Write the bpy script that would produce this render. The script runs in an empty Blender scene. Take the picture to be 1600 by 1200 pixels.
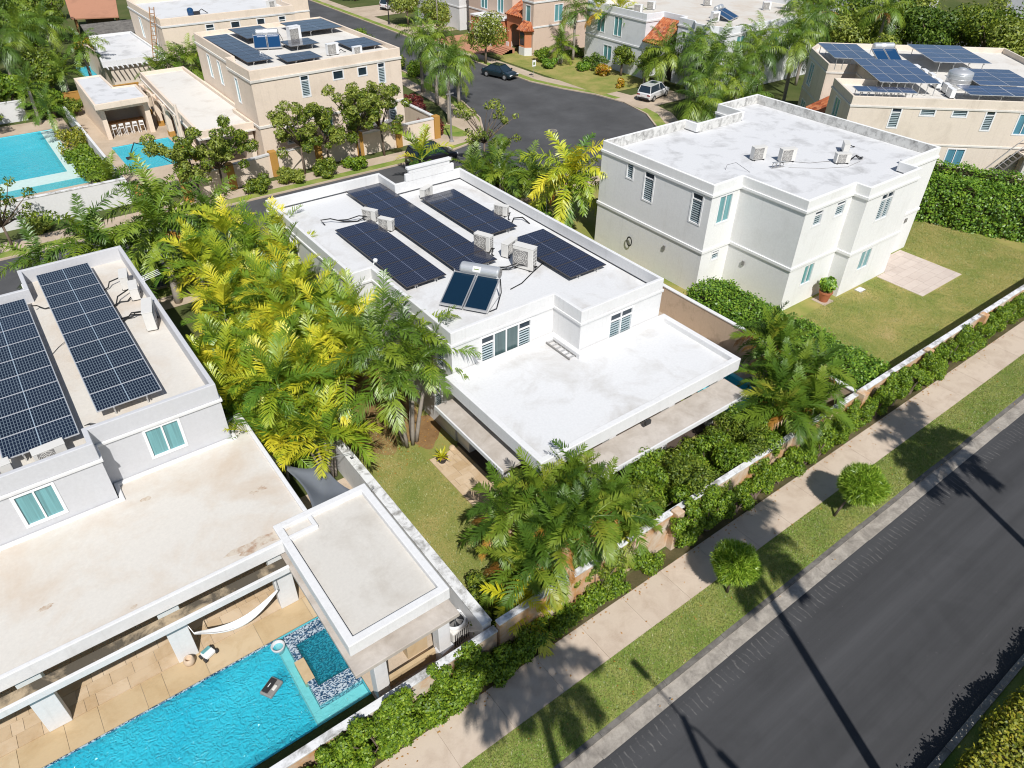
import bpy, math, random
import numpy as np
from mathutils import Vector, Matrix

random.seed(11)
rng = np.random.default_rng(11)
sc = bpy.context.scene
COL = sc.collection
R = math.radians
PI = math.pi

# ------------------------------------------------------------------ camera
yaw, pitch, roll = -0.65171, 0.652485, 0.01508
fw = Vector((-math.sin(yaw)*math.cos(pitch), math.cos(yaw)*math.cos(pitch), -math.sin(pitch)))
rt = Vector((math.cos(yaw), math.sin(yaw), 0.0))
up = rt.cross(fw)
rt2 = rt*math.cos(roll) + up*math.sin(roll)
up2 = up*math.cos(roll) - rt*math.sin(roll)
cam = bpy.data.cameras.new("camera")
cam.sensor_width = 36.0
cam.lens = 25.155
cam.clip_start = 0.1
cam.clip_end = 2000.0
cam_o = bpy.data.objects.new("camera", cam)
COL.objects.link(cam_o)
cam_o.matrix_world = Matrix(((rt2.x, up2.x, -fw.x, 0.0), (rt2.y, up2.y, -fw.y, 0.0), (rt2.z, up2.z, -fw.z, 23.0), (0, 0, 0, 1)))
sc.camera = cam_o

# ------------------------------------------------------------------ light
SUN_EL = R(50)
sun_h = Vector((-0.40, -0.917, 0)).normalized()
to_sun = sun_h*math.cos(SUN_EL) + Vector((0, 0, math.sin(SUN_EL)))
w = bpy.data.worlds.new("World")
sc.world = w
w.use_nodes = True
wn = w.node_tree.nodes
wn.clear()
sky = wn.new("ShaderNodeTexSky")
sky.sky_type = 'NISHITA'
sky.sun_disc = False
sky.sun_elevation = SUN_EL
sky.sun_rotation = math.atan2(sun_h.x, sun_h.y)
sky.air_density = 1.0
sky.dust_density = 0.6
bg = wn.new("ShaderNodeBackground")
bg.inputs[1].default_value = 0.066
wo = wn.new("ShaderNodeOutputWorld")
w.node_tree.links.new(sky.outputs[0], bg.inputs[0])
w.node_tree.links.new(bg.outputs[0], wo.inputs[0])
sl = bpy.data.lights.new("sun", 'SUN')
sl.energy = 4.1
sl.angle = R(0.53)
sl.color = (1.0, 0.975, 0.935)
so = bpy.data.objects.new("sun", sl)
COL.objects.link(so)
so.rotation_euler = (-to_sun).to_track_quat('-Z', 'Y').to_euler()
sc.view_settings.view_transform = 'Standard'
sc.view_settings.look = 'None'
sc.view_settings.gamma = 1.0
sc.view_settings.use_curve_mapping = False
sc.view_settings.exposure = 0.22
sc.cycles.max_bounces = 6
sc.cycles.filter_width = 1.1
sc.cycles.transparent_max_bounces = 12

# ------------------------------------------------------------------ materials
MATS = {}
def new_mat(name):
    m = bpy.data.materials.new(name)
    m.use_nodes = True
    m.node_tree.nodes.clear()
    MATS[name] = m
    return m, m.node_tree.nodes, m.node_tree.links

def bsdf(n, l, rough=0.7, spec=0.3, metal=0.0):
    b = n.new("ShaderNodeBsdfPrincipled")
    b.inputs["Roughness"].default_value = rough
    b.inputs["Specular IOR Level"].default_value = spec
    b.inputs["Metallic"].default_value = metal
    o = n.new("ShaderNodeOutputMaterial")
    l.new(b.outputs[0], o.inputs[0])
    return b

def noise(n, l, vec, scale, detail=5, rough=0.6, dist=0.0):
    t = n.new("ShaderNodeTexNoise")
    t.inputs["Scale"].default_value = scale
    t.inputs["Detail"].default_value = detail
    t.inputs["Roughness"].default_value = rough
    t.inputs["Distortion"].default_value = dist
    l.new(vec, t.inputs["Vector"])
    return t.outputs["Fac"]

def ramp(n, l, fac, stops, interp='LINEAR'):
    r = n.new("ShaderNodeValToRGB")
    r.color_ramp.interpolation = interp
    e = r.color_ramp.elements
    while len(e) < len(stops):
        e.new(0.5)
    for k, (p, c) in enumerate(stops):
        e[k].position = p
        e[k].color = (c, c, c, 1) if isinstance(c, (int, float)) else (c[0], c[1], c[2], 1)
    l.new(fac, r.inputs[0])
    return r.outputs[0]

def mix(n, l, fac, a, b, mode='MIX'):
    m = n.new("ShaderNodeMix")
    m.data_type = 'RGBA'
    m.blend_type = mode
    for k, val in ((0, fac), (6, a), (7, b)):
        sock = m.inputs[k]
        if isinstance(val, (int, float)):
            sock.default_value = val if k == 0 else (val, val, val, 1)
        elif isinstance(val, tuple):
            sock.default_value = (val[0], val[1], val[2], 1)
        else:
            l.new(val, sock)
    return m.outputs[2]

def math_n(n, l, op, a, b=None, c=None):
    m = n.new("ShaderNodeMath")
    m.operation = op
    for k, v in enumerate((a, b, c)):
        if v is None:
            continue
        if isinstance(v, (int, float)):
            m.inputs[k].default_value = v
        else:
            l.new(v, m.inputs[k])
    return m.outputs[0]

def wpos(n):
    return n.new("ShaderNodeNewGeometry").outputs["Position"]

def mapped(n, l, vec, scale=(1, 1, 1), rot=(0, 0, 0)):
    m = n.new("ShaderNodeMapping")
    m.inputs["Scale"].default_value = scale
    m.inputs["Rotation"].default_value = rot
    l.new(vec, m.inputs["Vector"])
    return m.outputs[0]

def bump(n, l, b, h, strength=0.3, dist=0.02):
    bp = n.new("ShaderNodeBump")
    bp.inputs["Strength"].default_value = strength
    bp.inputs["Distance"].default_value = dist
    l.new(h, bp.inputs["Height"])
    l.new(bp.outputs[0], b.inputs["Normal"])

def stucco(name, col, dirt=(0.3, 0.27, 0.23), amount=0.35, streak=0.0, rough=0.85, grain=0.06, scale=0.5, lo=0.52, hi=0.75):
    """painted plaster: soft mottling, blotchy dirt and optional run-down streaks"""
    m, n, l = new_mat(name)
    b = bsdf(n, l, rough, 0.2)
    p = wpos(n)
    f1 = noise(n, l, p, scale, 8, 0.65, 0.4)
    f2 = noise(n, l, p, 9.0, 6, 0.7)
    c = mix(n, l, ramp(n, l, f2, [(0.3, 0.0), (0.7, 1.0)]), tuple(x*(1-grain) for x in col), tuple(min(1, x*(1+grain*0.6)) for x in col))
    fac = math_n(n, l, 'MULTIPLY', ramp(n, l, f1, [(lo, 0.0), (hi, 1.0)]), amount)
    c = mix(n, l, fac, c, dirt)
    if streak > 0:
        q = mapped(n, l, p, (3.5, 3.5, 0.18))
        fs = ramp(n, l, noise(n, l, q, 1.0, 6, 0.7), [(0.55, 0.0), (0.72, 1.0)])
        c = mix(n, l, math_n(n, l, 'MULTIPLY', fs, streak), c, dirt)
    l.new(c, b.inputs["Base Color"])
    bump(n, l, b, noise(n, l, p, 40, 4, 0.7), 0.15, 0.01)
    return m

def plain(name, col, rough=0.5, spec=0.4, metal=0.0, var=0.08, scale=6.0):
    m, n, l = new_mat(name)
    b = bsdf(n, l, rough, spec, metal)
    f = noise(n, l, wpos(n), scale, 5, 0.6)
    c = mix(n, l, f, tuple(x*(1-var) for x in col), tuple(min(1, x*(1+var)) for x in col))
    l.new(c, b.inputs["Base Color"])
    return m

def glass_pane(name, col, rough=0.08):
    """window glass with a closed curtain or blind close behind it"""
    m, n, l = new_mat(name)
    b = bsdf(n, l, rough, 0.6)
    tc = n.new("ShaderNodeTexCoord").outputs["Object"]
    q = mapped(n, l, tc, (14.0, 1.0, 0.35))
    f = noise(n, l, q, 1.0, 3, 0.5)
    c = mix(n, l, ramp(n, l, f, [(0.3, 0.0), (0.7, 1.0)]), tuple(x*0.72 for x in col), tuple(min(1, x*1.15) for x in col))
    l.new(c, b.inputs["Base Color"])
    b.inputs["Coat Weight"].default_value = 0.5
    b.inputs["Coat Roughness"].default_value = 0.03
    return m

def leaf_mat(name, stops, trans=0.35, rough=0.45, island=False, gloss=0.06, gain=1.38):
    """foliage: colour picked per leaf or per frond, light shining through"""
    m, n, l = new_mat(name)
    if island:
        f = n.new("ShaderNodeNewGeometry").outputs["Random Per Island"]
    else:
        f = n.new("ShaderNodeObjectInfo").outputs["Random"]
    f2 = noise(n, l, wpos(n), 1.3, 3, 0.5)
    fac = math_n(n, l, 'ADD', math_n(n, l, 'MULTIPLY', f, 0.75), math_n(n, l, 'MULTIPLY', math_n(n, l, 'SUBTRACT', f2, 0.25), 0.5))
    stops = [(p, tuple(min(0.78, v*gain) for v in c)) for p, c in stops]
    c = ramp(n, l, fac, stops)
    d = n.new("ShaderNodeBsdfDiffuse")
    t = n.new("ShaderNodeBsdfTranslucent")
    g = n.new("ShaderNodeBsdfGlossy")
    g.inputs["Roughness"].default_value = rough
    g.inputs["Color"].default_value = (0.9, 0.95, 0.9, 1)
    l.new(c, d.inputs[0])
    tcol = mix(n, l, 1.0, c, (1.0, 1.0, 0.55), 'MULTIPLY')
    l.new(tcol, t.inputs[0])
    m1 = n.new("ShaderNodeMixShader")
    m1.inputs[0].default_value = trans
    l.new(d.outputs[0], m1.inputs[1])
    l.new(t.outputs[0], m1.inputs[2])
    m2 = n.new("ShaderNodeMixShader")
    m2.inputs[0].default_value = gloss
    l.new(m1.outputs[0], m2.inputs[1])
    l.new(g.outputs[0], m2.inputs[2])
    o = n.new("ShaderNodeOutputMaterial")
    l.new(m2.outputs[0], o.inputs[0])
    return m

def ground_mat(name, stops, scale=0.35, fine=18.0, bstr=0.5):
    m, n, l = new_mat(name)
    b = bsdf(n, l, 0.95, 0.1)
    p = wpos(n)
    f = math_n(n, l, 'ADD', math_n(n, l, 'MULTIPLY', noise(n, l, p, scale, 7, 0.62, 0.3), 0.65),
               math_n(n, l, 'MULTIPLY', noise(n, l, p, fine, 6, 0.75), 0.35))
    l.new(ramp(n, l, f, stops), b.inputs["Base Color"])
    bump(n, l, b, noise(n, l, p, fine*2.2, 5, 0.8), bstr, 0.04)
    return m

def paving_mat(name, c1, c2, stain=(0.33, 0.22, 0.12), amount=0.3):
    """stone paving, tone picked per slab"""
    m, n, l = new_mat(name)
    b = bsdf(n, l, 0.75, 0.25)
    p = wpos(n)
    r = n.new("ShaderNodeObjectInfo").outputs["Random"]
    c = mix(n, l, r, c1, c2)
    f = noise(n, l, p, 1.1, 7, 0.65, 0.5)
    c = mix(n, l, math_n(n, l, 'MULTIPLY', ramp(n, l, f, [(0.45, 0.0), (0.75, 1.0)]), amount), c, stain)
    g = noise(n, l, mapped(n, l, p, (3, 9, 3)), 3.0, 6, 0.7)
    c = mix(n, l, ramp(n, l, g, [(0.35, 0.0), (0.75, 0.35)]), c, tuple(min(1, x*1.25) for x in c1))
    l.new(c, b.inputs["Base Color"])
    bump(n, l, b, noise(n, l, p, 30, 5, 0.7), 0.2, 0.01)
    return m

stucco('white_roof', (0.67, 0.67, 0.67), (0.38, 0.345, 0.30), 0.7, scale=0.45, lo=0.50, hi=0.80)
stucco('white_paint', (0.71, 0.705, 0.70), (0.40, 0.38, 0.35), 0.25, 0.24)
stucco('cream_roof', (0.64, 0.605, 0.55), (0.50, 0.37, 0.25), 0.75, scale=0.38, lo=0.45, hi=0.82)
stucco('cream_terrace', (0.60, 0.57, 0.52), (0.36, 0.31, 0.25), 0.55, scale=0.8, lo=0.45, hi=0.8)
stucco('grey_paint', (0.56, 0.56, 0.575), (0.5, 0.49, 0.48), 0.25, 0.14)
stucco('pale_grey_paint', (0.80, 0.795, 0.78), (0.50, 0.48, 0.44), 0.22, 0.18)
stucco('mould_parapet', (0.64, 0.63, 0.60), (0.17, 0.165, 0.155), 0.8, 0.6, scale=2.2, lo=0.46, hi=0.70)
stucco('grey_roof', (0.655, 0.655, 0.66), (0.27, 0.265, 0.26), 0.75, scale=0.6, lo=0.50, hi=0.78)
stucco('beige_paint', (0.77, 0.645, 0.525), (0.33, 0.25, 0.18), 0.25, 0.15)
stucco('tan_paint', (0.72, 0.63, 0.53), (0.25, 0.19, 0.14), 0.3, 0.2)
stucco('ochre_paint', (0.46, 0.25, 0.065), (0.25, 0.13, 0.04), 0.3, 0.2)
stucco('pink_paint', (0.66, 0.51, 0.41), (0.3, 0.2, 0.15), 0.25, 0.15)
stucco('orange_paint', (0.56, 0.22, 0.11), (0.3, 0.12, 0.07), 0.25, 0.15)
stucco('blue_grey_paint', (0.76, 0.765, 0.78), (0.3, 0.3, 0.31), 0.25, 0.15)
stucco('beige_roof', (0.70, 0.67, 0.62), (0.40, 0.33, 0.26), 0.5, scale=0.5, lo=0.5, hi=0.8)
stucco('eave_slab', (0.52, 0.47, 0.42), (0.27, 0.22, 0.17), 0.7, scale=0.9, lo=0.42, hi=0.75)
stucco('moss_slab', (0.42, 0.33, 0.22), (0.075, 0.065, 0.05), 0.95, scale=0.9, lo=0.40, hi=0.54)
stucco('stained_wall', (0.64, 0.56, 0.46), (0.52, 0.235, 0.055), 0.85, 0.6, scale=0.7, lo=0.38, hi=0.60)
stucco('mould_wall_top', (0.72, 0.72, 0.72), (0.20, 0.19, 0.17), 0.9, scale=2.2, lo=0.46, hi=0.66)
stucco('tan_wall', (0.60, 0.46, 0.335), (0.25, 0.18, 0.12), 0.5, 0.2, scale=1.2)
stucco('gutter_concrete', (0.40, 0.36, 0.31), (0.13, 0.115, 0.10), 0.75, scale=1.5, lo=0.42, hi=0.7, grain=0.2)
stucco('kerb_dark', (0.20, 0.185, 0.165), (0.06, 0.055, 0.05), 0.8, scale=1.8, lo=0.42, hi=0.7, grain=0.2)
stucco('dark_tile', (0.10, 0.075, 0.06), (0.05, 0.04, 0.03), 0.5)
stucco('terracotta_pave', (0.48, 0.24, 0.15), (0.25, 0.13, 0.08), 0.4)
plain('white_metal', (0.80, 0.80, 0.80), 0.4)
plain('off_white_metal', (0.68, 0.66, 0.62), 0.45)
plain('dark_metal', (0.03, 0.03, 0.032), 0.5)
plain('grille_grey', (0.24, 0.23, 0.22), 0.5)
plain('steel', (0.66, 0.67, 0.68), 0.34, 0.5, 0.55, 0.05)
plain('alu', (0.60, 0.60, 0.60), 0.4, 0.5, 0.7, 0.05)
plain('black_rubber', (0.018, 0.018, 0.018), 0.6)
plain('wood', (0.34, 0.17, 0.07), 0.6, 0.3, 0, 0.25)
plain('slat_white', (0.46, 0.55, 0.58), 0.4)
plain('slat_teal', (0.42, 0.52, 0.54), 0.35)
plain('louvre_dark', (0.025, 0.055, 0.07), 0.25, 0.5)
plain('dark_glass', (0.02, 0.035, 0.05), 0.06, 0.6)
plain('sail_grey', (0.15, 0.165, 0.19), 0.8, 0.2)
plain('sealant', (0.07, 0.075, 0.085), 0.7, 0.2)
stucco('rust_wash', (0.58, 0.51, 0.42), (0.36, 0.22, 0.14), 0.9, scale=4.0, lo=0.45, hi=0.68)
plain('terracotta', (0.42, 0.15, 0.075), 0.8, 0.2)
plain('bark', (0.17, 0.13, 0.10), 0.9, 0.1, 0, 0.3, 9)
plain('palm_trunk', (0.33, 0.29, 0.25), 0.9, 0.1, 0, 0.3, 7)
plain('crownshaft', (0.20, 0.27, 0.09), 0.6, 0.3, 0, 0.3)
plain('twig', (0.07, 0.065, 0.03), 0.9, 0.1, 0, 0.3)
glass_pane('teal_pane', (0.14, 0.35, 0.37))
glass_pane('grey_pane', (0.075, 0.125, 0.13))
glass_pane('blue_pane', (0.10, 0.27, 0.36))
ground_mat('lawn', [(0.32, (0.14, 0.20, 0.04)), (0.45, (0.23, 0.25, 0.065)), (0.56, (0.34, 0.295, 0.10)), (0.70, (0.45, 0.34, 0.16))], 0.42)
ground_mat('verge_grass', [(0.32, (0.10, 0.19, 0.03)), (0.47, (0.20, 0.265, 0.055)), (0.59, (0.31, 0.32, 0.095)), (0.74, (0.43, 0.36, 0.16))], 0.6)
ground_mat('soil', [(0.34, (0.17, 0.09, 0.04)), (0.5, (0.26, 0.155, 0.07)), (0.62, (0.33, 0.235, 0.10)), (0.72, (0.33, 0.27, 0.10))], 0.9)
ground_mat('planting_soil', [(0.3, (0.05, 0.05, 0.02)), (0.5, (0.10, 0.085, 0.04)), (0.75, (0.22, 0.17, 0.10))], 0.8)
ground_mat('terrain', [(0.3, (0.05, 0.08, 0.02)), (0.5, (0.09, 0.11, 0.035)), (0.75, (0.17, 0.15, 0.07))], 0.15)
ground_mat('concrete_path', [(0.3, (0.33, 0.27, 0.21)), (0.55, (0.46, 0.385, 0.31)), (0.8, (0.56, 0.48, 0.40))], 0.5, 12, 0.15)
ground_mat('footway_far', [(0.3, (0.36, 0.28, 0.20)), (0.55, (0.52, 0.42, 0.32)), (0.8, (0.60, 0.50, 0.40))], 0.4, 10, 0.15)
paving_mat('sidewalk_slab', (0.53, 0.435, 0.345), (0.57, 0.47, 0.375), (0.33, 0.235, 0.165), 0.6)
paving_mat('travertine', (0.50, 0.37, 0.235), (0.62, 0.49, 0.35), (0.36, 0.22, 0.09), 0.65)
paving_mat('travertine_gold', (0.49, 0.36, 0.205), (0.58, 0.46, 0.31), (0.33, 0.20, 0.08), 0.5)
paving_mat('pink_pave', (0.52, 0.44, 0.385), (0.58, 0.50, 0.44), (0.4, 0.32, 0.27), 0.3)

def asphalt(name, col, streaks=True, marks=False):
    m, n, l = new_mat(name)
    b = bsdf(n, l, 0.85, 0.25)
    p = wpos(n)
    q = mapped(n, l, p, (0.035, 1.3, 1.0)) if streaks else mapped(n, l, p, (0.25, 0.25, 0.25))
    f = noise(n, l, q, 1.0, 6, 0.6)
    c = ramp(n, l, f, [(0.3, tuple(x*0.72 for x in col)), (0.5, col), (0.72, tuple(x*1.35 for x in col))])
    g = noise(n, l, p, 55, 4, 0.8)
    c = mix(n, l, ramp(n, l, g, [(0.35, 0.0), (0.75, 0.35)]), c, tuple(x*2.2 for x in col))
    pt = ramp(n, l, noise(n, l, p, 0.55, 6, 0.6, 0.6), [(0.52, 0.0), (0.70, 0.28)])
    c = mix(n, l, pt, c, tuple(x*0.66 for x in col))
    sp = ramp(n, l, noise(n, l, p, 7.0, 2, 0.5), [(0.74, 0.0), (0.78, 0.5)])
    c = mix(n, l, sp, c, (0.16, 0.15, 0.15))
    if marks:
        s = n.new("ShaderNodeSeparateXYZ")
        l.new(p, s.inputs[0])
        # roller scuffs: short pale scratches square to the gutter edge
        jit = noise(n, l, p, 1.6, 2, 0.5)
        fx = math_n(n, l, 'FRACT', math_n(n, l, 'ADD', math_n(n, l, 'MULTIPLY', s.outputs[0], 3.6), math_n(n, l, 'MULTIPLY', jit, 1.2)))
        line = math_n(n, l, 'LESS_THAN', math_n(n, l, 'ABSOLUTE', math_n(n, l, 'SUBTRACT', fx, 0.5)), 0.09)
        yy = math_n(n, l, 'ADD', s.outputs[1], math_n(n, l, 'MULTIPLY', math_n(n, l, 'SUBTRACT', jit, 0.5), 0.5))
        band = math_n(n, l, 'MULTIPLY', math_n(n, l, 'GREATER_THAN', yy, 5.95), math_n(n, l, 'LESS_THAN', yy, 6.55))
        wv = ramp(n, l, noise(n, l, p, 5.0, 4, 0.8), [(0.42, 0.0), (0.62, 1.0)])
        fac = math_n(n, l, 'MULTIPLY', math_n(n, l, 'MULTIPLY', line, band), wv)
        c = mix(n, l, math_n(n, l, 'MULTIPLY', fac, 0.5), c, (0.21, 0.20, 0.19))
    l.new(c, b.inputs["Base Color"])
    bump(n, l, b, noise(n, l, p, 90, 3, 0.7), 0.25, 0.01)
asphalt('asphalt', (0.050, 0.050, 0.052), True, True)
asphalt('asphalt_street', (0.075, 0.075, 0.077), False)

def solar_mat(name, line, cell, nx=24, ny=6, wl=0.055, size=(2.45, 1.2)):
    """mono cells: grid of thin bus gaps in the module's own coordinates"""
    m, n, l = new_mat(name)
    b = bsdf(n, l, 0.16, 0.5)
    s = n.new("ShaderNodeSeparateXYZ")
    l.new(n.new("ShaderNodeTexCoord").outputs["Object"], s.inputs[0])
    def grid(o, cnt, ln, wd):
        f = math_n(n, l, 'FRACT', math_n(n, l, 'ADD', math_n(n, l, 'MULTIPLY', o, cnt/ln), 100.0))
        d = math_n(n, l, 'ABSOLUTE', math_n(n, l, 'SUBTRACT', f, 0.5))
        return math_n(n, l, 'GREATER_THAN', d, 0.5-wd)
    g = math_n(n, l, 'MAXIMUM', grid(s.outputs[0], nx, size[0]*0.97, wl*2), grid(s.outputs[1], ny, size[1]*0.97, wl))
    mid = math_n(n, l, 'LESS_THAN', math_n(n, l, 'ABSOLUTE', s.outputs[0]), 0.017)
    rnd = n.new("ShaderNodeObjectInfo").outputs["Random"]
    cc = mix(n, l, rnd, tuple(x*0.75 for x in cell), tuple(x*1.25 for x in cell))
    c = mix(n, l, g, cc, line)
    c = mix(n, l, mid, c, tuple(min(0.8, x*2.2) for x in line))
    l.new(c, b.inputs["Base Color"])
    b.inputs["Coat Weight"].default_value = 0.6
    b.inputs["Coat Roughness"].default_value = 0.06
solar_mat('solar_cells_pale', (0.16, 0.20, 0.23), (0.006, 0.010, 0.025))
solar_mat('solar_cells_dark', (0.085, 0.095, 0.13), (0.008, 0.010, 0.028), 24, 6, 0.045)
solar_mat('solar_cells_blue', (0.05, 0.09, 0.20), (0.010, 0.028, 0.10), 10, 6, 0.03)
plain('solar_frame_pale', (0.62, 0.63, 0.65), 0.35, 0.5, 0.3)
plain('solar_frame_dark', (0.09, 0.08, 0.075), 0.4, 0.5, 0.3)
plain('heater_glass', (0.006, 0.022, 0.045), 0.12, 0.3)
plain('heater_blue', (0.012, 0.055, 0.14), 0.07, 0.6)

def water_mat(name, col, deep, alpha=0.6, scale=5.0):
    m, n, l = new_mat(name)
    b = bsdf(n, l, 0.07, 0.8)
    p = wpos(n)
    f = noise(n, l, p, 0.5, 3, 0.5)
    c = mix(n, l, ramp(n, l, f, [(0.3, 0.0), (0.7, 1.0)]), deep, col)
    l.new(c, b.inputs["Base Color"])
    wv = n.new("ShaderNodeTexVoronoi")
    wv.feature = 'SMOOTH_F1'
    wv.inputs["Scale"].default_value = scale
    q = n.new("ShaderNodeVectorMath")
    q.operation = 'ADD'
    nz = n.new("ShaderNodeTexNoise")
    nz.inputs["Scale"].default_value = 2.2
    l.new(p, nz.inputs["Vector"])
    l.new(p, q.inputs[0])
    l.new(nz.outputs["Color"], q.inputs[1])
    l.new(q.outputs[0], wv.inputs["Vector"])
    bump(n, l, b, wv.outputs["Distance"], 0.8, 0.12)
    o = [x for x in n if x.type == 'OUTPUT_MATERIAL'][0]
    tr = n.new("ShaderNodeBsdfTransparent")
    tr.inputs[0].default_value = (0.55, 0.95, 1.0, 1)
    ms = n.new("ShaderNodeMixShader")
    ms.inputs[0].default_value = alpha
    l.new(tr.outputs[0], ms.inputs[1])
    l.new(b.outputs[0], ms.inputs[2])
    l.new(ms.outputs[0], o.inputs[0])
water_mat('pool_water', (0.05, 0.56, 0.70), (0.02, 0.45, 0.62), 0.55, 7.5)
water_mat('pool_water_far', (0.14, 0.62, 0.68), (0.08, 0.54, 0.62), 0.55, 5.0)
water_mat('spa_water', (0.01, 0.25, 0.33), (0.005, 0.16, 0.23), 0.28, 7.0)
water_mat('shelf_water', (0.25, 0.55, 0.56), (0.18, 0.48, 0.50), 0.22, 6.0)
plain('pool_plaster', (0.16, 0.66, 0.76), 0.6, 0.3, 0, 0.15, 3)
plain('pool_plaster_pale', (0.55, 0.70, 0.66), 0.6, 0.3, 0, 0.15, 3)

def mosaic(name, c1, c2, c3):
    m, n, l = new_mat(name)
    b = bsdf(n, l, 0.25, 0.5)
    v = n.new("ShaderNodeTexVoronoi")
    v.inputs["Scale"].default_value = 20.0
    l.new(mapped(n, l, wpos(n), (1.0, 1.6, 1.0), (0, 0, 0.5)), v.inputs["Vector"])
    s = n.new("ShaderNodeSeparateColor")
    l.new(v.outputs["Color"], s.inputs[0])
    c = ramp(n, l, s.outputs[0], [(0.0, c1), (0.38, c2), (0.58, c3)], 'CONSTANT')
    l.new(c, b.inputs["Base Color"])
mosaic('spa_mosaic', (0.02, 0.06, 0.12), (0.12, 0.20, 0.30), (0.45, 0.52, 0.58))

# foliage
leaf_mat('areca_leaf', [(0.10, (0.05, 0.12, 0.010)), (0.37, (0.14, 0.22, 0.014)), (0.62, (0.31, 0.34, 0.018)), (0.88, (0.52, 0.46, 0.03))], 0.22, gain=1.5)
leaf_mat('green_palm_leaf', [(0.1, (0.04, 0.085, 0.010)), (0.45, (0.085, 0.155, 0.014)), (0.8, (0.15, 0.21, 0.02)), (1.0, (0.30, 0.27, 0.03))], 0.3, 0.45, False, 0.03)
leaf_mat('old_frond', [(0.2, (0.24, 0.10, 0.02)), (0.6, (0.44, 0.22, 0.03)), (1.0, (0.46, 0.32, 0.06))], 0.3, gain=1.3)
leaf_mat('queen_leaf', [(0.1, (0.045, 0.095, 0.010)), (0.5, (0.105, 0.18, 0.014)), (0.9, (0.22, 0.28, 0.022))], 0.25)
leaf_mat('yellow_palm_leaf', [(0.1, (0.25, 0.28, 0.01)), (0.5, (0.46, 0.44, 0.015)), (0.9, (0.60, 0.52, 0.03))], 0.35)
leaf_mat('hedge_leaf', [(0.15, (0.04, 0.095, 0.010)), (0.5, (0.09, 0.17, 0.014)), (0.8, (0.15, 0.24, 0.02)), (1.0, (0.25, 0.32, 0.03))], 0.25, 0.45, True, 0.045, gain=1.7)
leaf_mat('climber_leaf', [(0.15, (0.05, 0.10, 0.008)), (0.45, (0.11, 0.19, 0.012)), (0.75, (0.19, 0.28, 0.018)), (1.0, (0.31, 0.37, 0.03))], 0.25, 0.5, True, 0.03, gain=1.25)
leaf_mat('golden_leaf', [(0.15, (0.09, 0.12, 0.010)), (0.5, (0.21, 0.22, 0.018)), (0.8, (0.32, 0.30, 0.025)), (1.0, (0.33, 0.18, 0.03))], 0.3, 0.5, True, 0.04)
leaf_mat('ball_leaf', [(0.15, (0.09, 0.17, 0.014)), (0.5, (0.18, 0.28, 0.022)), (0.9, (0.30, 0.38, 0.05))], 0.3, 0.4, True, gain=1.6)
leaf_mat('tree_leaf', [(0.15, (0.05, 0.085, 0.010)), (0.5, (0.105, 0.155, 0.016)), (0.85, (0.21, 0.25, 0.024))], 0.3, 0.5, True, 0.03)
leaf_mat('pale_tree_leaf', [(0.15, (0.09, 0.125, 0.018)), (0.5, (0.18, 0.22, 0.03)), (0.85, (0.30, 0.33, 0.06))], 0.3, 0.5, True, 0.03)
leaf_mat('dark_leaf', [(0.15, (0.035, 0.07, 0.010)), (0.5, (0.07, 0.125, 0.015)), (0.9, (0.14, 0.20, 0.022))], 0.25, 0.5, True, 0.03)
leaf_mat('red_leaf', [(0.15, (0.06, 0.012, 0.014)), (0.5, (0.14, 0.022, 0.022)), (0.9, (0.26, 0.07, 0.05))], 0.3, 0.4, True)
leaf_mat('croton_leaf', [(0.15, (0.13, 0.14, 0.012)), (0.45, (0.40, 0.30, 0.015)), (0.75, (0.48, 0.20, 0.02)), (1.0, (0.30, 0.06, 0.02))], 0.3, 0.4, True)
leaf_mat('grass_blade', [(0.15, (0.10, 0.15, 0.03)), (0.5, (0.18, 0.205, 0.055)), (0.85, (0.31, 0.27, 0.11))], 0.4, 0.5, True, gain=1.7)
leaf_mat('blossom', [(0.2, (0.75, 0.72, 0.6)), (0.8, (0.8, 0.78, 0.72))], 0.2, 0.5, True, gain=1.0)

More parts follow.
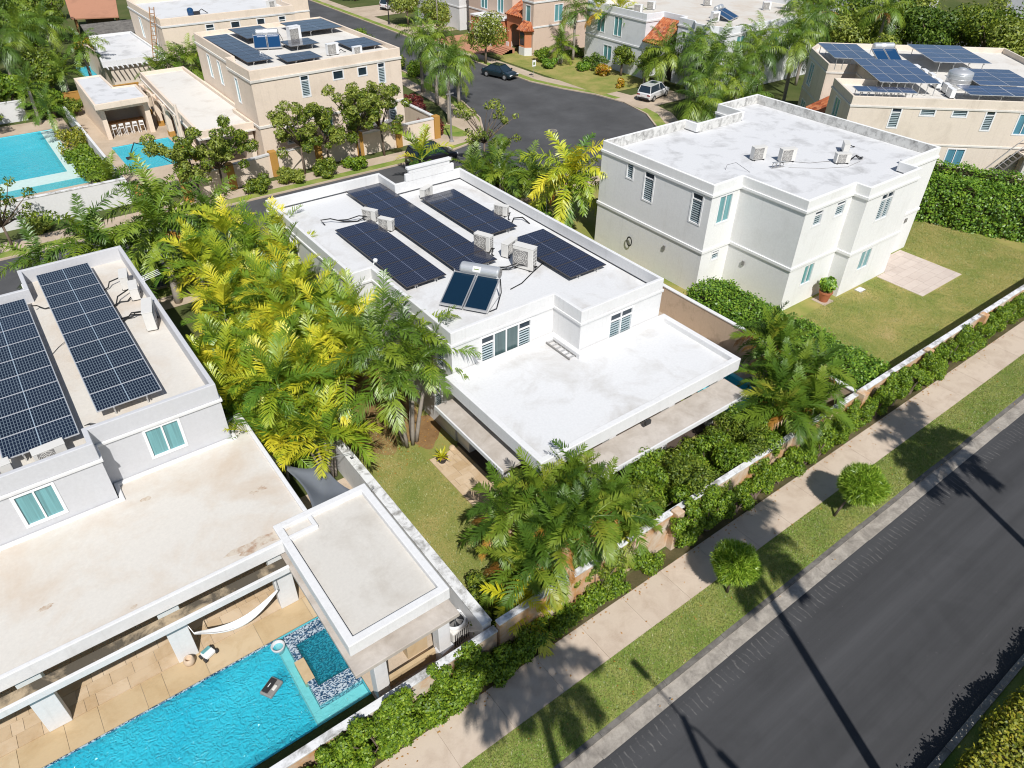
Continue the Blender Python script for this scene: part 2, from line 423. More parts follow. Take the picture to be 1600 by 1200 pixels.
# ------------------------------------------------------------------ mesh helpers
ORG = {}      # things whose parts are written in site coordinates: name -> origin
class MB:
    def __init__(s):
        s.v = []; s.f = []; s.m = []; s.k = 0
    def mat(s, k):
        s.k = k
        return s
    def face(s, pts):
        b = len(s.v)
        s.v.extend(tuple(p) for p in pts)
        s.f.append(tuple(range(b, b+len(pts))))
        s.m.append(s.k)
    def box(s, x0, y0, z0, x1, y1, z1):
        b = len(s.v)
        s.v += [(x0, y0, z0), (x1, y0, z0), (x1, y1, z0), (x0, y1, z0), (x0, y0, z1), (x1, y0, z1), (x1, y1, z1), (x0, y1, z1)]
        for q in ((0, 3, 2, 1), (4, 5, 6, 7), (0, 1, 5, 4), (1, 2, 6, 5), (2, 3, 7, 6), (3, 0, 4, 7)):
            s.f.append(tuple(b+i for i in q)); s.m.append(s.k)
        return s
    def prism(s, poly, z0, z1):
        n = len(poly); b = len(s.v)
        s.v += [(x, y, z0) for x, y in poly] + [(x, y, z1) for x, y in poly]
        s.f.append(tuple(b+i for i in reversed(range(n)))); s.m.append(s.k)
        s.f.append(tuple(b+n+i for i in range(n))); s.m.append(s.k)
        for i in range(n):
            j = (i+1) % n
            s.f.append((b+i, b+j, b+n+j, b+n+i)); s.m.append(s.k)
        return s
    def ring(s, outer, inner, z0, z1):
        n = len(outer); b = len(s.v)
        s.v += [(x, y, z0) for x, y in outer] + [(x, y, z1) for x, y in outer] + [(x, y, z0) for x, y in inner] + [(x, y, z1) for x, y in inner]
        for i in range(n):
            j = (i+1) % n
            for q in ((i, j, n+j, n+i), (n+i, n+j, 3*n+j, 3*n+i), (3*n+i, 3*n+j, 2*n+j, 2*n+i), (2*n+i, 2*n+j, j, i)):
                s.f.append(tuple(b+t for t in q)); s.m.append(s.k)
        return s
    def tube(s, pts, r, n=8, cap=True):
        pts = [Vector(p) for p in pts]
        if isinstance(r, (int, float)):
            r = [r]*len(pts)
        b = len(s.v)
        u = None
        for i, p in enumerate(pts):
            t = (pts[min(i+1, len(pts)-1)] - pts[max(i-1, 0)]).normalized()
            if u is None:
                u = t.orthogonal().normalized()
            u = (u - t*u.dot(t))
            u = u.normalized() if u.length > 1e-6 else t.orthogonal().normalized()
            w_ = t.cross(u)
            for k in range(n):
                a = 2*PI*k/n
                s.v.append(tuple(p + (u*math.cos(a) + w_*math.sin(a))*r[i]))
        for i in range(len(pts)-1):
            for k in range(n):
                k2 = (k+1) % n
                s.f.append((b+i*n+k, b+i*n+k2, b+(i+1)*n+k2, b+(i+1)*n+k)); s.m.append(s.k)
        if cap:
            s.f.append(tuple(b+k for k in reversed(range(n)))); s.m.append(s.k)
            s.f.append(tuple(b+(len(pts)-1)*n+k for k in range(n))); s.m.append(s.k)
        return s
    def lathe(s, prof, c=(0, 0, 0), n=24, axis='z'):
        b = len(s.v)
        for (r, h) in prof:
            for k in range(n):
                a = 2*PI*k/n
                x, y = r*math.cos(a), r*math.sin(a)
                if axis == 'z':
                    s.v.append((c[0]+x, c[1]+y, c[2]+h))
                elif axis == 'y':
                    s.v.append((c[0]+x, c[1]+h, c[2]+y))
                else:
                    s.v.append((c[0]+h, c[1]+x, c[2]+y))
        for i in range(len(prof)-1):
            for k in range(n):
                k2 = (k+1) % n
                s.f.append((b+i*n+k, b+i*n+k2, b+(i+1)*n+k2, b+(i+1)*n+k)); s.m.append(s.k)
        s.f.append(tuple(b+k for k in reversed(range(n)))); s.m.append(s.k)
        s.f.append(tuple(b+(len(prof)-1)*n+k for k in range(n))); s.m.append(s.k)
        return s
    def mesh(s, name, mats, smooth=False):
        me = bpy.data.meshes.new(name)
        me.from_pydata(s.v, [], s.f)
        for mname in (mats if isinstance(mats, (list, tuple)) else [mats]):
            me.materials.append(MATS[mname])
        if any(s.m):
            me.polygons.foreach_set('material_index', s.m)
        if smooth:
            me.polygons.foreach_set('use_smooth', [True]*len(s.f))
        me.update()
        return me
    def build(s, name, mats, parent=None, loc=(0, 0, 0), rz=0.0, smooth=False, bev=0.0):
        if parent is not None and parent.name in ORG:
            ox, oy, oz = ORG[parent.name]
            if loc == (0, 0, 0):
                s.v = [(x-ox, y-oy, z-oz) for x, y, z in s.v]
            else:
                loc = (loc[0]-ox, loc[1]-oy, loc[2]-oz)
        o = bpy.data.objects.new(name, s.mesh(name, mats, smooth))
        return place(o, parent, loc, rz, bev)

def place(o, parent=None, loc=(0, 0, 0), rz=0.0, bev=0.0):
    COL.objects.link(o)
    o.location = loc
    if rz:
        o.rotation_euler = (0, 0, rz)
    if parent is not None:
        o.parent = parent
    if bev > 0:
        md = o.modifiers.new('bevel', 'BEVEL')
        md.width = bev
        md.segments = 2
        md.limit_method = 'ANGLE'
    return o

def tag(o, label=None, cat=None, group=None, kind=None):
    if label: o['label'] = label
    if cat: o['category'] = cat
    if group: o['group'] = group
    if kind: o['kind'] = kind
    return o

def thing(name, label, cat, loc=(0, 0, 0), rz=0.0, group=None, site=False):
    o = bpy.data.objects.new(name, None)
    o.empty_display_size = 0.3
    COL.objects.link(o)
    o.location = loc
    o.rotation_euler = (0, 0, rz)
    if site:
        ORG[o.name] = (loc[0], loc[1], loc[2] if len(loc) > 2 else 0.0)
    return tag(o, label, cat, group)

def inst(name, me, parent, loc, rot=(0, 0, 0), scale=None):
    o = bpy.data.objects.new(name, me)
    COL.objects.link(o)
    o.location = loc
    o.rotation_euler = rot
    if scale is not None:
        o.scale = (scale, scale, scale) if isinstance(scale, (int, float)) else scale
    o.parent = parent
    return o

def np_mesh(name, verts, nper, mats, mi=None, smooth=False):
    """mesh of M separate faces with nper corners each"""
    V = np.asarray(verts, dtype=np.float32).reshape(-1, 3)
    M = len(V)//nper
    me = bpy.data.meshes.new(name)
    me.vertices.add(len(V)); me.vertices.foreach_set('co', V.ravel())
    me.loops.add(len(V)); me.loops.foreach_set('vertex_index', np.arange(len(V), dtype=np.int32))
    me.polygons.add(M)
    me.polygons.foreach_set('loop_start', np.arange(0, len(V), nper, dtype=np.int32))
    me.polygons.foreach_set('loop_total', np.full(M, nper, dtype=np.int32))
    for mname in (mats if isinstance(mats, (list, tuple)) else [mats]):
        me.materials.append(MATS[mname])
    if mi is not None:
        me.polygons.foreach_set('material_index', np.asarray(mi, dtype=np.int32))
    me.update(calc_edges=True)
    return me

def poly_offset(poly, d):
    """offset a CCW polygon outwards by d"""
    n = len(poly); out = []
    for i in range(n):
        p0, p1, p2 = Vector(poly[i-1]), Vector(poly[i]), Vector(poly[(i+1) % n])
        a = (p1-p0).normalized(); b = (p2-p1).normalized()
        na = Vector((a.y, -a.x)); nb = Vector((b.y, -b.x))
        den = a.x*b.y - a.y*b.x
        if abs(den) < 1e-6:
            out.append(tuple(p1+na*d)); continue
        q1 = p1+na*d; q2 = p1+nb*d
        t = ((q2-q1).x*b.y - (q2-q1).y*b.x)/den
        out.append(tuple(q1+a*t))
    return out

def sheet(mb, x0, y0, x1, y1, z, holes=()):
    """flat sheet with rectangular holes"""
    xs = sorted(set([x0, x1] + [min(max(h[i], x0), x1) for h in holes for i in (0, 2)]))
    ys = sorted(set([y0, y1] + [min(max(h[i], y0), y1) for h in holes for i in (1, 3)]))
    for a, b in zip(xs, xs[1:]):
        for c, d in zip(ys, ys[1:]):
            mx, my = (a+b)/2, (c+d)/2
            if any(h[0] < mx < h[2] and h[1] < my < h[3] for h in holes):
                continue
            mb.face([(a, c, z), (b, c, z), (b, d, z), (a, d, z)])

def walls(mb, poly, z0, z1, openings=(), depth=0.14, skip=()):
    """outer wall skin of a CCW outline, openings = (edge, s0, s1, za, zb), with reveals"""
    n = len(poly)
    for e in range(n):
        if e in skip:
            continue
        p = Vector(poly[e]); q = Vector(poly[(e+1) % n])
        L = (q-p).length; d = (q-p)/L; inn = Vector((-d.y, d.x))
        ops = [o for o in openings if o[0] == e]
        ss = sorted(set([0.0, L] + [v for o in ops for v in (o[1], o[2])]))
        zs = sorted(set([z0, z1] + [v for o in ops for v in (o[3], o[4])]))
        P = lambda s_, z_, k=0.0: (p.x+d.x*s_+inn.x*k, p.y+d.y*s_+inn.y*k, z_)
        for a, b in zip(ss, ss[1:]):
            for c, f in zip(zs, zs[1:]):
                ms, mz = (a+b)/2, (c+f)/2
                if any(o[1] < ms < o[2] and o[3] < mz < o[4] for o in ops):
                    continue
                mb.face([P(a, c), P(b, c), P(b, f), P(a, f)])
        for o in ops:
            _, a, b, c, f = o[:5]
            mb.face([P(a, c), P(a, c, depth), P(b, c, depth), P(b, c)])
            mb.face([P(a, f), P(b, f), P(b, f, depth), P(a, f, depth)])
            mb.face([P(a, c), P(a, f), P(a, f, depth), P(a, c, depth)])
            mb.face([P(b, c), P(b, c, depth), P(b, f, depth), P(b, f)])

def window(house, poly, op, style, wall_depth=0.14):
    """window in an opening: frame with panes, louvres and transoms as sub-parts"""
    e, s0, s1, z0, z1 = op[:5]
    p = Vector(poly[e]); q = Vector(poly[(e+1) % len(poly)])
    d = (q-p).normalized(); inn = Vector((-d.y, d.x))
    o3 = (p.x+d.x*s0, p.y+d.y*s0, z0)
    rz = math.atan2(d.y, d.x)
    W, H = s1-s0, z1-z0
    fr = MB(); t = 0.055; y0, y1 = -0.025, 0.11
    fr.box(-0.045, y0, -0.05, W+0.045, y1, 0.045)
    fr.box(-0.045, y0, H-0.045, W+0.045, y1, H+0.045)
    fr.box(-0.045, y0, 0.045, t, y1, H-0.045)
    fr.box(W-t, y0, 0.045, W+0.045, y1, H-0.045)
    kind, cols = style
    bays = []
    cw = (W-2*t-(cols-1)*0.06)/cols
    for k in range(cols):
        a = t+k*(cw+0.06)
        bays.append((a, a+cw))
        if k:
            fr.box(a-0.06, y0+0.01, 0.045, a, y1, H-0.045)
    wo_ = fr.build('window', 'white_metal', house, o3, rz, bev=0.0)
    for k, (a, b) in enumerate(bays):
        kk = kind[k] if isinstance(kind, (list, tuple)) else kind
        if kk in ('pane', 'blue', 'dark', 'grey'):
            MB().box(a, 0.05, 0.045, b, 0.075, H-0.045).build('pane', {'pane': 'teal_pane', 'blue': 'blue_pane', 'dark': 'dark_glass', 'grey': 'grey_pane'}[kk], wo_)
        else:
            top = H-0.045
            if kk == 'louvre_top':
                th = min(0.36, H*0.24)
                MB().box(a, 0.05, H-th, b, 0.075, H-0.045).build('transom_pane', 'dark_glass', wo_)
                MB().box(a, 0.0, H-th-0.07, b, 0.09, H-th).build('transom_bar', 'white_metal', wo_)
                top = H-th-0.07
            MB().box(a, 0.09, 0.045, b, 0.10, top).build('backing_screen', 'louvre_dark', wo_)
            lv = MB(); step = 0.135; z = 0.045+step*0.55
            while z < top-0.02:
                lv.box(a, 0.045, z-0.028, b, 0.062, z+0.03)
                z += step
            lv.build('louvre_slats', 'slat_teal' if kk == 'louvre_teal' else 'slat_white', wo_)
    return wo_

def add_windows(house, poly, wins):
    for op, style in wins:
        window(house, poly, op, style)

# ================================================================== THE SETTING
def structure(name, mb, mats, **k):
    return tag(mb.build(name, mats, **k), kind='structure')

POOL_HOLES = [(-12.0, 12.96, 4.12, 16.82), (-6.0, 66.2, 6.5, 82.6), (9.9, 66.6, 14.9, 73.9), (13.2, 100.5, 17.5, 106.0)]
g = MB()
sheet(g, -150, 7.4, 400, 600, -0.02, POOL_HOLES)
sheet(g, -150, -150, 400, 0.45, -0.02)
structure('ground', g, 'terrain')
g = MB(); sheet(g, -150, 0.45, 400, 7.4, -0.13)
structure('road', g, 'asphalt')

# gutter and kerb along the avenue, cast in lengths
gut = structure('gutter', MB().box(-60, 6.80, -0.20, 150, 7.2, -0.125), 'gutter_concrete')
kb = structure('kerb', MB().box(-60, 7.26, -0.20, 150, 7.38, -0.03), 'kerb_dark')
me_g = MB().box(0, 0, 0, 2.985, 0.58, 0.06).mesh('gutter_length', 'gutter_concrete')
me_k = MB().box(0, 0, 0, 2.985, 0.17, 0.16).mesh('kerbstone', 'kerb_dark')
for i in range(-2, 18):
    inst('gutter_length', me_g, gut, (i*3.0, 6.72+random.uniform(-0.012, 0.012), -0.176+random.uniform(-.004, .004)))
    inst('kerbstone', me_k, kb, (i*3.0+0.4, 7.25+random.uniform(-0.01, 0.01), -0.15+random.uniform(-.004, .004)))
g = MB(); sheet(g, -60, 7.42, 150, 9.12, 0.0)
structure('verge', g, 'verge_grass')
sw = MB().box(-60, 9.13, -0.1, 150, 10.74, -0.012)
sw = structure('sidewalk', sw, 'concrete_path')
me_s = MB().box(0, 0, 0, 2.09, 1.61, 0.07).mesh('slab', 'sidewalk_slab')
for i in range(-3, 32):
    inst('slab', me_s, sw, (i*2.1-1.1, 9.125, -0.064+random.uniform(-0.002, 0.002)))
g = MB(); sheet(g, -60, 10.745, 150, 11.36, -0.006)
structure('planting_strip', g, 'planting_soil')
# far side: median kerb, grass
kb2 = structure('median_kerb', MB().box(-60, 0.28, -0.2, 150, 0.40, -0.05), 'kerb_dark')
me_k2 = MB().box(0, 0, 0, 2.98, 0.22, 0.17).mesh('kerbstone', 'gutter_concrete')
for i in range(3, 14):
    inst('kerbstone', me_k2, kb2, (i*3.0, 0.24, -0.135))
g = MB(); sheet(g, -60, -6, 150, 0.235, -0.006)
structure('median', g, 'verge_grass')

# lots
def lot(name, mat, x0, y0, x1, y1, z, holes=()):
    g = MB(); sheet(g, x0, y0, x1, y1, z, holes)
    return structure(name, g, mat)
lot('lawn', 'lawn', 8.4, 11.7, 25.2, 44.0, 0.0)
lot('lawn', 'lawn', 30.2, 11.7, 62, 46.0, 0.0)
lot('side_path', 'concrete_path', 25.2, 13.5, 30.0, 43.9, 0.004)
def blob(name, mat, cx, cy, rx, ry, z, n=40, seed=1, amp=0.25):
    rr = random.Random(seed); ph = [rr.uniform(0, 6.28) for _ in range(5)]
    pts = []
    for k in range(n):
        a = 2*PI*k/n
        q = 1+amp*sum(math.sin((j+2)*a+ph[j])/(j+1.5) for j in range(5))
        pts.append((cx+rx*q*math.cos(a), cy+ry*q*math.sin(a), z))
    g = MB(); g.face(pts)
    return structure(name, g, mat)
blob('bare_soil', 'soil', 10.6, 29.2, 2.2, 7.2, 0.006, n=160, seed=3, amp=0.22)
blob('bare_soil', 'soil', 12.4, 23.6, 0.85, 1.5, 0.009, n=120, seed=4, amp=0.3)
# back street, cul-de-sac and street to the north
bulb = [(-150, 45.2), (36, 45.0), (43, 44.4), (50, 45.2), (55.0, 48.8), (57.6, 53), (58.6, 57.5), (58.0, 61.5), (56.4, 65.5), (55.2, 70), (55.2, 98), (55.6, 140), (56, 330),
        (46.2, 330), (45.8, 100), (45.2, 78), (44.4, 68), (42.6, 61.8), (40.6, 58.4), (37.4, 56.0), (33.5, 55.0), (-150, 54.6)]
g = MB(); g.prism(bulb, -0.02, 0.008); structure('street', g, 'asphalt_street')
o1 = poly_offset(bulb, 0.18)
g = MB(); g.ring(o1, bulb, -0.05, 0.11); structure('street_kerb', g, 'footway_far')
o3 = poly_offset(bulb, 0.9); o4 = poly_offset(bulb, 2.5)
def band(name, mat, o_in, o_out, z):
    g = MB(); n = len(o_in)
    for i in range(n):
        j = (i+1) % n
        g.face([(*o_in[i], z), (*o_out[i], z), (*o_out[j], z), (*o_in[j], z)])
    return structure(name, g, mat)
band('street_verge', 'verge_grass', o1, poly_offset(bulb, 1.3), 0.012)
band('footway', 'footway_far', poly_offset(bulb, 1.3), poly_offset(bulb, 2.9), 0.014)
g = MB(); g.face([(33.0, 56.2, .022), (38.5, 56.9, .022), (41.6, 60.3, .022), (43.2, 64.5, .022), (42.2, 66.0, .022), (38.6, 62.2, .022), (34.6, 58.6, .022)]); structure('corner_plaza', g, 'footway_far')
blob('planting_bed', 'verge_grass', 37.9, 60.4, 1.2, 2.2, 0.03, seed=5, amp=0.08)
lot('driveway', 'footway_far', 58.6, 54.6, 66.5, 59.0, 0.02)
lot('driveway', 'footway_far', 57.2, 98.5, 70, 104.5, 0.02)
lot('driveway', 'footway_far', 57.2, 114.0, 72, 122.5, 0.02)
lot('forecourt', 'terracotta_pave', 57.2, 84.5, 63.5, 95.5, 0.02)
lot('front_lawn', 'lawn', 58.6, 61.0, 68, 83.0, 0.016)
lot('front_path', 'concrete_path', 26.0, 40.4, 33.0, 44.9, 0.010)

# ================================================================== HOUSES
def house(name, label, poly, zc, ztop, zroof, ops, wallm, roofm, parm=None, z0=0.0, belts=(), trim=None, site=True, loc=None, rz=0.0, th=0.18, cornice=(0.2, 0.07), cat='house'):
    """flat-roofed house: walls with openings, parapet, cornice, string courses, roof deck"""
    trim = trim or wallm
    if site:
        cx = sum(p[0] for p in poly)/len(poly); cy = sum(p[1] for p in poly)/len(poly)
        t = thing(name, label, cat, (cx, cy, 0), site=True)
        lp = [(x-cx, y-cy) for x, y in poly]
    else:
        t = thing(name, label, cat, loc, rz); lp = poly
    sub(t, lp, zc, ztop, zroof, ops, wallm, roofm, parm, z0, belts, trim, th, cornice)
    return t, lp

def sub(t, lp, zc, ztop, zroof, ops, wallm, roofm, parm=None, z0=0.0, belts=(), trim=None, th=0.18, cornice=(0.2, 0.07), skip=()):
    org = ORG.pop(t.name, None)
    mb = MB(); walls(mb, lp, z0, zc, [o[0] for o in ops], skip=skip)
    mb.build('wall', wallm, t)
    inner = poly_offset(lp, -th)
    mb = MB(); mb.ring(lp, inner, zc, ztop)
    mb.build('parapet', parm or wallm, t, bev=0.025)
    mb = MB(); mb.prism(poly_offset(lp, -th+0.04), zroof-0.25, zroof)
    mb.build('roof', roofm, t)
    if cornice:
        ch, cd = cornice
        mb = MB(); mb.ring(poly_offset(lp, cd), poly_offset(lp, -0.03), zc-ch, zc+0.003)
        mb.build('cornice', trim, t, bev=0.02)
    for (za, zb, pd) in belts:
        mb = MB(); mb.ring(poly_offset(lp, pd), poly_offset(lp, -0.03), za, zb)
        mb.build('string_course', trim, t, bev=0.02)
    add_windows(t, lp, ops)
    if org:
        ORG[t.name] = org

def W(e, s0, s1, z0, z1, style):
    return ((e, s0, s1, z0, z1), style)
LT = ('louvre_top', 1); L2 = ('louvre_top', 2); LV = ('louvre', 1); PN2 = ('pane', 2); PN1 = ('pane', 1); BL2 = ('blue', 2); DK = ('dark', 1)

# ---- white house in the centre
mp = [(13.37, 21.9), (19.1, 21.9), (19.1, 19.95), (24.38, 19.95), (24.38, 37.8), (19.7, 37.8), (19.7, 39.95), (12.3, 39.95), (12.3, 29.1), (13.37, 29.1)]
main_t, mlp = house('white_house', 'white two-storey house in the middle with solar arrays and a lower front roof', mp, 5.55, 6.15, 5.46, [
    W(0, 1.55, 4.40, 3.80, 5.30, (['louvre_top', 'grey', 'grey', 'louvre_top'], 4)),
    W(2, 1.85, 3.35, 3.78, 5.28, L2),
    W(9, 5.85, 6.55, 3.75, 5.20, LT), W(9, 5.45, 6.15, 1.05, 2.42, LT),
    W(7, 3.0, 4.0, 3.7, 5.2, LT), W(3, 4.0, 5.0, 3.7, 5.2, LT), W(3, 12.0, 13.2, 3.7, 5.2, PN2), W(5, 1.0, 2.0, 3.6, 5.2, LT)],
    'white_paint', 'white_roof', cornice=(0.14, 0.06))
# raised gable piece on the back parapet, stepped ends
mb = MB(); mb.box(20.3, 37.605, 6.152, 23.8, 37.79, 6.62); mb.box(20.55, 37.602, 6.62, 23.5, 37.795, 6.86); mb.box(20.45, 37.55, 6.86, 23.6, 37.85, 7.02)
mb.build('parapet_crest', 'white_paint', main_t, bev=0.02)
# lower roof over the porch
lowp = [(12.93, 15.05), (24.72, 15.05), (24.72, 19.9), (19.15, 19.9), (19.15, 21.85), (12.93, 21.85)]
lowin = poly_offset(lowp, -0.28)
mb = MB(); mb.ring(lowp, lowin, 3.42, 4.08); mb.build('porch_fascia', 'white_paint', main_t, bev=0.03)
mb = MB(); mb.prism(poly_offset(lowp, -0.24), 3.5, 3.80); mb.build('porch_roof', 'white_roof', main_t)
mb = MB(); mb.box(13.37, 21.86, 3.5, 19.0, 21.895, 3.88); mb.box(19.105, 19.96, 3.5, 24.3, 19.99, 3.8); mb.build('roof_upstand', 'white_paint', main_t)
mb = MB(); mb.box(12.22, 16.55, 2.74, 13.34, 21.62, 2.9); mb.build('side_eave', 'eave_slab', main_t, bev=0.02)
mb = MB(); mb.box(12.19, 16.53, 2.72, 12.26, 21.64, 2.915); mb.build('eave_edge', 'white_paint', main_t)
mb = MB(); mb.box(14.2, 14.0, 2.74, 24.3, 15.42, 2.9); mb.build('front_eave', 'eave_slab', main_t, bev=0.02)
mb = MB(); mb.box(14.18, 13.95, 2.72, 24.32, 14.02, 2.93); mb.build('eave_edge', 'white_paint', main_t)
# ground floor under the porch
mb = MB(); mb.box(14.6, 20.2, 0.0, 24.3, 20.35, 3.5); mb.box(13.42, 20.8, 0.0, 19.0, 21.8, 3.5); mb.build('porch_back_wall', 'white_paint', main_t)
mb = MB(); mb.box(13.30, 15.4, -0.01, 24.4, 21.7, 0.05); mb.build('porch_floor', 'dark_tile', main_t)
for (x, y) in ((13.45, 15.45), (13.45, 18.2), (17.0, 15.45), (20.6, 15.45), (23.9, 15.45)):
    MB().box(x, y, 0.05, x+0.4, y+0.4, 3.5).build('porch_column', 'white_paint', main_t, bev=0.02)
mb = MB(); mb.box(13.36, 20.5, 1.55, 13.415, 20.68, 1.95)
mb.build('wall_lamp', 'dark_metal', main_t)
MB().box(18.6, 14.94, 3.15, 18.9, 15.05, 3.36).build('wall_lamp', 'dark_metal', main_t)
# travertine strip beside the porch, laid stone by stone
def tiles(parent_name, x0, y0, x1, y1, z, sx, sy, mat, gap=0.012, jitter=0.004, label_holes=(), stagger=True, thick=0.05):
    base = MB(); base.box(x0+0.01, y0+0.01, z-0.12, x1-0.01, y1-0.01, z-0.02)
    st = structure(parent_name, base, 'gutter_concrete')
    rr = random.Random(int(abs(x0*13+y0*7)))
    y = y0; row = 0; cache = {}
    while y < y1-0.02:
        h = min(sy*rr.choice((0.66, 1.0, 1.0)), y1-y)
        x = x0; first = stagger
        while x < x1-0.02:
            wd = sx*rr.choice((0.5, 0.75, 1.0, 1.0, 1.4))
            if first: wd *= rr.uniform(0.4, 1.0); first = False
            wd = min(wd, x1-x)
            if x1-x-wd < 0.12: wd = x1-x
            if not any(h_[0] < x+wd/2 < h_[2] and h_[1] < y+h/2 < h_[3] for h_ in label_holes):
                me = MB().box(0, 0, -thick, wd-gap, h-gap, 0).mesh('paving_stone', mat)
                inst('paving_stone', me, st, (x, y, z+rr.uniform(-jitter, jitter)))
            x += wd
        y += h; row += 1
    return st
tiles('patio', 11.66, 14.6, 13.28, 21.5, 0.055, 0.6, 0.5, 'travertine')

# ---- white house at the left
lp1 = [(-0.4, 24.05), (4.1, 24.05), (4.1, 38.4), (-0.55, 38.4), (-0.55, 36.3), (-14, 36.3), (-14, 23.15), (-0.4, 23.15)]
left_t, llp = house('white_house', 'grey-white house at the left edge with two solar arrays and a pool', lp1, 5.55, 6.28, 5.6, [
    W(0, 1.60, 2.86, 4.03, 5.36, PN2), W(6, 10.77, 12.0, 3.92, 5.32, PN2), W(6, 6.0, 7.4, 3.92, 5.32, PN2), W(1, 3, 4, 3.6, 5.2, LT), W(1, 8, 9, 3.6, 5.2, LT)],
    'grey_paint', 'cream_roof', trim='white_paint', cornice=(0.12, 0.07))
lr = [(-14, 17.62), (4.93, 17.62), (4.93, 25.3), (4.13, 25.3), (4.13, 24.02), (-0.37, 24.02), (-0.37, 23.12), (-14, 23.12)]
mb = MB(); mb.ring(lr, poly_offset(lr, -0.16), 3.08, 3.62); mb.build('terrace_fascia', 'white_paint', left_t, bev=0.03)
mb = MB(); mb.prism(poly_offset(lr, -0.13), 3.1, 3.52); mb.build('terrace_roof', 'cream_roof', left_t)
mb = MB(); mb.box(4.105, 25.1, 0, 4.9, 25.28, 3.1); mb.box(-14, 21.2, 0, 4.7, 21.35, 3.1); mb.box(4.55, 21.35, 0, 4.7, 25.1, 3.1); mb.build('terrace_wall', 'grey_paint', left_t)
for xk in (-9.0, -3.0):
    MB().box(xk, 21.17, 0.1, xk+2.6, 21.2, 2.4).build('sliding_door', 'dark_glass', left_t)
mb = MB(); mb.box(-14, 17.12, 2.78, 3.5, 17.60, 2.9); mb.build('terrace_ledge', 'moss_slab', left_t)
mb = MB(); mb.box(-14, 17.02, 2.72, 3.5, 17.14, 3.0); mb.build('terrace_beam', 'white_paint', left_t, bev=0.015)
for xk in (-9.2, -4.78, -0.72, 3.0):
    MB().box(xk, 17.86, 0.04, xk+0.68, 18.22, 3.1).build('terrace_column', 'white_paint', left_t, bev=0.02)
for (x, y, r_, sd) in ((-3.4, 19.6, 0.22, 1), (2.9, 18.15, 0.55, 2), (0.4, 22.6, 0.2, 3), (3.9, 20.6, 0.3, 4), (-1.2, 18.0, 0.12, 5)):
    rr_ = random.Random(sd); mb = MB(); mb.face([(x+r_*(1.7 if sd == 2 else 1)*(1+0.35*rr_.uniform(-1, 1))*math.cos(a*PI/9), y+r_*0.5*(1+0.4*rr_.uniform(-1, 1))*math.sin(a*PI/9), 3.5215) for a in range(18)]); mb.build('rust_stain', 'rust_wash', left_t)
# terrace paving
tiles('pool_terrace', -7.5, 17.9, 4.6, 21.1, 0.06, 0.72, 0.5, 'travertine')
tiles('pool_coping', -9.0, 16.82, 4.12, 17.9, 0.03, 1.35, 1.08, 'travertine_gold')
lot('side_terrace', 'footway_far', 4.13, 12.3, 8.0, 22.8, 0.01)

# ---- covered bar beside the pool
gz = [(3.6, 12.6), (7.2, 12.6), (7.2, 18.5), (3.6, 18.5)]
gaz = thing('pool_pavilion', 'flat-roofed white pavilion with cream deck above the spa corner of the pool', 'pavilion', (5.4, 15.5, 0), site=True)
mb = MB(); mb.ring(gz, poly_offset(gz, -0.28), 3.12, 3.65); mb.build('parapet', 'white_paint', gaz, bev=0.03)
mb = MB(); mb.prism(poly_offset(gz, -0.26), 3.1, 3.44); mb.build('roof', 'cream_terrace', gaz)
gi = poly_offset(gz, -0.28); mb = MB(); mb.box(gi[0][0], gi[0][1], 3.442, gi[1][0], gi[0][1]+0.05, 3.455); mb.box(gi[0][0], gi[0][1]+0.05, 3.442, gi[0][0]+0.05, gi[3][1], 3.455); mb.build('sealant_line', 'sealant', gaz)
lz = [(3.46, 12.05), (7.2, 12.05), (7.2, 18.4), (3.46, 18.4)]
mb = MB(); mb.prism(lz, 2.78, 2.96); mb.build('ledge', 'eave_slab', gaz, bev=0.02)
for (x, y) in ((4.2, 12.5), (6.6, 12.5), (4.2, 17.6), (6.6, 17.6)):
    MB().box(x, y, 0.02, x+0.45, y+0.45, 2.8).build('column', 'white_paint', gaz, bev=0.02)
mb = MB(); mb.box(4.66, 12.75, 0.02, 6.58, 12.9, 0.5); mb.build('counter_front', 'travertine_gold', gaz)

# ---- pool with raised spa
def pool(name, label, x0, y0, x1, y1, depth, zw, wall_mat, water, wx1=None):
    t = thing(name, label, 'pool', ((x0+x1)/2, (y0+y1)/2, 0), site=True)
    mb = MB()
    mb.face([(x0, y0, -depth), (x1, y0, -depth), (x1, y1, -depth), (x0, y1, -depth)])
    for a, b in (((x0, y0), (x1, y0)), ((x1, y0), (x1, y1)), ((x1, y1), (x0, y1)), ((x0, y1), (x0, y0))):
        mb.face([(*b, -depth), (*a, -depth), (*a, 0.0), (*b, 0.0)])
    mb.build('basin', wall_mat, t)
    mb = MB(); xe = wx1 if wx1 is not None else x1
    mb.face([(x0, y0, zw), (xe, y0, zw), (xe, y1, zw), (x0, y1, zw)])
    mb.build('water', water, t)
    return t
pl = pool('swimming_pool', 'bright turquoise swimming pool in front of the left house', -12.0, 12.96, 4.12, 16.82, 1.35, -0.07, 'pool_plaster', 'pool_water', wx1=2.2)
MB().box(2.2, 12.98, -1.3, 4.1, 13.6, -0.26).build('tanning_shelf', 'pool_plaster_pale', pl)
MB().box(2.2, 13.61, -1.3, 2.54, 16.8, -0.26).build('shelf_step', 'pool_plaster_pale', pl); MB().box(2.56, 16.73, -1.3, 4.1, 16.81, -0.26).build('shelf_step', 'pool_plaster_pale', pl)
mb = MB(); mb.face([(2.2, 12.97, -0.07), (4.11, 12.97, -0.07), (4.11, 16.81, -0.07), (2.2, 16.81, -0.07)]); mb.build('shelf_water', 'shelf_water', pl)
